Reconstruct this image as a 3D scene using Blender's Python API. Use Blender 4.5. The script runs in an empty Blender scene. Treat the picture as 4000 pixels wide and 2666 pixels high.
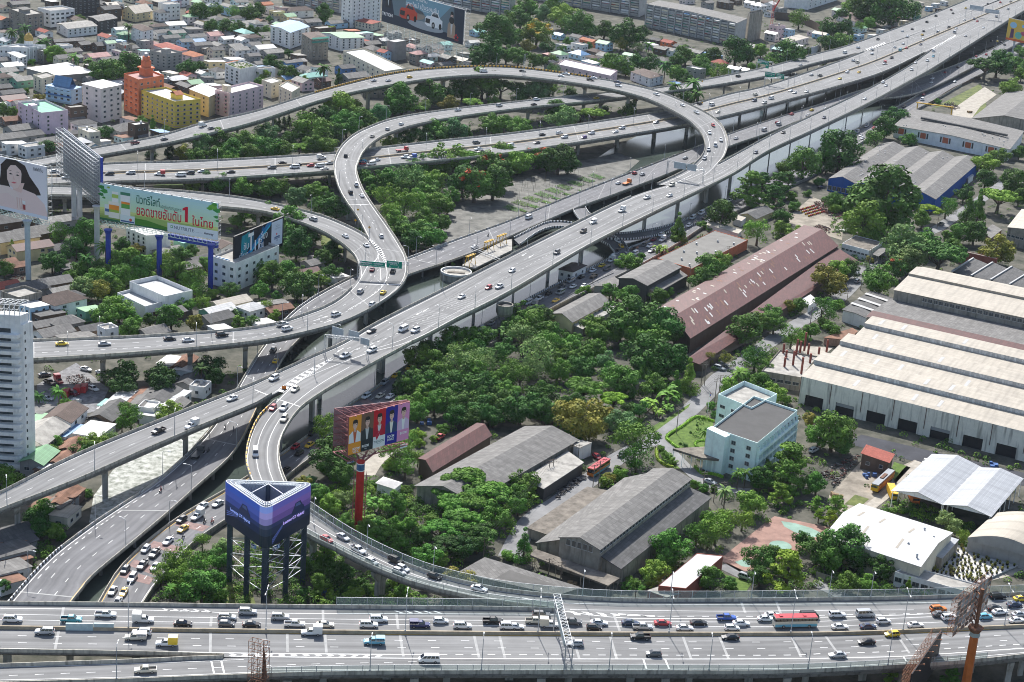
import bpy,math,random
from math import sin,cos,tan,radians,pi,sqrt,atan2,hypot
from mathutils import Vector as Vec,Matrix
S=bpy.context.scene;COL=S.collection
RNG=random.Random(11)
# camera model
FL,CX,CY,CAMH=6800.,2000.,1333.,241.
PIT,ROL=radians(19.3),radians(4.2)
FWD=Vec((0,cos(PIT),-sin(PIT)));RGT=Vec((1,0,0));DWN=Vec((0,-sin(PIT),-cos(PIT)))
def nat(p):
 """(x,y) in 2353-wide picture units, or (tile,x,y) in enlarged tiles -> native pixels"""
 if len(p)==2:return p[0]*1.7,p[1]*1.7
 t,x,y=p
 return(t%4)*1000+x/2.351,(0,667,1333,2000)[t//4]+y/2.351
def ray(p):
 x,y=nat(p);a=(x-CX)/FL;b=(y-CY)/FL
 return FWD+RGT*(a*cos(ROL)+b*sin(ROL))+DWN*(-a*sin(ROL)+b*cos(ROL))
def G(p,z=0.):
 d=ray(p);t=(z-CAMH)/d.z
 return Vec((d.x*t,d.y*t,z))
def ppm(p,z=0.):
 """picture units (2353 wide) per metre at that place"""
 d=ray(p);return FL/1.7/((z-CAMH)/d.z)
def pix(w):
 """world point -> 2353-wide picture units"""
 v=w-Vec((0,0,CAMH));k=v.dot(FWD);a=v.x/k;b=v.dot(DWN)/k
 return((a*cos(ROL)-b*sin(ROL))*FL+CX)/1.7,((a*sin(ROL)+b*cos(ROL))*FL+CY)/1.7
 # materials
MATS={}
def mat(name,col,rough=.85,var=.18,sc=.35,kind='noise',col2=None,metal=0.,spec=.3,rnd=0.,emit=0.):
 if name in MATS:return MATS[name]
 m=bpy.data.materials.new(name);m.use_nodes=True;nt=m.node_tree;N=nt.nodes;L=nt.links
 b=N['Principled BSDF'];b.inputs['Roughness'].default_value=rough;b.inputs['Metallic'].default_value=metal
 b.inputs['Specular IOR Level'].default_value=spec
 c=tuple(col)+(1,);MATS[name]=m;m.diffuse_color=c
 def nd(t,**k):
  n=N.new(t)
  for a,v in k.items():setattr(n,a,v)
  return n
 if kind=='flat':
  b.inputs['Base Color'].default_value=c
  if emit:
   b.inputs['Emission Color'].default_value=c;b.inputs['Emission Strength'].default_value=emit
  return m
 if kind=='world':vec=nd('ShaderNodeNewGeometry').outputs['Position']
 else:
  tc=nd('ShaderNodeTexCoord');oi=nd('ShaderNodeObjectInfo')
  ad=nd('ShaderNodeVectorMath',operation='MULTIPLY_ADD');ad.inputs[1].default_value=(97,53,0);
  cb=nd('ShaderNodeCombineXYZ');L.new(oi.outputs['Random'],cb.inputs[0]);L.new(oi.outputs['Random'],cb.inputs[1])
  L.new(cb.outputs[0],ad.inputs[0]);L.new(tc.outputs['Object'],ad.inputs[2]);vec=ad.outputs[0]
 dark=tuple(x*(1-var)for x in col)+(1,);lite=tuple(min(1,x*(1+var))for x in col)+(1,)
 if col2:lite=tuple(col2)+(1,)
 nz=nd('ShaderNodeTexNoise');nz.inputs['Scale'].default_value=sc;nz.inputs['Detail'].default_value=6;nz.inputs['Roughness'].default_value=.65
 L.new(vec,nz.inputs['Vector'])
 rp=nd('ShaderNodeValToRGB');rp.color_ramp.elements[0].position=.32;rp.color_ramp.elements[1].position=.68
 rp.color_ramp.elements[0].color=dark;rp.color_ramp.elements[1].color=lite
 L.new(nz.outputs['Fac'],rp.inputs[0]);out=rp.outputs[0]
 def mix(fac,a,colr,mode='MIX',f=None):
  x=nd('ShaderNodeMix',data_type='RGBA',blend_type=mode)
  if f is not None:x.inputs[0].default_value=f
  else:L.new(fac,x.inputs[0])
  L.new(a,x.inputs[6])
  if hasattr(colr,'is_linked'):L.new(colr,x.inputs[7])
  else:x.inputs[7].default_value=tuple(colr)+(1,)
  return x.outputs[2]
 if kind in('stain','world_stain','wall'):
  mp=nd('ShaderNodeMapping');mp.inputs['Scale'].default_value=(1.1,1.1,.1);L.new(vec,mp.inputs[0])
  n2=nd('ShaderNodeTexNoise');n2.inputs['Scale'].default_value=.8;n2.inputs['Detail'].default_value=5;L.new(mp.outputs[0],n2.inputs['Vector'])
  r2=nd('ShaderNodeValToRGB');hard=kind!='wall'
  r2.color_ramp.elements[0].position=.5 if hard else.55;r2.color_ramp.elements[1].position=.68 if hard else.8
  r2.color_ramp.elements[0].color=(0,0,0,1);r2.color_ramp.elements[1].color=(.75,)*3+(1,)if hard else(.35,)*3+(1,)
  L.new(n2.outputs['Fac'],r2.inputs[0])
  out=mix(r2.outputs[0],out,tuple(x*.36 for x in col))
 if kind in('sheet','rib','tile'):
  uv=nd('ShaderNodeUVMap')
  br=nd('ShaderNodeTexBrick');L.new(uv.outputs[0],br.inputs['Vector'])
  br.inputs['Color1'].default_value=(.78,)*3+(1,);br.inputs['Color2'].default_value=(1.12,)*3+(1,)
  br.inputs['Mortar'].default_value=(.62,)*3+(1,);br.inputs['Scale'].default_value=1
  w,h,ms={'sheet':(1.1,1.6,.05),'rib':(30.,.55,.06),'tile':(.5,.45,.05)}[kind]
  br.inputs['Brick Width'].default_value=w;br.inputs['Row Height'].default_value=h;br.inputs['Mortar Size'].default_value=ms
  br.offset=0 if kind!='tile' else.5
  out=mix(None,out,br.outputs[0],'MULTIPLY',1. if kind!='rib' else.6)
  mp=nd('ShaderNodeMapping');mp.inputs['Scale'].default_value=(.5,.06,1);L.new(uv.outputs[0],mp.inputs[0])
  n2=nd('ShaderNodeTexNoise');n2.inputs['Scale'].default_value=1.;n2.inputs['Detail'].default_value=6;L.new(mp.outputs[0],n2.inputs['Vector'])
  r2=nd('ShaderNodeValToRGB');r2.color_ramp.elements[0].position=.45;r2.color_ramp.elements[1].position=.75
  r2.color_ramp.elements[0].color=(0,0,0,1);r2.color_ramp.elements[1].color=(.6,.6,.6,1);L.new(n2.outputs['Fac'],r2.inputs[0])
  out=mix(r2.outputs[0],out,tuple(x*.5 for x in col))
 if kind=='lane':
  uv=nd('ShaderNodeUVMap');mp=nd('ShaderNodeMapping');mp.inputs['Scale'].default_value=(.55,.012,1);L.new(uv.outputs[0],mp.inputs[0])
  n2=nd('ShaderNodeTexNoise');n2.inputs['Scale'].default_value=1.;n2.inputs['Detail'].default_value=4;L.new(mp.outputs[0],n2.inputs['Vector'])
  r2=nd('ShaderNodeValToRGB');r2.color_ramp.elements[0].position=.35;r2.color_ramp.elements[1].position=.7
  r2.color_ramp.elements[0].color=(.7,)*3+(1,);r2.color_ramp.elements[1].color=(1.12,)*3+(1,);L.new(n2.outputs['Fac'],r2.inputs[0])
  out=mix(None,out,r2.outputs[0],'MULTIPLY',1.)
 if rnd:
  oi=nd('ShaderNodeObjectInfo');hs=nd('ShaderNodeHueSaturation');mr=nd('ShaderNodeMapRange')
  L.new(oi.outputs['Random'],mr.inputs[0]);mr.inputs[3].default_value=1-rnd;mr.inputs[4].default_value=1+rnd
  m2=nd('ShaderNodeMapRange');ml=nd('ShaderNodeMath',operation='FRACT');mm=nd('ShaderNodeMath',operation='MULTIPLY');mm.inputs[1].default_value=17.3
  L.new(oi.outputs['Random'],mm.inputs[0]);L.new(mm.outputs[0],ml.inputs[0]);L.new(ml.outputs[0],m2.inputs[0])
  m2.inputs[3].default_value=.475;m2.inputs[4].default_value=.515
  L.new(mr.outputs[0],hs.inputs['Value']);L.new(m2.outputs[0],hs.inputs['Hue']);L.new(out,hs.inputs['Color']);out=hs.outputs[0]
 L.new(out,b.inputs['Base Color'])
 if emit:L.new(out,b.inputs['Emission Color']);b.inputs['Emission Strength'].default_value=emit
 return m
def glass(name,col,rough=.08):
 return mat(name,col,rough,kind='flat',spec=.7)
 # mesh builder
class MB:
 def __init__(s):s.v=[];s.f=[];s.mi=[];s.uv=[]
 def face(s,pts,mi=0,uv=None):
  n=len(s.v);s.v+=[tuple(p)for p in pts];s.f.append(tuple(range(n,n+len(pts))));s.mi.append(mi)
  s.uv+=uv if uv else[(0.,0.)]*len(pts)
  return s
 def quad(s,a,b,c,d,mi=0,uv=False):
  if uv:
   a,b,c,d=map(Vec,(a,b,c,d));w=(b-a).length;h=(d-a).length
   return s.face((a,b,c,d),mi,[(0,0),(w,0),(w,h),(0,h)])
  return s.face((a,b,c,d),mi)
 def hexa(s,lo,hi,mi=0,mt=None):
  """lo, hi: matching rings of points (counter-clockwise seen from above)"""
  n=len(lo)
  for i in range(n):
   j=(i+1)%n;s.quad(lo[i],lo[j],hi[j],hi[i],mi,True)
  s.face(list(lo)[::-1],mi);s.face(hi,mi if mt is None else mt)
  return s
 def box(s,x0,x1,y0,y1,z0,z1,mi=0,mt=None):
  r=[(x0,y0),(x1,y0),(x1,y1),(x0,y1)]
  return s.hexa([p+(z0,)for p in r],[p+(z1,)for p in r],mi,mt)
 def bar(s,a,b,r=.1,mi=0,n=4,r2=None):
  a=Vec(a);b=Vec(b);d=b-a
  if d.length<1e-6:return s
  d.normalize();u=d.cross(Vec((0,0,1))if abs(d.z)<.95 else Vec((1,0,0))).normalized();w=d.cross(u)
  r2=r if r2 is None else r2;o=pi/n
  A=[a+(u*cos(o+2*pi*i/n)+w*sin(o+2*pi*i/n))*r for i in range(n)];B=[b+(u*cos(o+2*pi*i/n)+w*sin(o+2*pi*i/n))*r2 for i in range(n)]
  k=len(s.v);s.v+=[tuple(p)for p in A+B]
  for i in range(n):
   j=(i+1)%n;s.f.append((k+i,k+j,k+n+j,k+n+i));s.mi.append(mi);s.uv+=[(0,0)]*4
  s.f.append(tuple(range(k+n-1,k-1,-1)));s.f.append(tuple(range(k+n,k+2*n)));s.mi+=[mi,mi];s.uv+=[(0,0)]*(2*n)
  return s
 def cyl(s,x,y,z0,z1,r,mi=0,n=10,r2=None):return s.bar((x,y,z0),(x,y,z1),r,mi,n,r2)
 def build(s,name,mats,parent=None,loc=None,smooth=False):
  me=bpy.data.meshes.new(name)
  o0=Vec(loc)if loc is not None else(parent_pos(parent)if parent else Vec((0,0,0)))
  me.from_pydata([(v[0]-o0.x,v[1]-o0.y,v[2]-o0.z)for v in s.v],[],s.f)
  for m in(mats if isinstance(mats,(list,tuple))else[mats]):me.materials.append(m)
  me.polygons.foreach_set('material_index',s.mi)
  if any(u!=(0.,0.)for u in s.uv):
   l=me.uv_layers.new(name='UVMap');l.data.foreach_set('uv',[c for u in s.uv for c in u])
  if smooth:me.polygons.foreach_set('use_smooth',[True]*len(s.f))
  o=bpy.data.objects.new(name,me);COL.objects.link(o)
  if parent:o.parent=parent
  elif loc is not None:o.location=o0
  return o
def parent_pos(o):
 p=Vec(o.location)
 while o.parent:o=o.parent;p+=o.location
 return p
def tag(o,label=None,cat=None,group=None,kind=None):
 if label:o['label']=label
 if cat:o['category']=cat
 if group:o['group']=group
 if kind:o['kind']=kind
 return o
def thing(name,label,cat,loc,group=None,kind=None):
 o=bpy.data.objects.new(name,None);COL.objects.link(o);o.location=loc;o.empty_display_size=.5
 return tag(o,label,cat,group,kind)
def copy_tree(o,parent=None):
 c=o.copy();COL.objects.link(c)
 if parent:c.parent=parent
 for ch in o.children:copy_tree(ch,c)
 return c
ORD='first second third fourth fifth sixth seventh eighth ninth tenth eleventh twelfth thirteenth fourteenth fifteenth sixteenth seventeenth eighteenth nineteenth twentieth'.split()
def ordn(i):
 if i<20:return ORD[i]
 t=['twenty','thirty','forty','fifty','sixty','seventy','eighty','ninety'][(i+1)//10-2];u=(i+1)%10
 return(t[:-1]+'ieth')if u==0 else t+'-'+ORD[u-1]
 # camera, light
cam=bpy.data.cameras.new('camera');cam.sensor_width=36;cam.lens=FL/4000*36;cam.clip_start=5;cam.clip_end=9000
co=bpy.data.objects.new('camera',cam);COL.objects.link(co);S.camera=co
ix=RGT*cos(ROL)-DWN*sin(ROL);iy=-(RGT*sin(ROL)+DWN*cos(ROL));iz=-FWD
co.matrix_world=Matrix(((ix.x,iy.x,iz.x,0),(ix.y,iy.y,iz.y,0),(ix.z,iy.z,iz.z,CAMH),(0,0,0,1)))
SUN=Vec((-.24,.97,1.0)).normalized()
w=bpy.data.worlds.new('World');S.world=w;w.use_nodes=True
sk=w.node_tree.nodes.new('ShaderNodeTexSky');sk.sky_type='NISHITA';sk.sun_disc=False
sk.sun_elevation=math.asin(SUN.z);sk.sun_rotation=atan2(SUN.x,SUN.y);sk.dust_density=2.;sk.altitude=100
w.node_tree.links.new(sk.outputs[0],w.node_tree.nodes['Background'].inputs[0]);w.node_tree.nodes['Background'].inputs[1].default_value=.12
sl=bpy.data.lights.new('sun','SUN');sl.energy=4.7;sl.angle=radians(.5);sl.color=(1,.975,.94)
so=bpy.data.objects.new('sun',sl);COL.objects.link(so);so.rotation_euler=SUN.to_track_quat('Z','Y').to_euler();so.location=(0,600,800)
S.view_settings.view_transform='Standard';S.view_settings.look='None';S.view_settings.exposure=0.62;S.view_settings.gamma=1;S.view_settings.use_curve_mapping=False
S.cycles.filter_width=1.0;S.cycles.use_denoising=True;S.cycles.max_bounces=5;S.cycles.diffuse_bounces=2;S.cycles.glossy_bounces=2;S.cycles.transparent_max_bounces=8;S.cycles.caustics_reflective=False;S.cycles.caustics_refractive=False
# palette
CONC=mat('concrete',(.36,.34,.30),.9,.2,.25,'stain')
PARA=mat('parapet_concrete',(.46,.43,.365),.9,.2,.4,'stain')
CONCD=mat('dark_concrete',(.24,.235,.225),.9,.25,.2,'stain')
ASPH=mat('asphalt',(.215,.215,.212),.9,.12,.07,'lane')
ASPD=mat('street_asphalt',(.17,.17,.175),.9,.15,.1,'lane')
PAINT=mat('road_paint',(.72,.72,.70),.7,.1,.5)
PAINTY=mat('yellow_paint',(.62,.38,.07),.7,.1,.5)
STEEL=mat('galvanised_steel',(.42,.44,.46),.5,.1,1.,metal=.3)
WHITE=mat('white_paint',(.75,.75,.73),.7,.06,.4)
BLACK=mat('black_paint',(.02,.02,.022),.6,.1,1.)
GLASSD=glass('dark_glass',(.02,.028,.035))
LAMPW=mat('lamp_head',(.7,.7,.68),.4,kind='flat')
# roads
def cr(p0,p1,p2,p3,t):
 return.5*((2*p1)+(p2-p0)*t+(2*p0-5*p1+4*p2-p3)*t*t+(3*p1-p0-3*p2+p3)*t**3)
class Road:pass
ROADS={}
def road(key,name,label,secs,zs=None,pl=None,pr=None,ph=1.,gird=1.9,m=None,pmat=None,kindp='wall',slab=.5,edge=.5,cat='elevated road',step=7.):
 """secs: (xl,yl,xr,yr,z) picture positions of the two parapet tops"""
 n=len(secs);Ls=[G(s[:2],s[4]+ph)for s in secs];Rs=[G(s[2:4],s[4]+ph)for s in secs]
 for q in(Ls,Rs):
  for v in q:v.z-=ph
 L=[];R=[];U=[]
 for i in range(n-1):
  k=max(2,int(max((Ls[i+1]-Ls[i]).length,(Rs[i+1]-Rs[i]).length)/step))
  for j in range(k):
   t=j/k;ii=[max(0,i-1),i,i+1,min(n-1,i+2)]
   L.append(cr(*[Ls[a]for a in ii],t));R.append(cr(*[Rs[a]for a in ii],t));U.append(i+t)
 L.append(Ls[-1]);R.append(Rs[-1]);U.append(n-1.)
 r=Road();r.L,r.R,r.U,r.key,r.label=L,R,U,key,label;ROADS[key]=r
 r.C=[(a+b)/2 for a,b in zip(L,R)];r.D=[0.]
 for a,b in zip(r.C,r.C[1:]):r.D.append(r.D[-1]+(b-a).length)
 r.W=[(b-a).length for a,b in zip(L,R)]
 m=m or ASPH;pmat=pmat or PARA
 root=thing(name,label,cat,r.C[len(r.C)//2],kind='structure');r.root=root
 N=len(L)
 T=[(b-a).normalized()for a,b in zip(L,R)];r.T=T
 deck=MB()
 for i in range(N-1):
  d0,d1=r.D[i],r.D[i+1]
  deck.face((L[i],R[i],R[i+1],L[i+1]),0,[(0,d0),(r.W[i],d0),(r.W[i+1],d1),(0,d1)])
 deck.build('roadway',m,root)
 if slab:
  g=MB();dz=Vec((0,0,-.02));sz=Vec((0,0,-slab))
  for i in range(N-1):
   g.quad(L[i+1]+dz,L[i]+dz,L[i]+sz,L[i+1]+sz);g.quad(R[i]+dz,R[i+1]+dz,R[i+1]+sz,R[i]+sz)
   a0,b0,a1,b1=L[i]+sz,R[i]+sz,L[i+1]+sz,R[i+1]+sz
   if gird:
    e=min(2.2,r.W[i]*.2);gz=Vec((0,0,-gird-slab))
    A0,B0,A1,B1=L[i]+T[i]*e*1.3+gz,R[i]-T[i]*e*1.3+gz,L[i+1]+T[i+1]*e*1.3+gz,R[i+1]-T[i+1]*e*1.3+gz
    a0i,b0i,a1i,b1i=a0+T[i]*e*.5,b0-T[i]*e*.5,a1+T[i+1]*e*.5,b1-T[i+1]*e*.5
    g.quad(a1,a0,a0i,a1i);g.quad(b0,b1,b1i,b0i);g.quad(a1i,a0i,A0,A1);g.quad(b0i,b1i,B1,B0);g.quad(A1,A0,B0,B1)
   else:g.quad(a1,a0,b0,b1)
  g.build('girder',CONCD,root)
 def inside(u,rng):return rng is None or any(a<=u<=b for a,b in rng)
 for side,E0,rng,sg in(('L',L,pl,1),('R',R,pr,-1)):
  if rng==[]:continue
  g=MB();on=False
  for i in range(N-1):
   if not(inside(U[i],rng)and inside(U[i+1],rng)):on=False;continue
   p0,p1=E0[i],E0[i+1];t0,t1=T[i]*sg*.38,T[i+1]*sg*.38;h=Vec((0,0,ph));b=Vec((0,0,-slab*.8))
   g.quad(p0+h,p1+h,p1+b,p0+b)if sg<0 else g.quad(p1+h,p0+h,p0+b,p1+b)
   g.quad(p1+t1*.6+h,p0+t0*.6+h,p0+t0,p1+t1)if sg<0 else g.quad(p0+t0*.6+h,p1+t1*.6+h,p1+t1,p0+t0)
   g.quad(p0+h,p0+t0*.6+h,p1+t1*.6+h,p1+h)if sg<0 else g.quad(p1+h,p1+t1*.6+h,p0+t0*.6+h,p0+h)
   if not on:g.quad(p0+h,p0+b,p0+t0,p0+t0*.6+h);on=True
  if g.f:g.build('parapet',pmat,root)
 return r
def at(r,u):
 """station u (section units) -> index, fraction"""
 U=r.U
 for i in range(len(U)-1):
  if U[i]<=u<=U[i+1]:return i,(u-U[i])/(U[i+1]-U[i])
 return len(U)-2,1.
def dist_at(r,u):
 i,f=at(r,u);return r.D[i]+(r.D[i+1]-r.D[i])*f
def pos(r,d,w,dz=0.):
 """distance along, lateral fraction 0..1 (or metres from left if w>1 / from right if w<0)"""
 d=min(max(d,0),r.D[-1]-1e-4);lo,hi=0,len(r.D)-1
 while hi-lo>1:
  m=(lo+hi)//2
  if r.D[m]<=d:lo=m
  else:hi=m
 f=(d-r.D[lo])/(r.D[hi]-r.D[lo]);a=r.L[lo].lerp(r.L[hi],f);b=r.R[lo].lerp(r.R[hi],f)
 W=(b-a).length
 if w>1:w=w/W
 elif w<0:w=1+w/W
 p=a.lerp(b,w);return p+Vec((0,0,dz)),(r.C[hi]-r.C[lo]).normalized(),(b-a).normalized()
def line(mb,r,u0,u1,w,width=.15,dash=None,mi=0,dz=.03,w2=None):
 d0,d1=dist_at(r,u0),dist_at(r,u1);segs=[]
 if dash:
  x=d0
  while x<d1:segs.append((x,min(x+dash[0],d1)));x+=dash[0]+dash[1]
 else:segs=[(d0,d1)]
 for a,b in segs:
  k=max(1,int((b-a)/6));pr=None
  for j in range(k+1):
   t=a+(b-a)*j/k;ww=w if w2 is None else w+(w2-w)*(t-d0)/(d1-d0)
   p,_,l=pos(r,t,ww,dz);q=(p-l*width/2,p+l*width/2)
   if pr:mb.quad(pr[0],pr[1],q[1],q[0],mi)
   pr=q
def cross(mb,r,u,w0,w1,width=.5,mi=0,dz=.025,skew=0):
 d=dist_at(r,u);a,t,l=pos(r,d,w0,dz);b,_,_=pos(r,d+skew,w1,dz)
 mb.quad(a-t*width/2,b-t*width/2,b+t*width/2,a+t*width/2,mi)
Zc=13.
FRONT=road('front','expressway','wide front expressway with two busy carriageways along the bottom of the view',[(-40,1381,-40,1489,Zc),(0,1381,0,1491,Zc),(300,1384,300,1496,Zc),(515,1387,515,1502,Zc),(800,1390,800,1508,Zc),(1000,1392,1000,1510,Zc),(1176,1394,1176,1512,Zc),(1291,1398,1291,1514,Zc),(1500,1412,1500,1514,Zc),(1764,1412,1764,1514,Zc),(2014,1406,2014,1506,Zc),(2200,1398,2200,1492,Zc),(2353,1389,2353,1478,Zc),(2420,1384,2420,1468,Zc)],pl=[(0,7)],pr=[(0,3)])
FRAMP=road('front_ramp','slip_road','near slip road joining the front expressway under its outer wall',[(-40,1525,-40,1570,Zc-.02),(0,1524,0,1567,Zc-.02),(300,1514,300,1559,Zc-.02),(512,1505,540,1550,Zc-.02),(800,1504,800,1543,Zc-.02),(1176,1508,1176,1541,Zc-.02),(1500,1510,1500,1541,Zc-.02),(1764,1510,1764,1541,Zc-.02),(2014,1500,2014,1531,Zc-.02),(2200,1486,2200,1519,Zc-.02),(2353,1472,2353,1503,Zc-.02),(2420,1462,2420,1494,Zc-.02)],pl=[(0,3)])
CURVE=road('curve','slip_road','curved slip road bending past the screen and joining the front expressway',[(946,784,905,758,13.97),(826,849,765,818,13.97),(748,894,690,864,13.97),(691,934,633,917,13.97),(661,974,597,950,13.7),(643,1014,574,995,13.3),(643,1054,564,1045,13),(654,1093,573,1089,12.7),(683,1143,615,1163,12.3),(738,1185,692,1219,12),(806,1229,763,1254,12),(888,1272,830,1288,12),(988,1313,940,1334,12.3),(1110,1343,1080,1369,12.7),(1176,1354,1176,1384,12.9),(1294,1366,1291,1399,12.98),(1426,1374,1426,1416,12.98),(1601,1375,1601,1417,12.98),(1764,1374,1764,1417,12.98),(2014,1371,2014,1411,12.98),(2140,1368,2140,1406,12.98),(2353,1360,2353,1394,12.98),(2420,1357,2420,1390,12.98)],pl=None,pr=[(3,15)])
DIAG=road('diag','expressway','long diagonal expressway on tall piers crossing the canal side',[(-40,1147,-40,1187,14),(0,1128,0,1168,14),(175,1041,175,1100,14),(350,969,325,1034,14),(475,919,475,970,14),(588,875,588,924,14),(650,846,625,902,14),(720,814,720,858,14),(788,784,850,808,14),(870,736,946,783,14),(1030,656,1061,724,14),(1176,582,1176,665,14),(1300,520,1351,562,14),(1450,449,1494,490,14),(1567,411,1600,439,14),(1652,373,1687,396,14),(1764,312,1764,346,14),(1869,262,1869,297,14),(2000,200,1989,239,14),(2090,149,2090,185,14),(2137,116,2143,155,14),(2200,80,2225,104,13.5),(2353,8,2353,24,12.98),(2450,-45,2450,-27,12.98)],pl=[(0,13),(15,20)],pr=[(0,6),(9,23)])
WIDE=road('wide','expressway','wide far expressway with two carriageways running from the billboards to the distance',[(-60,398,-60,430,10),(237,374,237,416,10),(412,369,412,412,10),(588,361,588,403,10.5),(770,349,770,391,11),(863,338,870,380,11.5),(1013,321,1020,366,12),(1176,304,1180,348,12),(1376,277,1395,315,12),(1549,248,1571,286,12),(1676,214,1690,259,12),(1764,194,1790,233,12),(1914,144,1930,195,12),(1985,117,2034,162,12),(2064,88,2125,119,12.5),(2150,56,2210,78,13),(2353,-22,2353,12,13),(2460,-62,2460,-33,13)],pl=[(0,13)],pr=[(0,14)])
SBEND=road('sbend','slip_road','winding S shaped slip road crossing over the wide far expressway',[(-40,782,-40,829,13),(60,779,60,824,13),(330,769,330,807,13),(588,749,588,782,13),(708,716,722,756,13),(768,690,800,732,13),(808,657,863,700,13),(826,628,913,665,13),(838,606,936,632,13),(866,582,936,595,13),(845,543,920,560,13.5),(823,500,888,512,14.5),(796,462,856,467,16),(778,430,832,427,17.5),(767,390,820,389,18.5),(769,362,824,372,18.5),(785,332,836,346,18),(812,308,860,323,17),(845,291,890,306,16),(905,270,950,286,15),(1013,252,1045,268,13),(1176,233,1200,247,11.5),(1350,215,1370,230,11),(1480,203,1500,214,11),(1551,194,1566,205,11),(1601,185,1610,200,11.3),(1764,152,1764,173,12),(1877,122,1877,143,12),(1955,101,1970,121,12),(2077,57,2080,84,12.97),(2165,22,2180,46,12.97),(2240,-8,2260,12,12.97),(2330,-42,2350,-24,12.97)],pl=[(0,6),(10,32)],pr=[(0,28)])
JOIN=road('join','slip_road','slip road sweeping in below the billboards to join the winding ramp',[(-60,424,-60,446,10),(120,425,120,446,10),(350,432,350,455,10.5),(475,442,475,470,11),(588,457,600,483,11.5),(713,485,682,506,12),(780,508,748,533,12.5),(845,542,805,573,12.9),(872,580,824,606,12.97),(880,640,826,632,12.97)],pl=[(0,7)],pr=[(0,8.3)])
LOOP=road('loop','slip_road','highest loop ramp curving over the far expressway with a yellow chevron wall',[(-60,385,-60,401,9),(90,362,100,378,9.5),(212,338,225,356,10),(362,311,380,328,11),(475,278,490,303,12.5),(588,253,588,278,14),(738,207,763,222,16),(888,170,938,187,18),(1013,155,1063,173,19),(1176,153,1176,173,20),(1376,179,1351,194,20),(1501,205,1476,222,20),(1589,240,1564,263,19.5),(1651,277,1604,296,18),(1672,318,1619,323,16.5),(1668,350,1616,350,15.2),(1652,372,1596,373,14.3),(1622,400,1567,393,13.97),(1560,425,1510,420,13.97)],pl=[(0,16)],pr=[(0,18)])
CANAL=road('canal_road','road','low road beside the canal with black and white kerb blocks',[(-30,1430,130,1430,4),(15,1384,160,1386,4),(70,1320,190,1348,4),(127,1264,217,1316,4),(207,1204,310,1239,4),(250,1175,385,1176,4),(362,1101,455,1113,4),(437,1034,525,1051,4),(487,979,563,996,4),(530,915,590,937,4),(565,855,622,878,4),(600,800,660,808,4),(650,737,720,750,4),(713,685,790,705,4),(813,632,880,655,4),(880,610,938,630,4),(940,590,1013,605,4),(1038,552,1088,578,4),(1176,503,1176,540,4),(1326,442,1316,480,4),(1459,391,1426,440,4),(1611,332,1560,388,4),(1671,308,1674,336,4),(1764,276,1764,305,4),(1885,238,1870,264,4),(1990,203,1980,232,4),(2087,186,2110,212,4),(2240,130,2240,152,4),(2353,72,2353,92,4),(2440,30,2440,48,4)],ph=.85,gird=1.2,slab=.4,m=ASPD)
BANK=road('bank_road','road','crowded street on the canal bank lined with queuing cars',[(2440,45,2440,80,1.2),(2353,93,2353,125,1.2),(2240,152,2240,177,1.2),(2135,203,2165,219,1.2),(2060,245,2090,259,1.2),(1960,300,2015,303,1.2),(1900,335,1950,346,1.2),(1830,375,1870,400,1.2),(1760,415,1790,436,1.2),(1690,448,1712,476,1.2),(1626,475,1640,505,1.2),(1500,545,1560,556,1.2),(1446,568,1480,602,1.2),(1371,607,1400,642,1.2),(1234,673,1269,706,1.2),(1100,750,1150,776,1.2),(943,832,990,861,1.2),(876,879,925,907,1.2),(793,932,840,957,1.2),(726,984,780,1005,1.2),(643,1042,690,1068,1.2),(540,1110,600,1142,1.2),(425,1176,510,1198,1.2),(345,1234,438,1250,1.2),(300,1275,385,1310,1.2),(262,1319,358,1340,1.2),(224,1384,325,1390,1.2),(180,1450,290,1455,1.2)],ph=.8,gird=0,slab=1.2,m=ASPD)
UTURN=road('uturn','bridge','narrow curved canal bridge with striped black and white parapets',[(1180,545,1195,560,4),(1230,520,1235,532,4),(1265,507,1270,520,4),(1310,509,1308,522,4),(1350,520,1345,533,4),(1400,533,1390,546,3.6),(1450,532,1455,547,2.8),(1520,520,1530,534,1.8),(1580,500,1600,512,1.23)],ph=.9,gird=.9,slab=.4,m=ASPD)
UTURN2=road('uturn2','bridge','hooked canal bridge ending beside the queue of taxis',[(1345,474,1316,478,4),(1354,488,1322,490,4),(1372,502,1338,510,4),(1400,532,1370,545,3.6),(1428,550,1400,562,3),(1444,570,1412,580,2),(1440,595,1408,590,1.25)],ph=.9,gird=.9,slab=.4,m=ASPD)
# road markings
def smooth(pts,k=6):
 out=[];n=len(pts)
 for i in range(n-1):
  q=[Vec(pts[a]).to_3d()if len(pts[a])==2 else Vec(pts[a])for a in(max(0,i-1),i,i+1,min(n-1,i+2))]
  for j in range(k):out.append(cr(*q,j/k))
 out.append(q[2]);return out
def wpoly(pts,z,k=6):
 return[G((p.x,p.y),z)for p in smooth([(x,y)for x,y in[(a[0],a[1])if len(a)==2 else(nat(a)[0]/1.7,nat(a)[1]/1.7)for a in pts]],k)]
def walk(W,a,b):
 """part of polyline W between lengths a and b"""
 out=[];d=0
 for p,q in zip(W,W[1:]):
  l=(q-p).length
  if l>0 and d+l>a and d<b:
   if not out:out.append(p.lerp(q,max(0,(a-d)/l)))
   out.append(p.lerp(q,min(1,(b-d)/l)))
  d+=l
 return out
def plen(W):return sum((q-p).length for p,q in zip(W,W[1:]))
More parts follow.
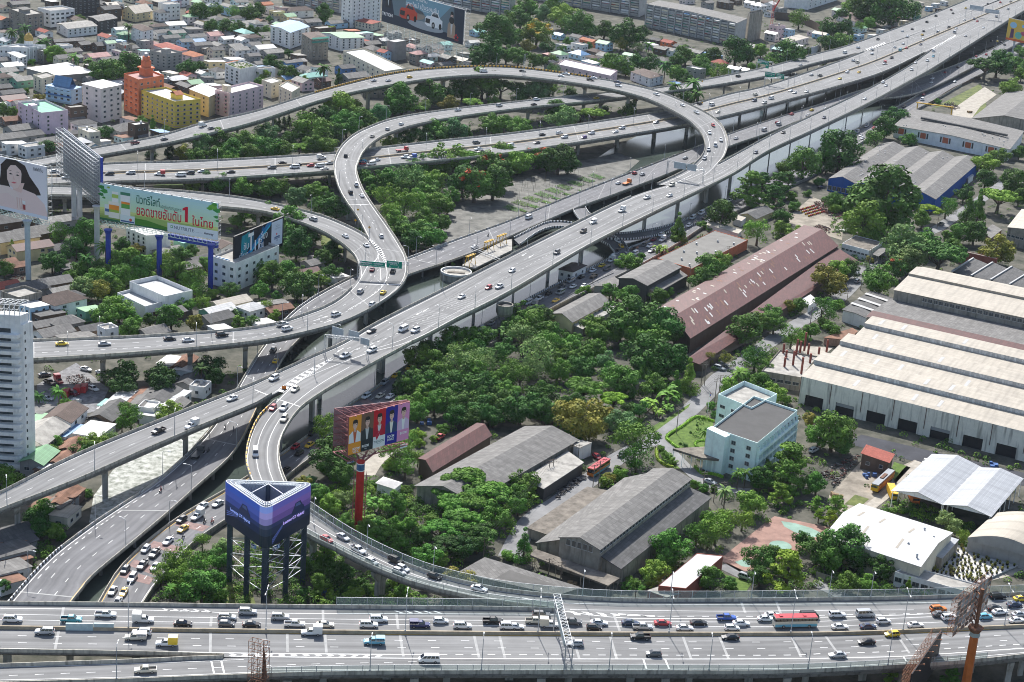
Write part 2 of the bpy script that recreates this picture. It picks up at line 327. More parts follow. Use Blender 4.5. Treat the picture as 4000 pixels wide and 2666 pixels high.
def tape(mb,W,width,mi=0):
 pr=None
 for i,p in enumerate(W):
  t=W[min(i+1,len(W)-1)]-W[max(0,i-1)];t.z=0
  if t.length==0:continue
  t.normalize();l=Vec((t.y,-t.x,0))*width/2
  if pr:mb.quad(pr[0],pr[1],p+l,p-l,mi)
  pr=(p-l,p+l)
def pline(mb,pts,z,width=.18,dash=None,mi=0):
 W=wpoly(pts,z)
 if not dash:return tape(mb,W,width,mi)
 L=plen(W);a=0
 while a<L:tape(mb,walk(W,a,min(L,a+dash[0])),width,mi);a+=sum(dash)
def chevrons(mb,A,B,z,n,frac=.5,mi=0,point=.0):
 A=wpoly(A,z);B=wpoly(B,z);la,lb=plen(A),plen(B)
 def pt(W,l,t):t=min(max(t,0),.999);q=walk(W,t*l,t*l+.05);return q[0]
 for i in range(n):
  t0,t1=i/n,(i+frac)/n;a0,a1,b0,b1=pt(A,la,t0),pt(A,la,t1),pt(B,lb,t0),pt(B,lb,t1)
  if point:
   m0,m1=pt(A,la,t0+point).lerp(pt(B,lb,t0+point),.5),pt(A,la,t1+point).lerp(pt(B,lb,t1+point),.5)
   mb.quad(a0,m0,m1,a1,mi);mb.quad(m0,b0,b1,m1,mi)
  else:mb.quad(a0,b0,b1,a1,mi)
def arrows(mb,p,ang_to,z,L=4.,mi=0):
 a=G(p,z);t=G(ang_to,z)-a;t.normalize();l=Vec((t.y,-t.x,0))
 mb.quad(a-l*.12,a+l*.12,a+l*.12+t*L*.6,a-l*.12+t*L*.6,mi);mb.face((a-l*.5+t*L*.6,a+l*.5+t*L*.6,a+t*L),mi)
MK=[PAINT,PAINTY,mat('joint_strip',(.34,.34,.33),.9,.15,.4),mat('red_road_paint',(.25,.17,.155),.9,.3,.6)]
m=MB();z=Zc+.035
low=[(-40,1460),(537,1468.5),(1006,1472.5),(1614,1475.5),(1834,1475),(2100,1469),(2400,1455)]
low2=[(-40,1476),(537,1485),(1006,1488.5),(1614,1490.8),(1842,1489),(2062,1483.5),(2400,1468)]
for q in(low,low2):pline(m,q,z,.2,(2.2,6.6))
pline(m,[(-40,1489.5),(300,1496),(588,1501.5),(888,1504),(1000,1504.3)],z,.35)
pline(m,[(1010,1504.4),(1176,1505),(1764,1506),(1900,1502),(2077,1496.5),(2290,1484),(2400,1477)],z,.3,(2,2.2))
pline(m,[(530,1508),(800,1511.8),(1176,1514.3),(1764,1514.5),(1950,1511.5),(2090,1507.5),(2353,1490)],z,.35)
chevrons(m,[(525,1502.5),(888,1505)],[(525,1507.5),(888,1509.5)],z,13,.42,0,.02)
pline(m,[(-40,1555),(452,1536),(700,1527),(870,1523),(1000,1520)],z,.2,(2.2,4))
pline(m,[(-40,1535),(300,1526),(560,1516)],z,.18);pline(m,[(-40,1564),(300,1556),(588,1545)],z,.2)
pline(m,[(588,1540),(1000,1538),(1764,1537),(2014,1527),(2353,1500)],z,.2)
pline(m,[(-40,1444),(0,1445),(588,1454.7),(1176,1460.7),(1764,1461),(2100,1455),(2400,1439)],z,.28,None,1)
pline(m,[(-40,1397.5),(370,1403),(588,1409),(1176,1411.5),(1280,1413)],z,.3)
pline(m,[(-40,1411),(588,1421),(1176,1426.5),(1764,1430),(1940,1426),(2400,1406)],z,.2)
pline(m,[(-40,1424),(588,1432),(1176,1438),(1764,1440.5),(2000,1436),(2400,1420)],z,.2)
pline(m,[(1310,1401.5),(1676,1405),(1890,1403),(2100,1402)],z,.22)
pline(m,[(1511,1416.5),(1764,1416.5),(1950,1413),(2134,1409),(2400,1393)],z,.25,(2,2.2))
pline(m,[(1200,1374),(1301,1386.5),(1601,1389.5),(1764,1389.5),(2190,1384),(2400,1377)],z,.25)
chevrons(m,[(1302,1404),(1500,1416)],[(1322,1414),(1500,1416.8)],z,6,.45,0,.02);pline(m,[(1420,1411.5),(1505,1416.5)],z,.7)
chevrons(m,[(372,1399),(490,1402)],[(387,1404.5),(505,1408)],z,5,.3);chevrons(m,[(905,1404),(1015,1404)],[(922,1409.5),(1032,1410)],z,5,.3)
for a,b,c,d in[(146,1396,139,1436),(135,1450,126,1495),(486,1417,484,1440),(484,1453,483,1499),(742,1402,743,1443),(911,1412,915,1446),(660,1456,661,1499),(747,1457,750,1500),(919,1458,927,1509),(1089,1459,1101,1512),(1148,1462,1160,1512),(1316,1463,1331,1514),(1402,1463,1417,1514),(1569,1463,1588,1514),(1653,1463,1674,1514),(1820,1465,1841,1511),(1897,1462,1921,1496),(2067,1468,2090,1502),(310,1400,305,1432),(1410,1412,1424,1450),(1700,1375,1713,1410),(1780,1372,1794,1410)]:
 tape(m,[G((a,b),z-.008),G((c,d),z-.008)],.7,2)
for a,b,c,d in[(1478,1515,1486,1538),(1528,1515,1538,1538),(485,1517,492,1549),(508,1517,515,1547),(2075,1508,2084,1522)]:tape(m,[G((a,b),z),G((c,d),z)],.45,0)
m.build('lane_marking',MK,FRONT.root)
def marks(r,spec,joints=0,jw=(.03,.97),extra=None):
 m=MB()
 for u0,u1,w,wd,dash,mi in spec:line(m,r,u0,u1,w,wd,dash,mi)
 if joints:
  d=18.
  while d<r.D[-1]:
   p,t,l=pos(r,d,jw[0],.02);q,_,_=pos(r,d,jw[1],.02);m.quad(p-t*.3,q-t*.3,q+t*.3,p+t*.3,2);d+=joints
 if extra:extra(m)
 m.build('lane_marking',MK,r.root)
D4,D2=(2.5,6.5),(2,2.2)
marks(CURVE,[(0,15,.06,.25,None,0),(0,22,.94,.25,None,0),(1,14,.36,.2,None,0),(3,14,.68,.2,None,0)],0)
def gx(m):
 z=14.05
 chevrons(m,[(635,898),(690,862),(762,824)],[(648,902),(700,867),(764,825)],z,11,.5);pline(m,[(633,900),(690,860.5),(763,822.5)],z,.2);pline(m,[(650,903),(702,868),(766,825)],z,.2)
 tape(m,[G((636,917),14.06),G((690,935),14.06)],.5);tape(m,[G((585,896),14.06),G((615,908),14.06)],.5)
 for p in((1210,582),(1226,586),(970,716),(986,708),(790,800)):arrows(m,p,(p[0]-60,p[1]+36),z,6)
 pline(m,[(1590,402),(1530,432)],z,.3)
 chevrons(m,[(1596,392),(1628,362)],[(1618,392),(1650,367)],14.07,7,.45,0,.04)
 for q in((1520,425,1510,440),):pass
 for q in((930,735,1000,752),(1005,700,1080,722)):
  for k in range(9):pline(m,[(q[0]+k*5.5,q[1]-k*3),(q[2]+k*5.5,q[3]-k*3)],14.03,.35,None,2)
marks(DIAG,[(0,23,.07,.3,None,0),(0,23,.93,.25,None,0),(0,6,.5,.22,D4,0),(6,23,.33,.2,D4,0),(7,19,.56,.25,D2,0),(8,22,.8,.2,None,0)],0,extra=gx)
def gw(m):
 chevrons(m,[(1988,113),(2060,88)],[(1994,117),(2064,90)],12.6,16,.5);chevrons(m,[(2140,112),(2195,80)],[(2146,114),(2199,82)],13.1,16,.5)
marks(WIDE,[(0,17,.05,.3,None,0),(0,17,.95,.3,None,0),(0,17,.455,.25,None,0),(0,17,.545,.25,None,1),(0,17,.19,.2,D4,0),(0,17,.33,.2,D4,0),(0,17,.67,.2,D4,0),(0,17,.81,.2,D4,0)],70,extra=gw)
def gs(m):
 chevrons(m,[(848,553),(868,575),(888,605)],[(851,549),(878,575),(889,604)],13.6,13,.5);pline(m,[(846,555),(866,577),(885,606),(888,640),(865,672),(800,712)],13.06,.2)
 tape(m,[G((826,653),13.06),G((920,655),13.06)],.6);tape(m,[G((800,470),16),G((855,471),16)],.6)
 for p in((720,738),(735,733),(745,742)):arrows(m,p,(p[0]+60,p[1]-20),13.06,5)
marks(SBEND,[(0,32,.07,.3,None,0),(0,32,.93,.25,None,0),(0,9,.33,.2,D4,0),(0,9,.62,.25,D2,0),(10,32,.5,.2,D4,0)],75,extra=gs)
marks(JOIN,[(0,9,.08,.25,None,0),(0,9,.92,.25,None,0),(0,9,.5,.2,D4,0)],70)
def gl(m):
 chevrons(m,[(1588,262),(1616,292),(1630,322),(1626,350),(1606,372)],[(1592,258),(1622,290),(1638,322),(1633,350),(1613,373)],18.5,34,.35)
marks(LOOP,[(0,18,.08,.25,None,0),(0,12,.92,.25,None,0),(12,18,.8,.25,None,0),(0,18,.5,.2,D4,0)],75)
marks(CANAL,[(0,29,.06,.25,None,0),(0,29,.95,.2,None,1),(0,29,.34,.18,D4,0),(0,29,.63,.18,D4,0),(2,6,.14,.3,D2,0)],60)
def gb(m):
 for u in(14.3,15.5,16.2,17.6,18.6,19.4,20.3,22.3,23.2,24.2,24.8):
  d=dist_at(BANK,u);a,t,l=pos(BANK,d,.12,.02);b,_,_=pos(BANK,d,.85,.02);m.quad(a-t*2.2,b-t*2.2,b+t*2.2,a+t*2.2,3)
marks(BANK,[(0,27,.06,.2,None,1),(0,27,.93,.2,None,0),(0,27,.36,.18,D4,0),(0,27,.66,.18,D4,0)],0,extra=gb)
# median walls, striped kerbs, gore noses
def wall(mb,W,h,t,mi=0,mt=None):
 for i,(p,q)in enumerate(zip(W,W[1:])):
  d=(q-p);d.z=0;d.normalize();l=Vec((d.y,-d.x,0))*t/2;u=Vec((0,0,h))
  mb.quad(p+l,q+l,q+l*.6+u,p+l*.6+u,mi);mb.quad(q-l,p-l,p-l*.6+u,q-l*.6+u,mi);mb.quad(p-l*.6+u,p+l*.6+u,q+l*.6+u,q-l*.6+u,mi if mt is None else mt)
  if i==0:mb.quad(p-l,p+l,p+l*.6+u,p-l*.6+u,mi)
  if i==len(W)-2:mb.quad(q+l,q-l,q-l*.6+u,q+l*.6+u,mi)
TANC=mat('tan_concrete',(.37,.31,.225),.9,.25,.3,'wall')
m=MB();wall(m,[p-Vec((0,0,.9))for p in wpoly([(-40,1437),(0,1438),(588,1446),(1176,1451.5),(1764,1453),(2000,1449.5),(2353,1435),(2420,1431)],Zc+.9,10)],.9,.8);m.build('median_barrier',TANC,FRONT.root)
m=MB();wall(m,[pos(WIDE,WIDE.D[-1]*i/80,.5)[0]for i in range(81)],.95,1.1);m.build('median_barrier',TANC,WIDE.root)
m=MB();BW=[BLACK,WHITE]
def stripes(mb,r,side,u0,u1,period,h=.86,duty=.5,thick=.42):
 d0,d1=dist_at(r,u0),dist_at(r,u1);k=0;d=d0
 while d<d1:
  e=min(d+period*(duty if k%2==0 else 1-duty),d1)
  W=[]
  for x in(d,e):
   p,t,l=pos(r,x,.0 if side=='L' else.9999);W.append(p+l*(.12 if side=='L' else-.12))
  wall(mb,W,h,thick+.06,k%2);d=e;k+=1
stripes(m,CANAL,'L',0,3.2,1.6)
for u in[3.6,4,4.4,4.8,5.2,5.6,6,6.4,6.8,7.2,7.6]+[14.9+.11*i for i in range(12)]+[16.2+.155*i for i in range(30)]:stripes(m,CANAL,'L',u,u+.001+2.6/max(1,(dist_at(CANAL,min(28.9,u+.5))-dist_at(CANAL,u))*2),.65,.87)
stripes(m,CANAL,'L',11.7,13.2,1.6)
m.build('kerb_stripe',BW,CANAL.root)
for r in(UTURN,UTURN2):
 m=MB()
 for s in 'LR':stripes(m,r,s,0,len(r.U)and r.U[-1],1.7,.92)
 m.build('kerb_stripe',BW,r.root)
m=MB();stripes(m,BANK,'L',10.6,14.6,1.7,.82);m.build('kerb_stripe',BW,BANK.root)
def boards(r,side,u0,u1,h0,h1,per=2.2):
 m=MB();d0,d1=dist_at(r,u0),dist_at(r,u1);d=d0;k=0
 while d<d1:
  e=d+per*(.4 if k%2 else.6);e=min(e,d1);P4=[]
  for x in(d,e):
   p,t,l=pos(r,x,.001 if side=='L' else.999);P4.append((p+l*(.05 if side=='L' else-.45),p+l*(.4 if side=='L' else-.05)))
  for(a,b),(c,f)in[P4]:
   m.hexa([a+Vec((0,0,h0)),b+Vec((0,0,h0)),f+Vec((0,0,h0)),c+Vec((0,0,h0))],[q+Vec((0,0,h1))for q in(a,b,f,c)],k%2)
  d=e;k+=1
 m.build('chevron_panel',[mat('chevron_yellow',(.62,.34,.03),.6,.15,.5),BLACK],r.root)
boards(LOOP,'L',5.9,9.9,.35,1.35);boards(CURVE,'R',3.5,7,.25,1.08,3)
# piers
def over_road(p,z,skip):
 for r in ROADS.values():
  if r is skip:continue
  for i in range(0,len(r.C)-1):
   if r.C[i].z<z-3 and(r.C[i].xy-p.xy).length<r.W[i]/2+1.5 and r.key!='bank_road':return True
 return False
def piers(r,gap,w=1.5,cap=1,u0=None,u1=None,start=12.,two=False,gird=2.4):
 d=dist_at(r,u0)if u0 is not None else start;d1=dist_at(r,u1)if u1 is not None else r.D[-1]-3
 while d<d1:
  for sh in(0,6,-6,11,-11):
   p,t,l=pos(r,d+sh,.5)
   if not over_road(p,p.z,r):break
  else:d+=gap;continue
  W=(pos(r,d+sh,.9999)[0]-pos(r,d+sh,0)[0]).length;top=p.z-gird-.02
  m=MB();hw=min(W*.36,8.)
  for off in((-hw*.55,hw*.55)if two else(0,)):
   c=p+l*off;a=w if not two else w*.8
   def ring(z,ax,ay):return[Vec((c.x,c.y,z))+l*x+t*y for x,y in((-ax,-ay),(-ax,ay),(ax,ay),(ax,-ay))]
   k=top-3.2 if cap and not two else top-1.3
   m.hexa(ring(-.3,a,a*.7),ring(k,a,a*.7))
   if cap and not two:
    m.hexa(ring(k,a,a*.7),ring(top-.9,hw*.8,a*.8));m.hexa(ring(top-.9,hw*.8,a*.8),ring(top,hw*.85,a*.8))
  if two:
   c=p;q=lambda z:[Vec((c.x,c.y,z))+l*x+t*y for x,y in((-hw,-w*.7),(-hw,w*.7),(hw,w*.7),(hw,-w*.7))]
   m.hexa(q(top-1.3),q(top))
  m.build('pier',CONC,r.root);d+=gap
piers(FRONT,33,1.6,start=6);piers(FRONT,33,1.6,start=22,two=True)
piers(FRAMP,33,1.4,start=8);piers(CURVE,30,1.2,u0=2,u1=19);piers(DIAG,38,1.7,start=14);piers(WIDE,36,1.6,start=10,two=True)
piers(SBEND,33,1.4,start=10);piers(JOIN,33,1.3,start=10);piers(LOOP,34,1.4,start=10,u1=16)
for r,g in((CANAL,18),):
 d=8
 while d<r.D[-1]:
  p,t,l=pos(r,d,.5);W=(pos(r,d,.9999)[0]-pos(r,d,0)[0]).length;m=MB()
  for o in(-.38,.38):
   c=p+l*W*o;m.cyl(c.x,c.y,-.3,2.45,.5,0,8)
  m.build('pier',CONCD,r.root);d+=g
  # lamps
def lamp_proto(name,h,arm,two,small=False):
 root=bpy.data.objects.new(name,None);root.empty_display_size=.5
 m=MB();m.cyl(0,0,0,h-.3,.13,0,6,.07);m.cyl(0,0,0,.5,.22,0,6);m.build('pole',STEEL,root)
 for s in((1,-1)if two else(1,)):
  m=MB();m.bar((0,0,h-.4),(0,s*arm*.3,h),.06);m.bar((0,s*arm*.3,h),(0,s*arm,h+.12),.05);m.build('arm',STEEL,root)
  m=MB();b=s*arm;y0,y1=min(b-.1*s,b+.85*s),max(b-.1*s,b+.85*s)
  m.hexa([(-.16,y0,h+.05),(.16,y0,h+.05),(.16,y1,h+.08),(-.16,y1,h+.08)],[(-.12,y0,h+.22),(.12,y0,h+.22),(.1,y1,h+.2),(-.1,y1,h+.2)]);m.build('lamp_head',LAMPW,root)
 return root
PROTO={}
LAMPN={}
def lamp(p,dirv,h=9.,arm=1.8,two=False,where=None,group=None):
 k=(h,arm,two)
 if k not in PROTO:PROTO[k]=lamp_proto('street_lamp',h,arm,two)
 o=copy_tree(PROTO[k]);o.location=p;o.rotation_euler=(0,0,atan2(dirv.y,dirv.x)-pi/2)
 LAMPN.setdefault(where,[]).append(o);o['category']='street lamp';o['group']=group or 'street lamps along the roads';return o
def lamps(r,side,gap,u0=0,u1=None,h=9.,arm=1.8,two=False,where=None,off=0.):
 d=dist_at(r,u0)+off;d1=dist_at(r,u1)if u1 is not None else r.D[-1]
 while d<d1:
  w={'L':.002,'R':.998,'M':.5}[side];p,t,l=pos(r,d,w);x,y=pix(p)
  if-30<x<2390 and-20<y<1600:lamp(p+(l*.2 if side=='L' else-l*.2 if side=='R' else l*0)+Vec((0,0,.5)),l if side!='R' else-l,h,arm,two,where)
  d+=gap
for x,y in[(-2,1436),(295,1441),(611,1447),(931,1451),(1236,1452),(1537,1453),(1817,1453),(2075,1448),(2308,1436)]:lamp(G((x,y),Zc+.9),Vec((0,1,0)),11.5,2.,True,'the front expressway median')
for x,y in[(268,1561),(850,1542),(1106,1540),(1399,1540),(1629,1540),(1857,1536),(2040,1529)]:lamp(G((x,y),Zc+1),Vec((0,1,0)),9.5,1.6,False,'the near wall of the front slip road')
for x,y in[(2000,1372),(1904,1371),(1726,1374),(1540,1374),(1338,1369)]:lamp(G((x,y),Zc+1),Vec((0,-1,0)),8.5,1.6,False,'the glass noise wall of the front expressway')
for x,y in[(843,1264),(995,1316),(721,1200)]:lamp(G((x,y),12.8),Vec((.3,-1,0)),8.5,1.6,False,'the curved slip road')
lamps(DIAG,'R',38,0,22,where='the near wall of the diagonal expressway',off=10);lamps(DIAG,'L',76,7,20,where='the far wall of the diagonal expressway',off=20)
lamps(WIDE,'M',42,0,17,10,2.,True,'the median of the wide far expressway');lamps(SBEND,'L',42,0,30,where='the outer wall of the winding ramp')
lamps(SBEND,'R',48,1,9,where='the inner wall of the winding ramp',off=15);lamps(JOIN,'L',45,1,8,where='the joining slip road');lamps(LOOP,'L',50,2,15,where='the loop ramp wall')
lamps(CANAL,'L',40,1,28,where='the striped kerb of the canal road',off=12);lamps(CANAL,'R',40,2,28,where='the canal side of the low road',off=30);lamps(BANK,'L',45,1,25,where='the canal bank street',h=8,off=15)
for wh,l in LAMPN.items():
 l.sort(key=lambda o:pix(o.location)[0])
 for i,o in enumerate(l):o['label']='%s lamp post from the left on %s'%(ordn(i),wh)
 # ground, water
SHEETS=[]
def sheet(name,pts,z,m,label=None,wall=0):
 mb=MB();W=[G(p,z)for p in pts];SHEETS.append((name,[(nat(p)[0]/1.7,nat(p)[1]/1.7)for p in pts]))
 nrm=sum((a.x*b.y-b.x*a.y)for a,b in zip(W,W[1:]+W[:1]))
 if nrm<0:W.reverse()
 mb.face(W);o=mb.build(name,m);tag(o,label,kind='structure');return o
GROUND=mat('ground_dirt',(.045,.055,.035),.95,.4,.12,'world',col2=(.14,.13,.105))
gm=MB();gm.quad((-2500,-300,0),(2500,-300,0),(2500,5000,0),(-2500,5000,0));tag(gm.build('ground',GROUND),kind='structure')
WATER=mat('canal_water',(.05,.065,.055),.12,.3,.03,'world',spec=.3)
MUD=mat('mud',(.07,.072,.06),.8,.4,.15,'world',col2=(.17,.165,.145))
ALGAE=mat('floating_scum',(.14,.16,.12),.8,.3,.45,'world',col2=(.55,.56,.52))
def strip(name,la,lb,z,m):
 mb=MB();n=60
 for(a0,b0),(a1,b1)in zip(zip(la,lb),zip(la[1:],lb[1:])):
  mb.quad(G(a0,z),G(b0,z),G(b1,z),G(a1,z))
 return tag(mb.build(name,m),kind='structure')
strip('water',[(90,1440),(130,1392),(190,1316),(270,1239),(470,1051),(540,935),(600,820),(750,700),(860,640),(960,590),(1130,530),(1280,460),(1400,405),(1540,350),(1660,300),(1760,262),(1890,220),(2000,190),(2110,165),(2330,90)],[(215,1440),(228,1386),(265,1322),(345,1238),(543,1112),(645,1044),(728,986),(795,934),(945,835),(1103,752),(1236,677),(1374,610),(1450,572),(1505,548),(1630,478),(1764,416),(1905,337),(2065,248),(2140,206),(2345,98)],.05,WATER)
sheet('water',[(1330,392),(1400,345),(1470,310),(1600,280),(1700,256),(1790,236),(1910,205),(1990,190),(1880,236),(1764,272),(1660,306),(1600,330),(1450,394)],.07,WATER)
sheet('mud',[(1010,575),(990,530),(1050,470),(1130,440),(1240,400),(1330,372),(1420,352),(1470,370),(1440,396),(1176,502),(1060,548)],.09,MUD)
sheet('mud',[(205,1200),(215,1140),(260,1080),(330,1030),(420,985),(490,960),(480,985),(437,1034),(362,1101),(250,1175),(215,1215)],.08,ALGAE)
# lawns, yards, side streets
GRASS=mat('grass',(.07,.13,.02),.95,.3,.5,'world',col2=(.12,.19,.035));ROUGHG=mat('rough_grass',(.07,.11,.025),.95,.35,.2,'world',col2=(.17,.19,.06))
STREET=mat('side_street',(.21,.21,.21),.95,.25,.12,'world');DIRT=mat('yard_dirt',(.24,.21,.165),.95,.35,.15,'world',col2=(.36,.32,.26));YARD=mat('yard_asphalt',(.05,.052,.06),.95,.3,.1,'world')
COURT=mat('court_red',(.29,.18,.145),.95,.25,.2,'world');COURTG=mat('court_green',(.22,.33,.27),.95,.2,.2,'world');PALEG=mat('pale_ground',(.36,.33,.28),.95,.25,.3,'world')
STREETS=[]
def path(name,pts,w,z,m):
 mb=MB();W=wpoly(pts,z,5);pr=None;STREETS.extend((p.xy.copy(),w/2+1.2)for p in W)
 for i,p in enumerate(W):
  t=(W[min(i+1,len(W)-1)]-W[max(0,i-1)]).normalized();l=Vec((t.y,-t.x,0))*w/2
  if pr:mb.quad(pr[0],pr[1],p+l,p-l)
  pr=(p-l,p+l)
 return tag(mb.build(name,m),kind='structure')
path('street',[(13,2330,420),(14,160,100),(10,440,1470),(10,720,1270),(10,950,1090),(10,1300,900),(10,1560,700),(10,1780,490),(10,1900,340),(10,2080,220),(7,150,1480),(7,390,1340),(7,640,1180),(7,810,1010),(7,900,890),(7,1020,810),(7,1180,720)],7.5,.10,STREET)
path('street',[(7,1180,720),(7,1400,600),(7,1560,530),(7,1720,420),(7,1990,240),(7,2170,110)],7,.11,STREET)
path('street',[(10,1320,890),(10,1420,960),(10,1480,1040),(10,1620,1180),(10,1760,1290),(10,1950,1360),(10,2200,1380)],5,.12,STREET)
path('path',[(9,1010,1230),(9,1080,1120),(9,1180,1030),(9,1280,980)],6,.1,PALEG)
path('street',[(15,430,650),(15,620,740),(15,700,790)],5,.1,STREET)
path('path',[(11,900,1550),(11,1150,1350),(11,1300,1180),(11,1400,1110)],4,.12,PALEG)
path('street',[(14,1930,490),(14,2160,600)],5,.1,STREET)
sheet('court',[(14,1900,440),(14,2340,90),(15,60,40),(15,600,150),(15,420,330),(14,2110,560)],.1,COURT)
def disc(name,p,r,z,m,a0=0,a1=2*pi):
 c=G(p,z);mb=MB();mb.face([c+Vec((r*cos(a0+(a1-a0)*i/24),r*sin(a0+(a1-a0)*i/24),0))for i in range(25)]);return tag(mb.build(name,m),kind='structure')
disc('court_circle',(15,115,310),3.6,.13,COURTG);sheet('court_zone',[(15,120,85),(15,150,135),(15,250,190),(15,420,235),(15,530,215),(15,400,150),(15,250,105)],.12,COURTG)
sheet('court_zone',[(14,2045,460),(14,2110,440),(14,2200,445),(14,2180,510),(14,2110,500)],.12,COURTG)
def lawn(pts,z,m,label):tag(sheet('grass',pts,z,m),label,'grass',kind='stuff')
lawn([(10,1420,880),(10,1690,705),(10,1850,745),(10,1800,990),(10,1530,995)],.1,GRASS,'mown lawn inside a clipped hedge before the mint building')
lawn([(3,1500,1000),(3,1950,770),(3,2010,900),(3,2000,1010),(3,1890,1080),(3,1700,960)],.1,ROUGHG,'rough green field beside the right edge road')
lawn([(14,1940,570),(14,2210,650),(14,2150,730),(14,1990,730)],.1,GRASS,'small lawn with stone seats behind the front noise wall')
lawn([(10,1340,1010),(10,1400,1000),(10,1560,1170),(10,1480,1170)],.1,GRASS,'curved planted strip beside the porch drive')
lawn([(10,1230,820),(10,1500,660),(10,1640,570),(10,1620,610),(10,1290,850)],.11,GRASS,'grass verge along the works road opposite the lawn')
lawn([(5,590,570),(5,780,680),(5,800,720),(5,600,690)],.1,ROUGHG,'dry grass strip below the joining slip road')
lawn([(4,1400,140),(4,1480,120),(4,1680,120),(4,1690,165),(4,1420,160)],.1,GRASS,'bright lawn strip under the wide expressway')
lawn([(11,1120,1200),(11,1160,1110),(11,1310,1160),(11,1170,1310)],.12,GRASS,'grass patch beside the rusty roofed wooden hut')
lawn([(11,700,1500),(11,800,1410),(11,930,1450),(11,850,1520)],.13,ROUGHG,'patchy grass in the locomotive yard')
lawn([(12,2080,640),(12,2300,700),(12,2351,850),(12,2080,850)],.1,ROUGHG,'sunny weeds at the foot of the screen tower')
sheet('yard',[(11,770,900),(11,860,860),(11,2351,1210),(11,2351,1330),(11,1400,1120),(11,800,960)],.08,YARD)
sheet('yard',[(11,560,1420),(11,860,1100),(11,1130,1190),(11,1350,1090),(11,1400,1140),(11,900,1567),(11,560,1567)],.09,DIRT)
sheet('yard',[(7,190,420),(7,400,240),(7,560,300),(7,700,430),(7,680,640),(7,420,560),(7,200,500)],.09,DIRT)
sheet('yard',[(3,1700,1000),(3,1990,800),(3,2100,870),(3,1950,980),(3,1870,1090),(3,1690,1080)],.12,PALEG)
sheet('yard',[(8,340,400),(8,700,200),(8,1000,440),(8,900,640),(8,700,690),(8,340,560)],.09,mat('gravel_yard',(.2,.2,.205),.95,.4,.5,'world'))
sheet('yard',[(15,1420,560),(15,1700,290),(15,2351,470),(15,2351,560),(15,1890,670)],.05,PALEG)
sheet('yard',[(11,0,170),(11,230,40),(11,600,60),(11,300,300),(11,0,260)],.1,PALEG)
# vehicles
TYRE=mat('tyre_rubber',(.018,.018,.02),.9,kind='flat');RIM=mat('rim',(.4,.41,.42),.4,kind='flat',metal=.6)
TAIL=mat('tail_light',(.35,.02,.015),.4,kind='flat');HEAD=mat('head_light',(.7,.72,.72),.25,kind='flat');TRIMB=mat('black_trim',(.025,.025,.027),.6,kind='flat')
CARGL=mat('car_glass',(.018,.024,.03),.1,kind='flat',spec=.8)
def paint(n,c,me=0.,r=.3):return mat('car_paint_'+n,c,r,kind='flat',metal=me,spec=.5)
PC={'W':('white',paint('white',(.74,.75,.75))),'C':('cream',paint('cream',(.62,.58,.48))),'S':('silver',paint('silver',(.42,.44,.46),.35)),'G':('grey',paint('grey',(.13,.135,.14),.3)),'K':('black',paint('black',(.012,.012,.014))),'N':('dark blue',paint('navy',(.03,.05,.1))),'R':('red',paint('red',(.42,.035,.045))),'B':('blue',paint('blue',(.03,.1,.4))),'L':('light blue',paint('lightblue',(.14,.42,.55))),'Y':('yellow',paint('yellow',(.72,.45,.03))),'E':('green and yellow',paint('taxi',(.72,.5,.03))),'M':('maroon',paint('maroon',(.16,.02,.035))),'P':('purple',paint('purple',(.12,.05,.22))),'O':('orange',paint('orange',(.6,.17,.02))),'T':('teal',paint('teal',(.05,.28,.34))),'D':('dark blue',paint('darkblue',(.02,.03,.12)))}
TAXIG=paint('taxi_green',(.02,.26,.1))
def loft(mb,st,mi=0,cap=True):
 """st: (x, half width low, half width high, z low, z high)"""
 rings=[]
 for x,wl,wh,zl,zh in st:
  c=min(.14,(zh-zl)*.3)
  rings.append([Vec((x,-wl*.92,zl)),Vec((x,-wl,zl+c)),Vec((x,-wl,zl+(zh-zl)*.55)),Vec((x,-wh,zh-c*.6)),Vec((x,-wh*.88,zh)),Vec((x,wh*.88,zh)),Vec((x,wh,zh-c*.6)),Vec((x,wl,zl+(zh-zl)*.55)),Vec((x,wl,zl+c)),Vec((x,wl*.92,zl))])
 for a,b in zip(rings,rings[1:]):
  for i in range(10):j=(i+1)%10;mb.quad(a[i],a[j],b[j],b[i],mi)
 if cap:mb.face(rings[0][::-1],mi);mb.face(rings[-1],mi)
def cabin(mb,gl,xb,xf,xrb,xrf,w0,w1,z0,z1,pil=(.5,)):
 """greenhouse: base from xb to xf at z0, roof xrb..xrf at z1"""
 B=[Vec((xb,-w0,z0)),Vec((xf,-w0,z0)),Vec((xf,w0,z0)),Vec((xb,w0,z0))];T=[Vec((xrb,-w1,z1)),Vec((xrf,-w1,z1)),Vec((xrf,w1,z1)),Vec((xrb,w1,z1))]
 mb.hexa(B,T,0)
 rc=.1;zt=z1+.06
 mb.hexa(T,[Vec((xrb+rc,-w1+rc,zt)),Vec((xrf-rc,-w1+rc,zt)),Vec((xrf-rc,w1-rc,zt)),Vec((xrb+rc,w1-rc,zt))],0)
 def pane(a,b,c,d,i0,i1,lo=.12,hi=.9):
  n=(b-a).cross(d-a).normalized()*.012
  f=lambda s,t:a.lerp(b,s).lerp(d.lerp(c,s),t)+n
  gl.quad(f(i0,lo),f(i1,lo),f(i1,hi),f(i0,hi))
 ed=[.04]+list(pil)+[.96]
 for i in range(len(ed)-1):
  pane(B[0],B[1],T[1],T[0],ed[i]+.015,ed[i+1]-.015);pane(B[2],B[3],T[3],T[2],1-ed[i+1]+.015,1-ed[i]-.015)
 pane(B[1],B[2],T[2],T[1],.06,.94,.06,.94);pane(B[3],B[0],T[0],T[3],.08,.92,.15,.92)
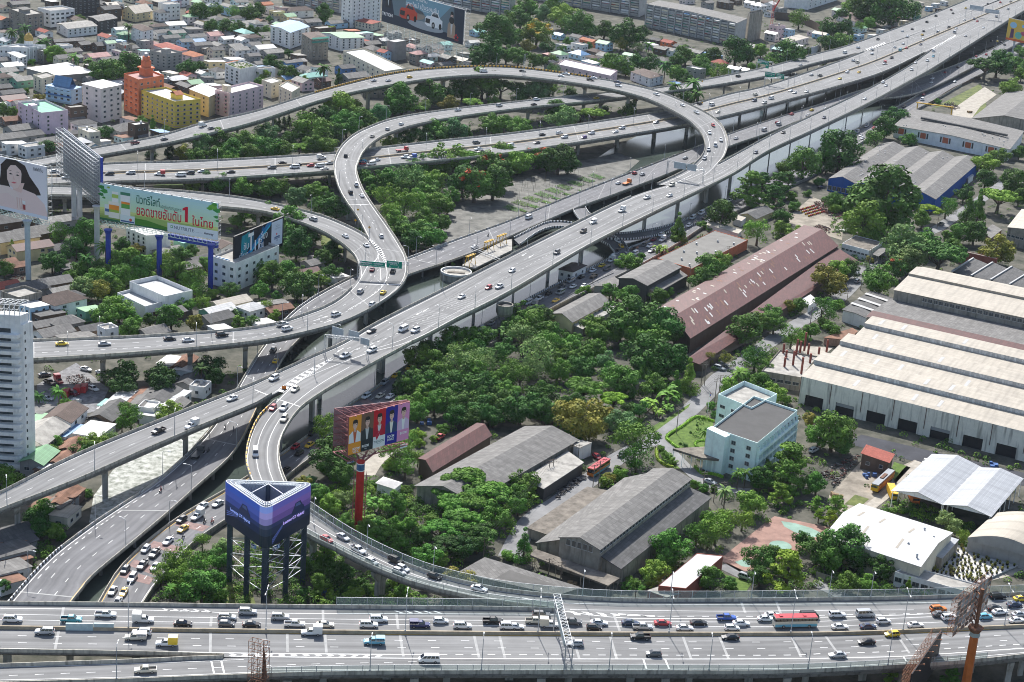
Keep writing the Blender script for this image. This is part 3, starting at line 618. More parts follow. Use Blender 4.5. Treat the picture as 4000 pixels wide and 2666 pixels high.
def wheels(L,W,xs,r=.32,wd=.2):
 out=[]
 for x in xs:
  for s in(-1,1):
   m=MB();y=s*(W/2-.08);m.bar((x,y-wd/2,r),(x,y+wd/2,r),r,0,12);m.bar((x,y+s*(wd/2),r),(x,y+s*(wd/2+.015),r),r*.62,1,10);out.append(m)
 return out
def lights(L,W,zf,zr,dx=.0):
 f=MB();r=MB()
 for s in(-1,1):
  y=s*(W/2-.24);f.box(L/2-.16-dx,L/2-.02-dx,y-.2,y+.2,zf-.08,zf+.08);r.box(-L/2+.01,-L/2+.1,y-.17,y+.17,zr-.12,zr+.12)
 return f,r
def car_parts(t):
 b=MB();g=MB();x={}
 if t in 'sty':
  L,W=4.55,1.76;loft(b,[(-2.27,.72,.66,.42,.85),(-2.1,.86,.8,.3,.97),(-1.3,.88,.84,.28,.99),(0,.88,.85,.26,.97),(1.,.88,.83,.26,.93),(1.9,.84,.76,.3,.78),(2.27,.7,.62,.4,.64)])
  cabin(b,g,-1.75,1.05,-1.05,.25,.8,.58,.94,1.42);ws=(-1.35,1.4);z=(.66,.8)
 elif t=='h':
  L,W=4.0,1.7;loft(b,[(-2.,.76,.72,.42,.9),(-1.9,.83,.8,.3,1.),(0,.85,.82,.26,.99),(.9,.85,.8,.26,.95),(1.65,.82,.72,.3,.8),(2.,.68,.6,.4,.66)])
  cabin(b,g,-1.92,1.05,-1.55,.3,.79,.6,.96,1.46);ws=(-1.25,1.28);z=(.68,.85)
 elif t=='u':
  L,W=4.7,1.86;loft(b,[(-2.35,.82,.8,.5,1.02),(-2.25,.9,.88,.38,1.1),(0,.93,.9,.34,1.12),(1.1,.93,.88,.34,1.1),(2.1,.9,.8,.38,.98),(2.35,.78,.7,.5,.82)])
  cabin(b,g,-2.25,1.15,-2.0,.45,.86,.68,1.08,1.72,(.34,.66));ws=(-1.4,1.42);z=(.82,.98);
  for s in(-1,1):b.bar((-1.7,s*.6,1.83),(.3,s*.6,1.83),.03,1)
 elif t in 'pbc':
  L,W=5.25,1.86;loft(b,[(-2.62,.88,.88,.5,.62),(-.35,.9,.9,.42,.62),(-.34,.92,.9,.4,1.1),(1.25,.92,.88,.36,1.08),(2.3,.9,.8,.4,.97),(2.62,.76,.68,.5,.82)])
  for s in(-1,1):b.box(-2.62,-.34,s*.9-.04,s*.9+.04,.6,1.08)
  b.box(-2.64,-2.56,-.9,.9,.6,1.08);b.box(-2.5,-.4,-.84,.84,.63,.66,1)
  if t=='b':cabin(b,g,-.34,1.3,-.3,.62,.85,.66,1.06,1.68,())
  else:cabin(b,g,-.9 if t=='p' else-.34,1.3,-.72 if t=='p' else-.3,.62,.85,.66,1.06,1.68,(.45,)if t=='p' else())
  ws=(-1.55,1.6);z=(.85,.9)
  if t=='b':m=MB();m.box(-2.68,-.42,-.95,.95,.72,2.62);m.box(-2.7,-2.68,-.03,.03,.8,2.55,1);x['cargo_box']=m
  if t=='c':m=MB();m.box(-2.66,-.4,-.92,.92,1.9,2.0);[m.bar((a,s*.88,1.05),(a,s*.88,1.9),.04)for a in(-2.6,-1.9,-1.2,-.5)for s in(-1,1)];[m.bar((-2.6,s*.88,h),(-.5,s*.88,h),.03)for h in(1.35,1.6)for s in(-1,1)];x['canopy']=m
 elif t=='v':
  L,W=5.2,1.9;loft(b,[(-2.6,.88,.84,.45,1.2),(-2.5,.94,.92,.34,1.3),(0,.95,.93,.32,1.3),(1.7,.95,.9,.32,1.26),(2.35,.92,.8,.36,1.05),(2.6,.8,.7,.45,.85)])
  cabin(b,g,-2.55,2.2,-2.4,1.25,.91,.76,1.26,2.02,(.25,.5,.74));ws=(-1.5,1.55);z=(.85,1.1)
 elif t=='B':
  L,W=11.5,2.5;b.box(-5.75,5.75,-1.25,1.25,.4,2.0,0);b.box(-5.75,5.75,-1.25,1.25,2.75,3.0,0);b.box(-5.6,5.6,-1.18,1.18,2.,2.76,1);b.box(-5.7,5.7,-1.2,1.2,3.0,3.08,2);b.box(-4.5,-3.6,-.5,.5,3.08,3.25,2);b.box(2.,2.8,-.5,.5,3.08,3.25,2)
  for s in(-1,1):
   for k in range(11):xx=-5.4+k*.98;g.box(xx,xx+.82,s*1.24-.02,s*1.24+.02,2.02,2.72)
  g.box(5.72,5.77,-1.1,1.1,1.5,2.75);g.box(-5.77,-5.72,-1,1,1.8,2.7);ws=(-3.4,3.6);z=(.8,.9)
  m=MB();[m.quad(*([Vec((-5.7,s*1.262,.45)),Vec((5.7,s*1.262,.45)),Vec((5.7,s*1.262,1.2)),Vec((-5.7,s*1.262,1.2))][::-s]))for s in(-1,1)];x['side_panel']=m
 elif t=='T':
  L,W=7.2,2.3;b.box(1.9,3.6,-1.1,1.1,.6,1.5);b.hexa([(1.9,-1.1,1.5),(3.6,-1.1,1.5),(3.6,1.1,1.5),(1.9,1.1,1.5)],[(1.95,-1.,2.5),(3.3,-1.,2.5),(3.3,1.,2.5),(1.95,1.,2.5)],0);b.box(-3.6,1.9,-.5,.5,.6,.85,1)
  g.quad((3.61,-.95,1.55),(3.61,.95,1.55),(3.35,.88,2.35),(3.35,-.88,2.35));[g.box(2.3,3.1,s*1.06-.03,s*1.06+.03,1.6,2.3)for s in(-1,1)]
  ws=(-2.6,-1.6,2.7);z=(.9,.8);m=MB();m.box(-3.6,1.7,-1.15,1.15,.9,1.05)
  x['cargo_bed']=m
 f,r=lights(L,W,z[0],z[1],.12 if t in 'suhpvbctT' else 0)
 if t in 'ty':m=MB();m.box(-.3,-.1,-.35,.35,1.47,1.62);x['roof_sign']=m
 wr=.46 if t in 'BT' else.35 if t in 'upbcv' else.31
 return dict(body=b,window=g,wheels=wheels(L,W,ws,wr,.28 if t in 'BT' else.21),headlight=f,taillight=r,extra=x)
TYPEN=dict(s='sedan',t='taxi',y='taxi',h='hatchback',u='SUV',p='pickup truck',b='box pickup',c='canopied pickup',v='passenger van',B='city bus',T='lorry')
NAMES=dict(s='sedan',t='taxi',y='taxi',h='hatchback',u='suv',p='pickup_truck',b='box_pickup',c='canopied_pickup',v='van',B='bus',T='lorry')
CPRO={}
WBOX=mat('cargo_white',(.68,.68,.66),.6,.06,.8)
def car_proto(t,near):
 k=(t,near)
 if k in CPRO:return CPRO[k]
 q=car_parts(t);m0=PC['W'][1]
 root=bpy.data.objects.new(NAMES[t],None);root.empty_display_size=.5
 if near:
  q['body'].build('body',[m0,TRIMB,m0],root);q['window'].build('windows' if 0 else 'glazing',CARGL,root)
  for m in q['wheels']:
   a,c=MB(),MB()
   for f,mi in zip(m.f,m.mi):(c if mi else a).face([m.v[i]for i in f])
   c.build('rim',RIM,a.build('wheel',TYRE,root))
  q['headlight'].build('headlight',HEAD,root);q['taillight'].build('taillight',TAIL,root)
 else:
  b=q['body']
  for m in q['wheels']:
   n=len(b.v);b.v+=m.v;b.f+=[tuple(i+n for i in f)for f in m.f];b.mi+=[1]*len(m.f);b.uv+=m.uv
  b.build('body',[m0,TRIMB,m0],root);q['window'].build('glazing',CARGL,root)
 for n,m in q['extra'].items():m.build(n,WBOX if n in('cargo_box','roof_sign','canopy')else m0,root)
 CPRO[k]=root;return root
CARS={}
def put_car(p,d,code,key,near):
 t,c=code[0],code[1]
 o=copy_tree(car_proto(t,near));o.location=p+Vec((0,0,.035));
 o.scale=(1.06,)*3;o.rotation_euler=(0,0,atan2(d.y,d.x));o['category']='bus' if t=='B' else 'truck' if t in 'Tpbc' else 'van' if t=='v' else 'car';o['group']='vehicles on the roads'
 pm=PC[c][1]
 for ch in o.children:
  n=ch.name.split('.')[0]
  if n=='body' or(n=='canopy' and c!='W')or n in('cargo_bed',):
   ch.material_slots[0].link='OBJECT';ch.material_slots[0].material=pm
   if c=='E' and n=='body':ch.material_slots[2].link='OBJECT'
  if len(code)>2:
   mm=PC[code[2]][1]
   if n in('cargo_box','canopy','side_panel','cargo_bed'):ch.material_slots[0].link='OBJECT';ch.material_slots[0].material=mm
   if t=='B' and n=='body':ch.material_slots[2].link='OBJECT';ch.material_slots[2].material=PC['R'][1]
 CARS.setdefault(key,[]).append((o,PC[c][0],TYPEN[t]));return o
def nearest(r,p):
 best=None
 for i,c in enumerate(r.C):
  d=(c.xy-p.xy).length
  if best is None or d<best[0]:best=(d,i)
 return best[1]
def cars(r,sgn,key,tiles,near=False,dz=None):
 for t,lst in tiles.items():
  for it in lst.split(';'):
   x,y,code=it.strip().split(' ');px=(t,float(x),float(y));z=r.C[0].z
   for _ in range(3):
    p=G(px,z+.75);i=nearest(r,p);z=r.C[i].z
   a,b=r.C[max(0,i-1)],r.C[min(len(r.C)-1,i+1)];d=(b-a).normalized()*sgn
   w=max(.08,min(.92,(p-r.L[i]).dot(r.T[i])/r.W[i]));pp=Vec((p.x,p.y,0));e=r.L[i].lerp(r.R[i],w)
   pp+=Vec((e-p).xy.dot(r.T[i].xy)*Vec((r.T[i].x,r.T[i].y,0)));pp.z=z
   if code[0]=='m':moto(pp,d,code,key)
   else:put_car(pp,d,code,key,near)
def rider_mesh():
 me=bpy.data.meshes.new('rider');V=[(0,0,.78),(.05,0,1.05),(.12,0,1.3),(.14,0,1.42),(.17,0,1.62),(.1,.2,1.28),(.32,.25,1.08),(.5,.22,1.02),(.1,-.2,1.28),(.32,-.25,1.08),(.5,-.22,1.02),(.05,.12,.76),(.4,.16,.72),(.25,.17,.32),(.36,.17,.3),(.05,-.12,.76),(.4,-.16,.72),(.25,-.17,.32),(.36,-.17,.3)]
 E=[(0,1),(1,2),(2,3),(3,4),(2,5),(5,6),(6,7),(2,8),(8,9),(9,10),(0,11),(11,12),(12,13),(13,14),(0,15),(15,16),(16,17),(17,18)]
 me.from_pydata(V,E,[]);o=bpy.data.objects.new('rider',me);COL.objects.link(o)
 md=o.modifiers.new('skin','SKIN');R=[.15,.15,.17,.08,.14,.07,.055,.05,.07,.055,.05,.1,.08,.06,.05,.1,.08,.06,.05]
 for v,rr in zip(me.skin_vertices[0].data,R):v.radius=(rr,rr)
 me.skin_vertices[0].data[0].use_root=True;sd=o.modifiers.new('sub','SUBSURF');sd.levels=1
 bpy.context.view_layer.update();out=bpy.data.meshes.new_from_object(o.evaluated_get(bpy.context.evaluated_depsgraph_get()));bpy.data.objects.remove(o);return out
RIDER=[]
def moto(p,d,code,key):
 rot=atan2(d.y,d.x);root=bpy.data.objects.new('motorcycle',None);COL.objects.link(root);root.location=p+Vec((0,0,.035));root.rotation_euler=(0,0,rot)
 pm=PC[code[1]][1]
 if not RIDER:
  RIDER.append(rider_mesh());RIDER[0].materials.append(PC['G'][1])
  b=MB();loft(b,[(-.85,.1,.1,.62,.72),(-.5,.16,.16,.5,.8),(.2,.14,.14,.4,.72),(.55,.12,.1,.5,.95)]);b.bar((.55,0,.9),(.75,0,.3),.05);b.bar((.5,-.33,1.02),(.5,.33,1.02),.03);RIDER.append(b)
  RIDER.append([MB().bar((x,-.05,.3),(x,.05,.3),.3,0,12)for x in(-.62,.72)])
 def loc(mb,n,m):o=mb.build(n,m,None);o.parent=root;return o
 loc(RIDER[1],'body',pm)
 for w in RIDER[2]:loc(w,'wheel',TYRE)
 r=bpy.data.objects.new('person',RIDER[0]);COL.objects.link(r);r.location=root.location;r.rotation_euler=root.rotation_euler
 h=MB();h.hexa([(.02,-.13,1.55),(.3,-.11,1.55),(.3,.11,1.55),(.02,.13,1.55)],[(.06,-.09,1.8),(.25,-.08,1.8),(.25,.08,1.8),(.06,.09,1.8)]);ho=h.build('helmet',pm,None);ho.parent=r
 CARS.setdefault(key,[]).append((root,PC[code[1]][0],'motorcycle'));root['category']='motorcycle';root['group']='motorcycles on the low roads'
 CARS.setdefault(key+'#',[]).append((r,PC[code[1]][0],'helmeted rider in grey'));r['category']='person';r['group']='motorcycle riders'
cars(FRONT,1,'the far carriageway of the front expressway',{12:'115 985 uW;655 985 pT;970 940 pW;1315 990 bW;1680 1022 sK;2085 968 uS;2080 1025 hG;2275 918 uS;2310 1030 sK',13:'222 965 uS;355 1028 pW;635 1032 sC;1125 985 uW;1035 1035 uW;1505 1035 cD;1695 998 hW;1895 1045 uW;2175 1000 pK;2320 1050 uW',14:'270 945 uG;215 1000 pC;350 1035 bWC;550 1010 pG;800 1015 sW;755 1058 hK;1085 1015 sN;1200 1055 pS;1385 1018 sR;1585 1062 sW;1715 1015 sK;1970 970 pB;2105 1020 sW;2020 1062 hW;30 1050 sW;2330 945 sW',15:'40 945 sW;380 955 vK;635 940 uW;895 935 vS;245 1028 BCL;660 1052 sW;920 1050 sN;1060 1000 hW;1355 1035 sW;1565 875 uO;1580 935 sG;1670 970 uW;1995 958 hL;2080 870 sK;2130 915 sW;2265 848 sN;2310 938 sS;2285 992 sW'},True)
cars(CURVE,1,'the curved slip road',{15:'2110 775 uK;2325 795 yE',9:'155 610 hR;255 610 uW;258 710 uC;360 438 sC;-5 1020 vW',13:'650 245 sR;800 228 sS;937 345 pW;1065 455 hS;1285 445 uK;1350 515 hW;1315 545 hS;1640 590 hK;2050 700 sW'},True)
cars(FRONT,-1,'the near carriageway of the front expressway',{12:'410 1098 uS;1300 1105 uW;1245 1150 cCW;1530 1205 bWE',13:'510 1105 bW;1085 1190 cL',14:'585 1205 hS;1178 1145 pK;1300 1298 hG;2005 1148 sK',15:'905 1190 sK;640 1310 sS;1140 1120 hE'},True)
cars(FRAMP,-1,'the near slip road',{12:'1335 1450 pC',13:'1590 1355 vW'},True)
cars(DIAG,-1,'the diagonal expressway',{8:'2132 522 sW;1760 775 bW;1455 822 pK',9:'165 338 uW;820 132 pW;1088 92 uW',5:'1060 1470 sK;1352 1455 vW;1463 1465 uW;1888 1155 sW;2135 1070 hR;2235 1062 pW',6:'0 915 hW;410 750 uG;655 555 uK;745 470 cWW;1008 365 bW;1240 245 pW;1447 225 sW;1467 130 uC'},True)
cars(DIAG,-1,'the upper stretch of the diagonal expressway',{3:'140 1217 hK;515 1080 hN;887 907 hW;1055 755 uW;1083 783 sW;1318 640 uW;1463 557 uW;1355 573 sW;1518 517 hL;1520 470 vW;1815 330 sS;1977 252 sW;2097 155 vS',2:'2240 1400 hN'})
cars(WIDE,1,'the far side of the wide expressway',{4:'500 5 sS',1:'245 1495 sK;605 1450 bW;1340 1380 TRR;1850 1345 uW;2025 1310 uG',2:'278 1235 sK;435 1222 uW;1725 952 uK;1838 962 vW;2235 870 uC',3:'400 688 sS;480 695 pG;785 557 uW;823 572 pC;955 493 sW;958 457 pW;1165 433 sW;1242 400 sW;1280 335 sW;1418 320 yY;1430 285 sK;1325 268 sK;1225 283 sW;1460 203 uK;1543 147 uK;1010 360 pG;1700 122 sK;1683 90 hM;1818 75 yE;2020 35 sK;2135 22 sR'})
cars(WIDE,-1,'the near side of the wide expressway',{4:'1005 28 uK;1200 20 uS;1465 30 bWR;1660 40 vW;1745 20 uK;565 38 sK;610 60 uW;1855 5 sW;2120 10 sK',1:'145 1540 uG;355 1535 vW;380 1510 sK;500 1520 hR;585 1525 vW;675 1500 pW;630 1550 sW;980 1480 hL;970 1502 hR;1060 1505 vW;1108 1468 sW;1368 1443 uW;1430 1450 bWB;1730 1405 sG;2045 1370 pW;2065 1392 sG;2330 1340 vW',2:'228 1310 sG;482 1258 uW;660 1260 hP;730 1222 uW;950 1210 sW;1010 1175 uW;1325 1122 sS;1890 1028 sC;2225 925 uN;2318 945 uS',3:'208 833 sW;245 850 sW;355 840 sW;28 903 vW;660 722 yE;728 662 uW;835 662 yY;1068 583 bWR;1135 532 uK;1213 463 vT;1272 440 sR;1403 408 sN;1418 370 uW;1560 297 vS;1663 253 uK;1727 260 sW;1713 298 vS;1805 185 sW;1893 175 sN;1922 195 sR;2205 85 uS;2228 15 sK'})
cars(SBEND,1,'the winding ramp',{3:'707 485 vW;830 438 uW;300 598 sS',2:'2078 700 uK;202 958 sK;778 900 yE;220 910 uW',1:'1855 1010 pW;2235 970 uS;1335 1138 hW;1210 1185 hS;1068 1252 sG;825 1432 uK'})
cars(SBEND,1,'the lower bend of the winding ramp',{5:'920 130 uW;867 195 uK;972 228 sW;1150 598 hW;1068 905 sM;1258 920 pK;960 1108 uS;1168 1115 yE;1073 1225 uW;735 1317 uW;245 1410 pS;288 1450 uW',4:'1560 1540 sK;1728 1552 sW;2040 1505 uK',8:'570 22 yE;960 22 sS'},True)
cars(JOIN,-1,'the joining slip road',{5:'820 597 sW;1010 682 sW;525 445 uS;175 350 yY'})
cars(LOOP,1,'the high loop ramp',{0:'1240 1312 pM;1510 1278 sG;1865 1150 bW;1940 1182 sG',1:'1080 740 sS;1215 740 sS;1412 708 hY;2030 632 uK;2090 655 vW',2:'97 652 sK;452 697 sW;500 675 pW;720 733 pK;755 715 sW;975 753 pN;978 787 uW;1328 867 pW;1568 965 sW;1695 1030 pW;1847 1157 hR;1813 1228 uW;1918 1290 pW;1868 1340 vW;1805 1380 uS;1768 1455 uS'})
cars(CANAL,1,'the low canal road',{8:'2065 785 mK;2145 810 mN;1915 1000 mK;1815 1035 TGG;1475 1365 mR',6:'155 428 vW;1055 115 TOO;978 112 sW;1128 22 hR;1198 32 sS',2:'1592 1450 sS;2058 1270 sW;2318 1195 vS',3:'100 1143 vS;85 1125 hR;220 1047 sR;403 1010 yE;368 1058 sW;525 997 sW;1510 723 sW;1503 757 sW;1630 665 sR;1745 615 sK;1850 550 sW;1912 517 sR;2005 500 sR;2003 467 sK;2080 463 sK;2107 380 yE;2145 393 uK;2055 377 sK;2175 410 sK',5:'2010 698 sW;2130 590 mK',9:'158 78 pG;180 178 yY'})
cars(BANK,1,'the upper canal bank street',{3:'1415 915 vW;1428 868 hR;1713 750 sW;2193 490 sW;2210 438 uW;2258 455 yE;905 1160 bSS;970 1175 hR;820 1212 vS;852 1245 sW;865 1268 sW;1245 978 uK;1255 1012 sK'})
cars(BANK,1,'the crowded canal bank street',{6:'2000 272 sW;2045 235 uS;1740 390 vW;1660 432 vW;1770 435 uK;1622 505 uW;1690 470 sG;1428 565 sK;1365 590 uW;1380 635 bW;1300 632 sM;1210 678 sG;1265 692 uW;1280 735 sS;1130 720 uK;1128 762 vW;1040 765 sS;970 740 uK;920 790 uW;915 822 bW;975 838 vS;825 870 yE;870 900 vG;742 915 sW;635 972 sK;750 970 pK;540 1010 vS;455 1060 uG;560 1062 sW;335 1125 sK;447 1118 vS;250 1172 pW;400 1190 yY;147 1212 vW;195 1240 bSS;660 1055 sW',5:'2160 1400 sS;2065 1450 uW;2130 1470 sG',9:'1412 240 yY;1380 310 uN;1282 312 yY;1178 378 uS;1290 385 sG;1010 505 uW;1138 500 sC;1230 505 sW;360 968 hR;490 950 yY;395 1025 hK;275 1180 sK;515 840 sK'})
cars(BANK,1,'the street beside the screen',{8:'1860 1510 sW;2000 1490 sS',12:'1668 68 hK;1812 40 bW;1680 152 yY;1543 265 sW;1338 338 hW;1420 380 pG;1310 487 pG;1150 530 hG;1215 605 uW;1035 722 sS;1135 735 yY;1080 822 sW;1425 500 sW;1880 80 mK;1950 80 mR;1683 220 mN'},True)
cars(UTURN2,1,'the hooked canal bridge',{6:'1005 690 yY;972 645 sW'})
for key,l in CARS.items():
 by={}
 for o,c,t in l:by.setdefault((c,t),[]).append(o)
 for(c,t),os_ in by.items():
  os_.sort(key=lambda o:pix(o.location)[0]);k=key.rstrip('#')
  for i,o in enumerate(os_):
   o['label']=('%s %s on %s'%(c,t,k))if len(os_)==1 else '%s %s %s from the left on %s'%(ordn(i),c,t,k)
   # trees
def leafmat(n,c,c2,rnd=.16):return mat('leaves_'+n,c,.75,.35,1.6,'noise',c2,rnd=rnd,spec=.15)
LC={'d':('dark green',leafmat('dark',(0.0386,0.11,0.021),(0.0878,0.22,0.0341))),'m':('green',leafmat('mid',(0.0632,0.165,0.0262),(0.149,0.331,0.0445))),'l':('light green',leafmat('light',(0.105,0.243,0.0314),(0.246,0.441,0.059))),'y':('bright lime green',leafmat('lime',(0.132,0.286,0.0236),(0.299,0.485,0.0459))),'o':('golden brown tinged',leafmat('olive',(0.123,0.165,0.0289),(0.352,0.331,0.0524))),'b':('blue green',leafmat('blue',(0.0615,0.165,0.0524),(0.176,0.375,0.131))),'p':('pale grey green',leafmat('pale',(0.123,0.22,0.059),(0.299,0.463,0.144))),'r':('red flowering',leafmat('flame',(0.0702,0.165,0.0262),(0.123,0.265,0.0393))),'f':('yellow flowering',leafmat('gold',(0.0878,0.188,0.0262),(0.176,0.308,0.0393))),'k':('shaded dark',leafmat('painted_shade',(0.0246,0.0749,0.0183),(0.0615,0.143,0.0289)))}  # last leaf colour is a darker green with the shade painted in
BARK=mat('bark',(.11,.085,.06),.95,.3,2.)
FLOWR=mat('red_blossom',(.5,.09,.03),.8,.2,2.);FLOWY=mat('yellow_blossom',(.6,.4,.04),.8,.2,2.)
def leaf(mb,c,n,s,R,mi=0):
 n=(n+Vec((R.uniform(-.7,.7),R.uniform(-.7,.7),R.uniform(-.3,.7)))).normalized()
 u=n.cross(Vec((R.uniform(-1,1),R.uniform(-1,1),R.uniform(-1,1)))).normalized();w=n.cross(u);s*=R.uniform(.6,1.3)
 mb.face((c-u*s,c-w*s*.55,c+u*s,c+w*s*.55),mi)
def crown(seed,kind):
 R=random.Random(seed);mb=MB();cl=[]
 if kind=='flat':
  for i in range(34):
   a=R.uniform(0,2*pi);r=sqrt(R.random())*.86;cl.append((Vec((r*cos(a),r*sin(a),.34*(1-r*r)+R.uniform(-.05,.05))),R.uniform(.14,.26),.5))
 elif kind=='cone':
  for i in range(26):
   t=R.random();a=R.uniform(0,2*pi);r=(1-t)*.75*R.uniform(.5,1);cl.append((Vec((r*cos(a),r*sin(a),-1+2.6*t)),.18+.22*(1-t),1))
 elif kind=='pagoda':
  for i in range(46):
   lv=R.randrange(5);a=R.uniform(0,2*pi);r=sqrt(R.random())*(.98-.17*lv);cl.append((Vec((r*cos(a),r*sin(a),-.5+.34*lv+R.uniform(-.07,.07)-.12*r)),R.uniform(.16,.28),.5))
 else:
  for i in range(30):
   while True:
    q=Vec((R.uniform(-1,1),R.uniform(-1,1),R.uniform(-.75,1)))
    if.35<q.length<.82 or(q.length<.3 and R.random()<.3):break
   q.z*=.85;q.x*=1+.18*sin(seed*3.1);q.y*=1-.12*sin(seed*1.7);cl.append((q,R.uniform(.2,.38),.85))
 tot=0
 ls=.062 if kind!='airy' else.05
 for c,r,sq in cl:
  n=int((150 if kind!='airy' else 85)*(r/.3)**1.4*(1 if kind!='flat' else 1.7))
  for _ in range(n):
   d=Vec((R.gauss(0,1),R.gauss(0,1),R.gauss(0,1)+.25)).normalized();rr=r*R.uniform(.72,1.05)
   p=c+Vec((d.x*rr,d.y*rr,d.z*rr*sq));leaf(mb,p,d,ls,R)
 return mb,cl
def trunk_mesh(cl,h0,kind):
 """crown centre at origin, ground at -h0 (in crown radii)"""
 mb=MB();b=Vec((0,0,-h0));f=Vec((.03,.02,-.35 if kind!='cone' else.3));mb.bar(b,f,.085,0,7,.05)
 for c,r,_ in cl[::3]:mb.bar(f*.85+b*.15,c*.85,.035,0,5,.012)
 return mb
TREEP={}
def palm_parts(seed):
 R=random.Random(seed);mb=MB()
 for i in range(22):
  a=2*pi*i/22+R.uniform(-.1,.1);up=R.uniform(-.15,.95);L=R.uniform(.8,1.05);prev=None
  for k in range(7):
   t=k/6;x=L*t;z=up*t*1.1-1.05*t*t*(.6+.4*(1-up));p=Vec((x*cos(a),x*sin(a),z));s=Vec((-sin(a),cos(a),0));w=.13*sin(pi*min(1,.12+.88*t))+.01
   if prev:
    q,v=prev;dn=Vec((0,0,-.06));mb.face((q,q+s*v+dn,p+s*w+dn,p));mb.face((q,p,p-s*w+dn,q-s*v+dn))
   prev=(p,w)
 t=MB().bar((.05,0,-2.2),(0,0,.02),.06,0,8,.045);return mb,t
def banana_parts(seed):
 R=random.Random(seed);mb=MB()
 for i in range(26):
  a=R.uniform(0,2*pi);o=Vec((R.uniform(-.5,.5),R.uniform(-.5,.5),R.uniform(-.4,.1)));up=R.uniform(.5,1.3);prev=None
  for k in range(5):
   t=k/4;x=.75*t;z=up*t-1.0*t*t;p=o+Vec((x*cos(a),x*sin(a),z));s=Vec((-sin(a),cos(a),0));w=.16*sin(pi*min(1,.1+.9*t))+.015
   if prev:q,v=prev;mb.face((q-s*v,q+s*v,p+s*w,p-s*w))
   prev=(p,w)
 t=MB();[t.bar((R.uniform(-.5,.5),R.uniform(-.5,.5),-.95),(R.uniform(-.4,.4),R.uniform(-.4,.4),0),.06,0,6,.04)for _ in range(4)];return mb,t
KD={'B':('broad','broadleaf_tree','rounded tree'),'F':('flat','umbrella_tree','flat topped tree'),'C':('cone','conical_tree','conical tree'),'G':('pagoda','tiered_tree','tiered tree'),'A':('airy','open_crowned_tree','loose leaved tree'),'S':('broad','shrub','bush'),'P':('palm','palm_tree','palm tree'),'N':('banana','banana_plant','banana clump')}
HC=dict(B=(.8,.9),F=(.6,1.6),C=(1.0,.4),G=(.72,1.),A=(.9,1.),S=(.55,0),P=(2.1,0),N=(.9,0))
SQ=dict(B=.88,F=.8,C=1.05,G=.8,A=1.,S=.85,P=1.,N=1.)
NV=dict(B=7,F=3,C=2,G=3,A=3,S=3,P=2,N=2)
TREES=[]
def tproto(k,v,col):
 key=(k,v,col)
 if key in TREEP:return TREEP[key]
 if(k,v)not in TREEP:
  if k=='P':c,t=palm_parts(v)
  elif k=='N':c,t=banana_parts(v)
  else:c,cl=crown(v*13+ord(k),KD[k][0]);t=trunk_mesh(cl,HC[k][0]+.45 if k!='S' else.6,KD[k][0])
  TREEP[(k,v)]=(c,t)
 c,t=TREEP[(k,v)]
 if(k,v,'tm')not in TREEP:
  o=t.build('trunk',BARK);TREEP[(k,v,'tm')]=o.data;bpy.data.objects.remove(o)
 o=c.build('crown',LC[col][1]);me=o.data;bpy.data.objects.remove(o)
 if col in 'rf':
  R=random.Random(v);me.materials.append(FLOWR if col=='r' else FLOWY);cen=[Vec((R.uniform(-.8,.8),R.uniform(-.8,.8),R.uniform(.2,1)))for _ in range(9)]
  for p in me.polygons:
   if min((Vec(p.center)-q).length for q in cen)<(.3 if col=='f' else.22):p.material_index=1
 TREEP[key]=(me,TREEP[(k,v,'tm')]);return TREEP[key]
def tree(px,r,k,col,zone,rm=None):
 h0=4.
 s=ppm(px,5);rad=r/s*(1.28 if k not in 'PN' else 1.15);a,b=HC[k];hc=rad*a+b
 if k=='P':hc=rad*2.15
 p=G(px,hc);base=Vec((p.x,p.y,0));v=RNG.randrange(NV[k]);cm,tm=tproto(k,v,col)
 root=bpy.data.objects.new(('dark_' if col in 'dk' else 'light_' if col in 'lypb' else '')+KD[k][1]if k in 'BS' else KD[k][1],None);COL.objects.link(root);root.location=base;root.rotation_euler=(0,0,RNG.uniform(0,6.28));root.empty_display_size=.5
 for n,me in(('crown',cm),('trunk',tm)):
  o=bpy.data.objects.new(n,me);COL.objects.link(o);o.parent=root;o.location=(0,0,hc);o.scale=(rad,rad,rad*SQ[k])if n=='crown' else(rad,rad,hc/(2.2 if k=='P' else.95 if k=='N' else HC[k][0]+.45 if k!='S' else.6))
 root['category']='shrub' if k=='S' else 'tree';root['group']=zone[1]if isinstance(zone,tuple)else 'trees '+zone
 TREES.append((root,k,col,zone));return root
TD={}
def trees(zone,tiles):
 for t,s in tiles.items():
  for it in s.split(';'):
   a=it.split();x,y,r=map(float,a[:3]);k,c=a[3][0],a[3][1];tree((t,x,y),r/4,k,c,zone)
trees('beside the blue gabled workshop',{7:'1080 270 300 Bd;890 180 130 Bm;880 450 190 Bl;1020 560 110 Al;720 330 70 Sm;600 270 80 Bm;1480 370 110 Fy;1640 330 90 Am;1800 200 80 Bd;130 560 100 Sl;1420 440 80 Bl;1180 420 90 Bd;300 560 60 Sl;620 350 60 Sl'})
trees('around the maroon roofed warehouse',{7:'560 1000 150 Bo;640 920 100 Bl;740 890 85 Bd;190 1240 60 Bo;280 1230 65 Bm;60 1390 100 Bm;20 1300 80 Bm;930 820 40 So',6:'1800 900 130 Bm;1900 840 100 Bl;1740 990 110 Bm;1930 920 60 Bm;2150 1450 150 Bd;2290 1380 90 Bm;1850 1000 60 Sm'})
trees('behind the cream roofed factory',{7:'1290 680 190 Bp;1570 780 230 Fd;1450 640 130 Bm;1310 820 130 Bp;1040 1000 150 Bm;1170 900 100 Br;960 930 70 Bd;1700 700 80 Bm',3:'1990 1500 100 Bl;2130 1430 80 Bm;2310 1400 60 Bm'})
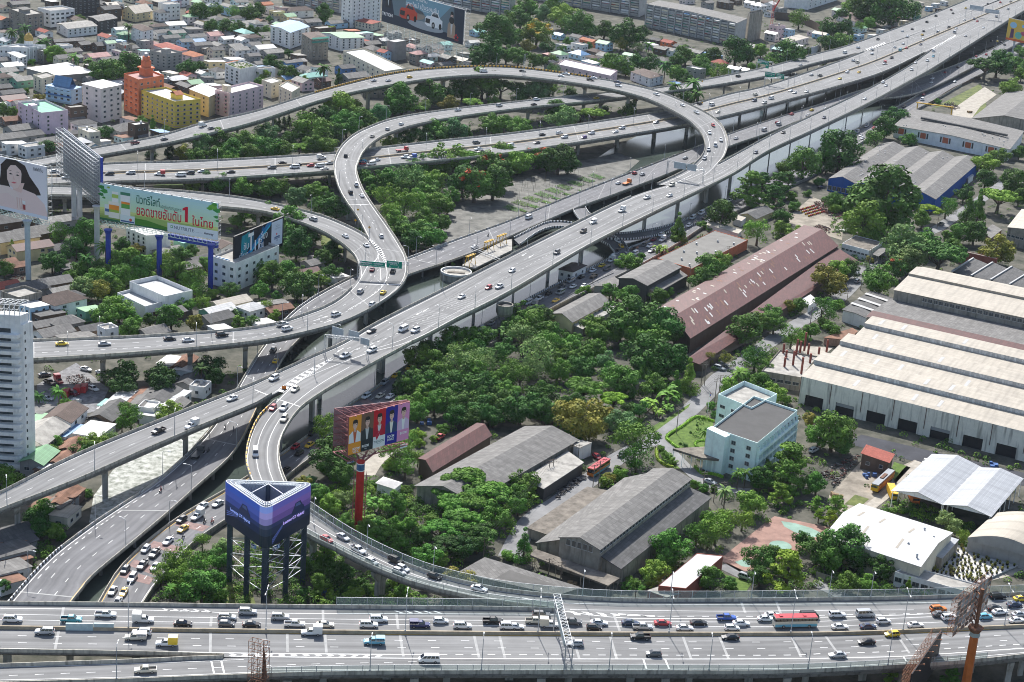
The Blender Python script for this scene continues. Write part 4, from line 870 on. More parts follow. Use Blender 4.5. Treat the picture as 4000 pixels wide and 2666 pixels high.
trees('near the far right roofs',{7:'1830 400 90 Cm;1920 430 90 Cm;2120 250 160 Fl;2270 100 120 Bd;1900 560 110 Bd;1760 570 90 Bm;2110 720 140 Bo;2000 80 90 Bd;2310 230 80 Bd;1940 300 60 Cm;1660 600 60 Sm'})
trees('along the right works road',{7:'500 1270 110 Am;220 1510 100 Al;400 1460 70 Bm;580 1450 80 Bm;640 1230 60 Sl;320 1540 60 Sm;520 1400 60 Sm',11:'40 210 80 Sl;70 470 100 Bl;170 540 50 Sl;20 330 50 Sm',10:'2240 130 120 Am;2000 420 90 Bl;2280 400 110 Bm;2090 290 90 Pm;1830 150 55 Ao;1960 150 60 Ao;2170 330 70 Bm;2320 240 80 Bm'})
trees('beside the canal bank street',{6:'1935 390 130 Bd;2200 180 160 Gm;2300 110 90 Gd;1525 550 75 Cm;1525 610 75 Sm;1370 710 70 Nl;1200 790 45 Sm;1060 840 100 Sl;1150 850 70 Sl;900 1100 70 Bm;1080 1150 100 Bm;1350 1150 80 Bm;1440 1110 50 Sm;680 1090 50 Sl;620 1120 40 Sl;2260 550 110 Al;1750 500 45 Sm;960 1150 60 Nm;1820 530 40 Sm',3:'1170 1060 90 Bd;1080 1160 100 Bd;660 1380 190 Bd;510 1430 70 Pd;330 1500 150 Bm;1000 1290 100 Am;160 1530 80 Bm;1290 1280 70 Sm;540 1500 90 Bd',7:'100 130 110 Gd;190 90 80 Gd;60 240 100 Gd;240 330 60 Sm;230 240 60 Sm;470 100 50 Sm;360 210 40 Sm;130 420 80 Sd'})
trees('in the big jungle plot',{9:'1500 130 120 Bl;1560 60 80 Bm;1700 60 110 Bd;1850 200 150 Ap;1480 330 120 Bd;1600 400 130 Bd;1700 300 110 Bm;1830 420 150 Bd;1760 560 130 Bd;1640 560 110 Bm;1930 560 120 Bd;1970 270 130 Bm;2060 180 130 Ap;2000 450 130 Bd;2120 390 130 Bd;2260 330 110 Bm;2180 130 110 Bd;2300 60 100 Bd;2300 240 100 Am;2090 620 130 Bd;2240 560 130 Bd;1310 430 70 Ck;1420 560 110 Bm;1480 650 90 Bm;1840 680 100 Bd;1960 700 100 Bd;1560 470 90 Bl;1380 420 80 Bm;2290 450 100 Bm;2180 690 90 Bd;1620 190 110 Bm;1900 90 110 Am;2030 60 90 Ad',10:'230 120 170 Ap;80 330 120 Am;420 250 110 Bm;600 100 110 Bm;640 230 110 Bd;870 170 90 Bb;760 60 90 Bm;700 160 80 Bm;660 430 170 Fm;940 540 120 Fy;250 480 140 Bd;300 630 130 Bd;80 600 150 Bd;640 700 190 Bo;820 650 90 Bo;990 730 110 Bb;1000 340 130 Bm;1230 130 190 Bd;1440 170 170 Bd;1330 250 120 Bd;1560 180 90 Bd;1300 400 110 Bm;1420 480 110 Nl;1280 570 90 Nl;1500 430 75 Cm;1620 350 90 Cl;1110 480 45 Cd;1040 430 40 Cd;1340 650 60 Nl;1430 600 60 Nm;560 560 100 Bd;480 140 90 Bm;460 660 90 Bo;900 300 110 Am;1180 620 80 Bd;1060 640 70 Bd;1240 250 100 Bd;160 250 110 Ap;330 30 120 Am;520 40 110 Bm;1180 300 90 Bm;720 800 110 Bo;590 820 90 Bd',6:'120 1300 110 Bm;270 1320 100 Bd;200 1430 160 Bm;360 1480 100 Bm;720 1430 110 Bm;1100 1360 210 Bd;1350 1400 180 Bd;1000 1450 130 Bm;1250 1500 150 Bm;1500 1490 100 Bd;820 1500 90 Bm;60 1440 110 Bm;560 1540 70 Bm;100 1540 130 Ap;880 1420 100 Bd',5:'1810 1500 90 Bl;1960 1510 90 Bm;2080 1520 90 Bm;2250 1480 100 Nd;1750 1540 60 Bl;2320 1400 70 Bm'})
trees('between the mint building and the sheds',{10:'1140 930 180 Am;1150 1070 120 Am;1010 1220 70 Sl;900 1260 60 So;860 1300 60 Sl;2080 1210 70 Pm;2150 1200 70 Pd;2290 1250 110 Bd;2200 1480 110 Bl;2330 1150 70 Gm;1790 830 70 Pm;1960 1370 90 Pp;1370 985 35 Sm;1590 960 22 Sd;1640 840 14 Sm;1700 770 14 Sm;1545 940 14 Sm;1420 1050 50 Sl;1480 1100 40 Sl;1140 765 40 Sm;1160 730 35 Sl;1670 1310 50 Sl;1760 1350 50 Sm;1850 1360 40 Sm;640 1160 30 Sm;1860 670 40 Sd;1830 590 40 Sm;1340 870 35 Sm',11:'600 830 180 Bm;470 860 110 Bm;680 950 100 Bm;200 1120 190 Gm;180 1250 150 Gm;390 720 65 Bo;450 1300 100 Bm;110 1400 100 Gl;620 1510 95 Gl;450 1480 55 Gl'})
trees('by the front noise wall',{14:'1880 130 140 Al;1960 60 90 Al;1480 290 160 Bm;1310 540 105 Bl;1280 620 60 Bl;1830 600 110 Bm;2000 650 60 Sm;2270 420 120 Bd;2280 580 90 Bd;110 330 90 Cm;2120 60 90 Al;1800 60 70 Bm;1100 640 60 Sm;1060 690 50 Sm;1700 180 100 Am;1420 420 90 Bm;1800 250 80 Am;1190 710 40 Sm',15:'700 280 190 Bd;450 330 150 Bd;180 540 190 Gy;60 400 100 Bd;1040 500 105 Bd;740 640 95 Bm;920 650 85 Bl;1660 100 110 Bp;1790 220 65 Al;580 50 70 Gy;470 30 60 Gy;2320 400 45 Sl;1150 1490 120 Gy;1690 1520 90 Gm;685 560 28 Cd;835 550 28 Cd;860 560 28 Cm;570 420 120 Bm;850 420 110 Bd;330 250 80 Bd;1290 680 40 Cy;1380 700 30 Sl;1090 690 40 Sl;1450 730 50 Sl'})
trees('below the red poster column',{9:'640 790 120 Al;720 960 140 Bd;680 1100 140 Bd;780 1200 110 Bd;830 1060 90 Bm;1410 900 90 Al;1310 1030 140 Al;1370 1130 110 Al;1250 1130 80 Sl;1490 1060 70 Al;1480 860 70 Sy;700 1500 100 Bl;800 1440 70 Bp;1080 1470 90 Nm;1260 1480 110 Bm;920 1420 60 Bl;1100 1310 45 Sm;430 1290 60 Bo;500 1270 50 Sb;540 1360 60 Bb;1720 810 60 Sm;1640 900 40 Sl;600 1400 80 Bm;1500 940 50 Sy;1380 1370 50 Sm',13:'1000 150 100 Bm;820 90 80 Bm;1100 240 100 Bm;1250 220 100 Bm;1350 100 90 Bl;1560 400 110 Bm;1680 430 80 Bm;1520 220 90 Bd;1430 130 70 Nl;1040 60 80 Nm;780 180 60 Sm;1200 330 70 Sm;1330 300 90 Bm;2310 400 60 Sl;1130 110 80 Bm'})
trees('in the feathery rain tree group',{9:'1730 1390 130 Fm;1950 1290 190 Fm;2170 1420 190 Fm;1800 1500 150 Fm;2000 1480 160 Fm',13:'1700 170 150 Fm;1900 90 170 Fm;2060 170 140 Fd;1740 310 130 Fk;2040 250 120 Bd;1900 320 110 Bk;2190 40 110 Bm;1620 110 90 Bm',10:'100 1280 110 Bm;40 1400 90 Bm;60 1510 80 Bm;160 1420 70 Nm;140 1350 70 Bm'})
trees('under the triangular screen',{13:'640 390 130 Gy;430 270 80 Bm;560 480 110 Bm;700 600 100 Bd;600 640 90 Bm;850 680 80 Sm;430 740 60 Sd;760 540 90 Bm;900 760 90 Sl;1040 720 70 Sm;1310 640 100 Cl;1340 720 80 Bl;1540 630 65 Bm;1830 640 140 Bo;1930 680 100 Bo;1180 700 60 Bd;480 200 50 Cm;820 560 80 Bd;700 750 60 Sl;560 760 60 Sm;1250 780 60 Sl;1120 640 50 Sm;960 660 60 Sd',12:'1640 420 140 Al;1800 480 110 Am;1480 560 100 Al;1850 700 170 Bm;1960 640 110 Bm;1690 600 110 Al;2060 330 90 Bp;1860 270 70 Al;1560 700 70 Pm;2010 420 90 Bm;2000 760 80 Bm;1560 480 90 Am'})
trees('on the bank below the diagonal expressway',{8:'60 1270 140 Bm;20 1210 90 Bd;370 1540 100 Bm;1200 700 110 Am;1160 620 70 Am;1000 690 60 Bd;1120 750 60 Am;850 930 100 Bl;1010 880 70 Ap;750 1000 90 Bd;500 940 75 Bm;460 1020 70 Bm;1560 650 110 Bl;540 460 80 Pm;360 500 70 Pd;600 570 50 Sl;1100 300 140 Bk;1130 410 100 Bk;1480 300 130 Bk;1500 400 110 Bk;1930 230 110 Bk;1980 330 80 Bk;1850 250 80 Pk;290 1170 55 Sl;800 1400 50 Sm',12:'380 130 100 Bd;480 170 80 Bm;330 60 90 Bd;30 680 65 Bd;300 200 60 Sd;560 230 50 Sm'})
trees('among the billboard columns',{4:'540 560 100 Am;790 560 130 Bm;700 720 120 Bd;800 800 80 Pd;970 700 90 Pd;480 830 100 Bd;560 870 70 Bd;1120 680 80 Bd;1250 720 60 Bo;1090 820 100 Bm;1190 790 90 Bl;1300 870 100 Bm;1380 850 80 Bl;900 980 100 Bm;1000 930 80 Bm;1130 960 110 Bm;1250 960 90 Bm;1500 830 100 Al;1610 900 110 Bm;1720 1000 80 Bl;1800 960 90 Al;1790 1080 90 Al;1690 1130 60 Sl;760 1070 100 Bp;900 1080 90 Bo;1010 1020 80 Bm;1080 1060 70 Bm;1090 1260 120 Bl;960 1330 110 Bm;1150 1330 80 Bm;1220 1390 70 Bl;900 1420 70 Sm;1180 1450 90 Bm;1570 1340 120 Bm;1380 1360 60 Bd;1790 1390 75 Bo;1670 770 80 Bd;1760 730 60 Bd;1890 840 60 Bm;2110 1090 75 Bd;2150 1310 65 Sp;2190 1400 70 Sl;2310 1380 55 Bm;570 1300 60 Nm;40 900 80 Bd;1700 1230 70 Bl;1860 1210 70 Al;650 960 60 Bm;760 900 80 Bm;850 870 70 Bd;1400 980 60 Sl;1560 1040 60 Sl;1950 1130 60 Sl;110 720 40 Cl;720 1460 40 Sm'})
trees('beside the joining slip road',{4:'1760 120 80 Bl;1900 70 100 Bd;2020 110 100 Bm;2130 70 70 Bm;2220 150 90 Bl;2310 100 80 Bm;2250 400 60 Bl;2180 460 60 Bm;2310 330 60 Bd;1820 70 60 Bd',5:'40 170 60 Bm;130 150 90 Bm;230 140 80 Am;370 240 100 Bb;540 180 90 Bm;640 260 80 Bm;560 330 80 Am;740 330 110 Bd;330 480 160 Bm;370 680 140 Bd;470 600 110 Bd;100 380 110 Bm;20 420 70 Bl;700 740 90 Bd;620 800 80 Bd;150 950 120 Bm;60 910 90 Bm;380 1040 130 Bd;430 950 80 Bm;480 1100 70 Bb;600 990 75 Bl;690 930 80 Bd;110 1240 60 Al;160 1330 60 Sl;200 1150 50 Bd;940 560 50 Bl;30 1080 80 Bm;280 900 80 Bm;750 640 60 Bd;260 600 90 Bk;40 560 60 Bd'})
trees('inside the winding ramp bend',{5:'1100 90 120 Bm;1060 190 70 Bm;1250 80 120 Bm;1180 220 100 Al;1420 90 140 Ap;1350 180 100 Bm;1550 170 130 Bm;1640 80 100 Bl;1680 300 110 Bm;1790 220 80 Bm;1360 290 120 Al;1250 370 90 Al;1300 450 100 Bl;1500 280 110 Al;1590 440 110 Bm;1700 470 75 Bm;1480 550 120 Bm;1620 590 120 Bm;1420 640 100 Bd;1690 610 60 Sm;1900 90 140 Bd;2010 130 150 Br;2180 110 150 Bd;2270 40 130 Gd;1250 550 70 Bd;1370 540 90 Bd;1760 330 60 Bm',1:'1490 1520 120 Bm;1750 1450 150 Bm;1950 1470 150 Fm;2150 1500 120 Br;2270 1420 110 Bl;1600 1500 100 Bm',2:'60 1480 110 Bl;430 1450 140 Bd;260 1440 110 Br;200 1370 60 Al;520 1500 90 Bd;340 1370 70 Am'})
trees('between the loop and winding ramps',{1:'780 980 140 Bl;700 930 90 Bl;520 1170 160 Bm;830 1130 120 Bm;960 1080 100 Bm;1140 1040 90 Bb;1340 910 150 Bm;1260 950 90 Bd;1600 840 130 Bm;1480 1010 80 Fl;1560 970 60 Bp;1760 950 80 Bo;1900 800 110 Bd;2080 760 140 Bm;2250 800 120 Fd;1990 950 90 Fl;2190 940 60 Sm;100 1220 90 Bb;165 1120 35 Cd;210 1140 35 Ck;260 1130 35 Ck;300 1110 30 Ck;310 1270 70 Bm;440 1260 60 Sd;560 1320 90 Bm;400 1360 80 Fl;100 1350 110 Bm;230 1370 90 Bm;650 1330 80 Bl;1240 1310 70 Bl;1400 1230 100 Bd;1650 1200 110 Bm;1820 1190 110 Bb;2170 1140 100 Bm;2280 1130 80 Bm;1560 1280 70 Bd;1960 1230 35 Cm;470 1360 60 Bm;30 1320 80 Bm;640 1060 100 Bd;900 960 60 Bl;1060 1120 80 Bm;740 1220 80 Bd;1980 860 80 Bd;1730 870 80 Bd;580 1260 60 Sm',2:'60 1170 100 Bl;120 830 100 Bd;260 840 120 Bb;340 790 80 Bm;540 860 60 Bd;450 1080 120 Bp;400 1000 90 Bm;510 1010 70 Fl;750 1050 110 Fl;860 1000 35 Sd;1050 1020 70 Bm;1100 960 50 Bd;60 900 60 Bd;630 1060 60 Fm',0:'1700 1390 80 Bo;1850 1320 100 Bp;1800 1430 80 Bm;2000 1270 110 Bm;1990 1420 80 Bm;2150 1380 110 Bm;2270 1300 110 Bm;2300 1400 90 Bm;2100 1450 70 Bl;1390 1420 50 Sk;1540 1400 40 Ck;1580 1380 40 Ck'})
trees('by the long housing slabs',{2:'120 60 100 Bm;270 120 80 Bb;400 60 100 Bm;470 150 110 Bl;600 210 120 Bm;700 270 90 Bm;850 270 80 Bd;1060 300 140 Bd;1220 290 60 Bd;230 300 120 Bf;80 170 90 Bd;60 330 70 Bl;330 430 60 Bd;320 560 80 Bm;60 520 80 Bm;200 560 70 Bm;930 570 100 Bm;1050 620 70 Bm;1230 570 100 Bd;1410 590 70 Pd;1600 500 90 Bm;1530 550 80 Bd;1740 570 80 Bm;1840 510 80 Bd;2060 470 130 Bd;2170 510 70 Bd;1900 670 90 Al;1780 650 60 Bm;1520 670 80 Bl;1600 720 60 Bd;1670 760 80 Pm;1490 790 70 Pd;1440 830 50 Sm;1600 900 70 Bd;1700 860 70 Pd;2290 460 60 Bl;2230 610 50 Bl;1160 440 50 Ap;1000 400 60 Ao;750 570 40 Sl;380 640 60 Am;1260 410 50 Pm;700 420 40 Sd;510 380 45 Sm;460 450 40 Am;150 420 60 Bo',1:'2200 270 150 Bd;2110 460 130 Bd;2300 490 90 Bm;2290 180 90 Bm;2340 350 80 Bm;2050 540 80 Bd',3:'290 170 80 Al;180 510 140 Bd;620 240 100 Bd;680 370 80 Bm;560 390 80 Bd;740 250 50 Cd;900 60 130 Bd;780 50 80 Bl;1150 50 180 Bd;1290 70 90 Bd;840 240 45 Al;950 160 55 Bl;470 230 45 Sm;510 580 30 Sl;40 540 60 Bl;690 120 60 Bd;330 470 60 Bd;930 210 55 Bl;530 270 60 Bd'})
trees('beside the vacant green field',{3:'2000 610 140 Fd;2110 580 120 Bd;2240 800 100 Bl;2300 600 80 Bm;2320 470 60 Bl;2230 560 80 Bm;1560 930 30 Sm;2330 680 60 Bl'})
trees('in the crowded old quarter',{0:'1000 640 120 Bm;1180 590 120 Bd;930 680 80 Bm;1230 660 80 Bd;200 430 75 Cb;110 290 60 Pd;230 250 60 Pd;375 390 60 Pd;420 380 60 Pd;500 500 85 Bl;680 520 60 Pm;820 560 60 Pm;1720 620 80 Bd;1840 620 60 Bd;1940 230 60 Bd;2090 250 80 Bd;2190 240 60 Bd;1980 90 70 Bm;1830 110 90 Bd;2130 110 60 Al;2300 110 80 Bd;30 1010 70 Bd;120 1020 45 Bm;240 835 35 Sm;440 1340 65 Bd;960 1210 60 Bd;1300 1110 55 Bm;1400 1160 45 Cm;1520 1190 40 Al;1180 240 50 Pd;740 170 40 Bm;360 900 45 Bo;290 570 35 Sl;570 530 60 Bl;1770 760 50 Ao;1730 800 40 Bm;1090 650 80 Bo;2310 280 50 Bd;2010 200 50 Bd;900 720 60 Sl;1130 1240 50 Sm',1:'640 110 80 Bd;110 280 50 Bm;160 590 90 Bd;290 670 80 Bd;80 700 60 Bl;620 620 70 Pd;760 720 40 Cd;20 80 60 Bd;300 490 40 Bd;120 170 30 Bm;690 270 40 Sy;440 730 40 Bl;310 160 30 So;340 690 60 Bd;30 760 50 Bm;620 180 40 Sm;15 290 40 Bd;40 340 40 Sl'})
by={}
for r,k,c,zn in TREES:by.setdefault((k,c,zn),[]).append(r)
for(k,c,zn),l in by.items():
 l.sort(key=lambda o:pix(o.location)[0])
 for i,o in enumerate(l):o['label']=('%s %s %s'%(LC[c][0],KD[k][2],zn))if len(l)==1 else '%s %s %s from the left %s'%(ordn(i),LC[c][0],KD[k][2],zn)
 # undergrowth
def inpoly(x,y,P):
 c=False
 for(x0,y0),(x1,y1)in zip(P,P[1:]+P[:1]):
  if(y0>y)!=(y1>y)and x<(x1-x0)*(y-y0)/(y1-y0)+x0:c=not c
 return c
def pv(p):x,y=nat(p);return(x/1.7,y/1.7)
def scatter(P,n,R):
 P=[pv(p)for p in P];xs=[p[0]for p in P];ys=[p[1]for p in P];out=[]
 while len(out)<n:
  x,y=R.uniform(min(xs),max(xs)),R.uniform(min(ys),max(ys))
  if inpoly(x,y,P):out.append((x,y))
 return out
UG=MB();R=random.Random(5)
for P,n,big in[([(13,420,190),(13,620,330),(13,870,470),(13,1260,620),(13,1500,690),(13,1900,780),(13,1900,860),(13,60,860),(12,2150,840),(12,2150,300)],330,1.3),([(9,560,1340),(9,900,1300),(9,1100,1250),(9,1500,1380),(9,1700,1567),(13,1500,440),(13,1250,390),(13,870,170),(13,560,-20)],300,1.4),([(4,620,900),(4,900,820),(4,1500,780),(4,1900,930),(4,1900,1250),(4,1500,1000),(4,1100,1150),(4,800,1200)],260,1.3),([(9,1400,620),(10,800,850),(10,1050,800),(10,1500,600),(10,1700,400),(10,1600,280),(10,1000,150),(9,1400,350)],260,1.4),([(6,80,1260),(6,400,1300),(6,800,1567),(6,60,1567)],60,1.2),([(12,220,20),(12,640,40),(12,500,330),(12,150,700),(12,0,760),(12,0,500)],120,1.1),([(12,1400,500),(12,2100,300),(12,2100,840),(12,1400,840)],130,1.2),([(5,1050,60),(5,1700,60),(5,1760,300),(5,1650,690),(5,1420,740),(5,1200,350)],160,1.3),([(1,0,1200),(1,700,1000),(1,1200,1000),(1,1100,1330),(1,0,1430)],130,1.3),([(0,1500,1400),(1,0,1150),(1,500,1000),(1,500,1180),(1,0,1420),(0,1500,1440)],120,1.2),([(1,1200,900),(1,2351,760),(2,600,780),(2,600,850),(1,2351,900),(1,1300,1000)],140,1.3),([(1,1150,1300),(1,1700,1170),(1,2351,1060),(2,900,960),(2,1100,980),(2,600,1130),(1,2000,1240),(1,1150,1340)],170,1.3),([(4,1450,130),(4,2351,60),(5,700,40),(5,780,280),(4,2351,180),(4,1700,120)],120,1.2),([(2,0,40),(2,600,150),(2,1200,300),(2,2000,500),(2,1900,700),(2,1400,560),(2,800,540),(2,300,420),(2,0,560)],190,1.2),([(3,0,560),(3,450,420),(3,560,200),(3,900,150),(3,900,60),(3,1300,20),(3,1000,200),(3,700,400)],90,1.1),([(7,700,500),(7,1100,480),(7,1700,700),(7,1700,950),(7,1100,800),(7,1000,950),(7,700,1000)],90,1.2),([(14,1200,420),(14,1700,60),(11,0,1350),(11,560,1560),(14,2200,60),(14,1880,230),(14,1340,620)],90,1.1),([(10,2050,80),(11,100,20),(11,40,230),(10,2000,420),(10,1950,330)],60,1.),([(9,2351,1290),(10,300,1380),(10,60,1520),(13,2351,200),(13,2200,-50)],60,1.1),([(14,1050,660),(14,1250,560),(14,1300,700),(14,1000,720)],30,1.),([(15,0,400),(15,450,500),(15,1000,660),(15,1500,720),(15,0,720)],70,1.1),([(11,1000,1567),(11,1150,1440),(11,1560,1530),(11,1560,1567)],60,.9),([(15,1080,-20),(15,1500,20),(15,1900,110),(15,1850,210),(15,1560,80)],80,.9),([(10,0,1200),(10,250,1500),(10,0,1567)],50,1.2),([(7,500,200),(7,700,330),(7,700,600),(7,560,590),(7,600,400)],60,.9),([(10,1000,1300),(10,780,1300),(10,870,1200),(10,1000,1130)],30,.8)]:
 for x,y in scatter(P,n,R):
  r=R.uniform(.7,1.5)*big;c=G((x,y),r*.6)
  if any(min((q.xy-c.xy).length for q in ROADS[k+'_road' if k=='bank' else k].C)<7 for k in('bank','canal_road')):continue
  mi=R.choice([0,0,1,1,2])
  for _ in range(int(46*r)):
   d=Vec((R.gauss(0,1),R.gauss(0,1),abs(R.gauss(0,1)))).normalized();leaf(UG,c+Vec((d.x*r,d.y*r,d.z*r*.9-.3)),d,.3,R,mi)
   # buildings: kit
def roofm(n,c,kind,rough=.85,var=.16):return mat('roof_'+n,c,rough,var,.25,kind)
RM={'g':('grey',roofm('grey',(.185,.178,.167),'sheet')),'d':('dark grey',roofm('dark',(.12,.118,.115),'sheet')),'a':('ash grey',roofm('ash',(.29,.28,.255),'sheet')),'n':('brown tiled',roofm('brown',(.13,.095,.08),'tile')),'r':('red',roofm('red',(.36,.1,.07),'tile')),'u':('rusty',roofm('rust',(.22,.115,.075),'rib',var=.4)),'w':('white',roofm('white',(.56,.555,.54),'rib',.5,.06)),'c':('cream',roofm('cream',(.43,.385,.315),'rib',.6,.1)),'b':('blue',roofm('blue',(.13,.27,.46),'rib',.5,.08)),'e':('green',roofm('green',(.17,.34,.18),'rib',.6,.12)),'t':('turquoise',roofm('teal',(.2,.46,.4),'rib',.6,.1)),'m':('maroon',roofm('maroon',(.1,.034,.03),'sheet',.6)),'o':('orange',roofm('orange',(.5,.19,.1),'tile')),'p':('pinkish',roofm('pink',(.5,.3,.27),'rib')),'s':('silver',roofm('silver',(.4,.41,.42),'rib',.4,.06)),'f':('flat concrete',mat('roof_slab',(.33,.315,.285),.95,.3,.35,'noise')),'h':('flat white',mat('roof_slab_white',(.52,.51,.485),.9,.14,.3,'noise')),'k':('flat stained',mat('roof_slab_dark',(.17,.15,.125),.95,.45,.35,'noise')),'q':('green painted',mat('roof_slab_green',(.2,.48,.3),.8,.12,.4,'noise'))}
def wallm(n,c):return mat('wall_'+n,c,.85,.12,.3,'wall')
WM={'w':('white',wallm('white',(.82,.81,.78))),'c':('cream',wallm('cream',(.72,.65,.5))),'g':('grey',wallm('grey',(.32,.315,.3))),'d':('dark',wallm('dark',(.07,.068,.065))),'p':('pink',wallm('pink',(.74,.56,.57))),'l':('lilac',wallm('lilac',(.68,.54,.62))),'y':('yellow',wallm('yellow',(.76,.56,.1))),'Y':('pale yellow',wallm('paleyellow',(.74,.6,.34))),'o':('orange',wallm('orange',(.62,.19,.09))),'b':('blue',wallm('blue',(.1,.22,.45))),'B':('royal blue',wallm('royal',(.015,.09,.36))),'t':('mint',wallm('mint',(.72,.86,.82))),'n':('wooden brown',wallm('wood',(.13,.095,.07))),'u':('rusty tin',mat('wall_tin',(.22,.15,.12),.8,.4,.5,'stain')),'s':('stained concrete',mat('wall_stained',(.3,.275,.23),.9,.25,.3,'stain')),'e':('green',wallm('green',(.2,.42,.3))),'k':('light blue',wallm('sky',(.46,.66,.8))),'r':('brick red',wallm('brick',(.32,.1,.07))),'x':('beige',wallm('beige',(.74,.66,.62)))}
FRAME=mat('window_frame',(.5,.5,.48),.6,kind='flat');PANE=glass('window_pane',(.035,.05,.06),.12);AWN=[mat('awning_'+n,c,.8,.1,1.)for n,c in(('blue',(.1,.25,.45)),('green',(.1,.35,.25)),('pink',(.5,.25,.25)),('white',(.6,.6,.58)),('red',(.4,.08,.06)))]
WPRO={}
def window_mesh(w,h):
 k=(round(w,1),round(h,1))
 if k in WPRO:return WPRO[k]
 m=MB();m.box(-w/2,w/2,-.02,.07,-h/2,h/2,0)
 n=max(1,int(w/.9));pw=(w-.1)/n
 for i in range(n):m.box(-w/2+.08+i*pw,-w/2+i*pw+pw+.02,.07,.085,-h/2+.08,h/2-.08,1)
 m.box(-w/2-.08,w/2+.08,-.02,.14,-h/2-.1,-h/2,0)
 o=m.build('window',[FRAME,PANE]);WPRO[k]=o.data;bpy.data.objects.remove(o);return WPRO[k]
def put(me,name,root,p,ang):
 o=bpy.data.objects.new(name,me);COL.objects.link(o);o.parent=root;o.location=p-parent_pos(root);o.rotation_euler=(0,0,ang);return o
def windows(root,a,b,zs,n,w=1.4,h=1.3,skip=(),m0=.5,every=None):
 """a,b ground points left to right seen from outside"""
 d=(b-a);d.z=0;L=d.length;d.normalize();ang=atan2(d.y,d.x)+pi;out=Vec((d.y,-d.x,0))
 me=window_mesh(min(w,L/n*.8),h);
 for z in zs:
  for i in range(n):
   if(i in skip):continue
   p=a+d*(L*(i+.5)/n)+out*.01;p.z=z;put(me,'window',root,p,ang)
def box4(L,F,R,h):
 l,f,r=G(L,h),G(F,h),G(R,h);b=l+r-f;return l,f,r,b
FACES=[]
def dn(p,z=0.):return Vec((p.x,p.y,z))
BLDS=[]
def root_for(name,label,cat,pts,group=None):
 c=sum(pts,Vec((0,0,0)))/len(pts);o=thing(name,label,cat,dn(c),group);BLDS.append((o,[p.xy.copy()for p in pts]));return o
def block(label,L,F,R,h,wm,rm,rows=0,nl=0,nr=0,par=.8,name='building',cat='building',roof='flat',rise=2.,ww=1.4,wh=1.3,band=None,group=None,over=.5,z0=1.8):
 l,f,r,b=box4(L,F,R,h);fx=[pix(q)for p in(l,f,r)for q in(p,dn(p))];FACES.append((min(q[0]for q in fx)+1,max(q[0]for q in fx)-1,min(q[1]for q in fx),max(q[1]for q in fx)+3));root=root_for(name,label,cat,[l,f,r,b],group);W=WM[wm][1]if isinstance(wm,str)else wm;RMt=RM[rm][1]if isinstance(rm,str)else rm
 m=MB();ring=[l,f,r,b]
 if roof=='flat':
  hz=Vec((0,0,par));m.hexa([dn(p)for p in ring],ring)
  c=(l+f+r+b)/4
  for i in range(4):
   p,q=ring[i],ring[(i+1)%4];pi_,qi=p.lerp(c,.25/(p-c).length),q.lerp(c,.25/(q-c).length)
   m.quad(p,q,q+hz,p+hz);m.quad(q,p,pi_,qi)if 0 else m.quad(qi,pi_,pi_+hz,qi+hz);m.quad(p+hz,q+hz,qi+hz,pi_+hz)
  m.build('wall',W,root);k=MB();u=Vec((0,0,.03));k.face([p.lerp(c,.2/(p-c).length)+u for p in ring]);k.build('roof',RMt,root)
  e=k
 else:
  roofs(root,ring,rise,roof,RMt,over,m);m.hexa([dn(p)for p in ring],ring);m.build('wall',W,root)
 zs=[z0+(h-z0-.4)*(i+.45)/rows if rows>1 else h*.55 for i in range(rows)]
 if nl:windows(root,l,f,zs,nl,ww,wh)
 if nr:windows(root,f,r,zs,nr,ww,wh)
 if band:
  for i in range(rows):
   z=1+(h-.6)*i/rows;k=MB()
   c=(l+f+r+b)/4;q=[dn(p.lerp(c,-.12/(p-c).length),z)for p in ring]
   k.hexa(q,[p+Vec((0,0,.3))for p in q]);k.build('floor_band',band,root)
 return root,(l,f,r,b)
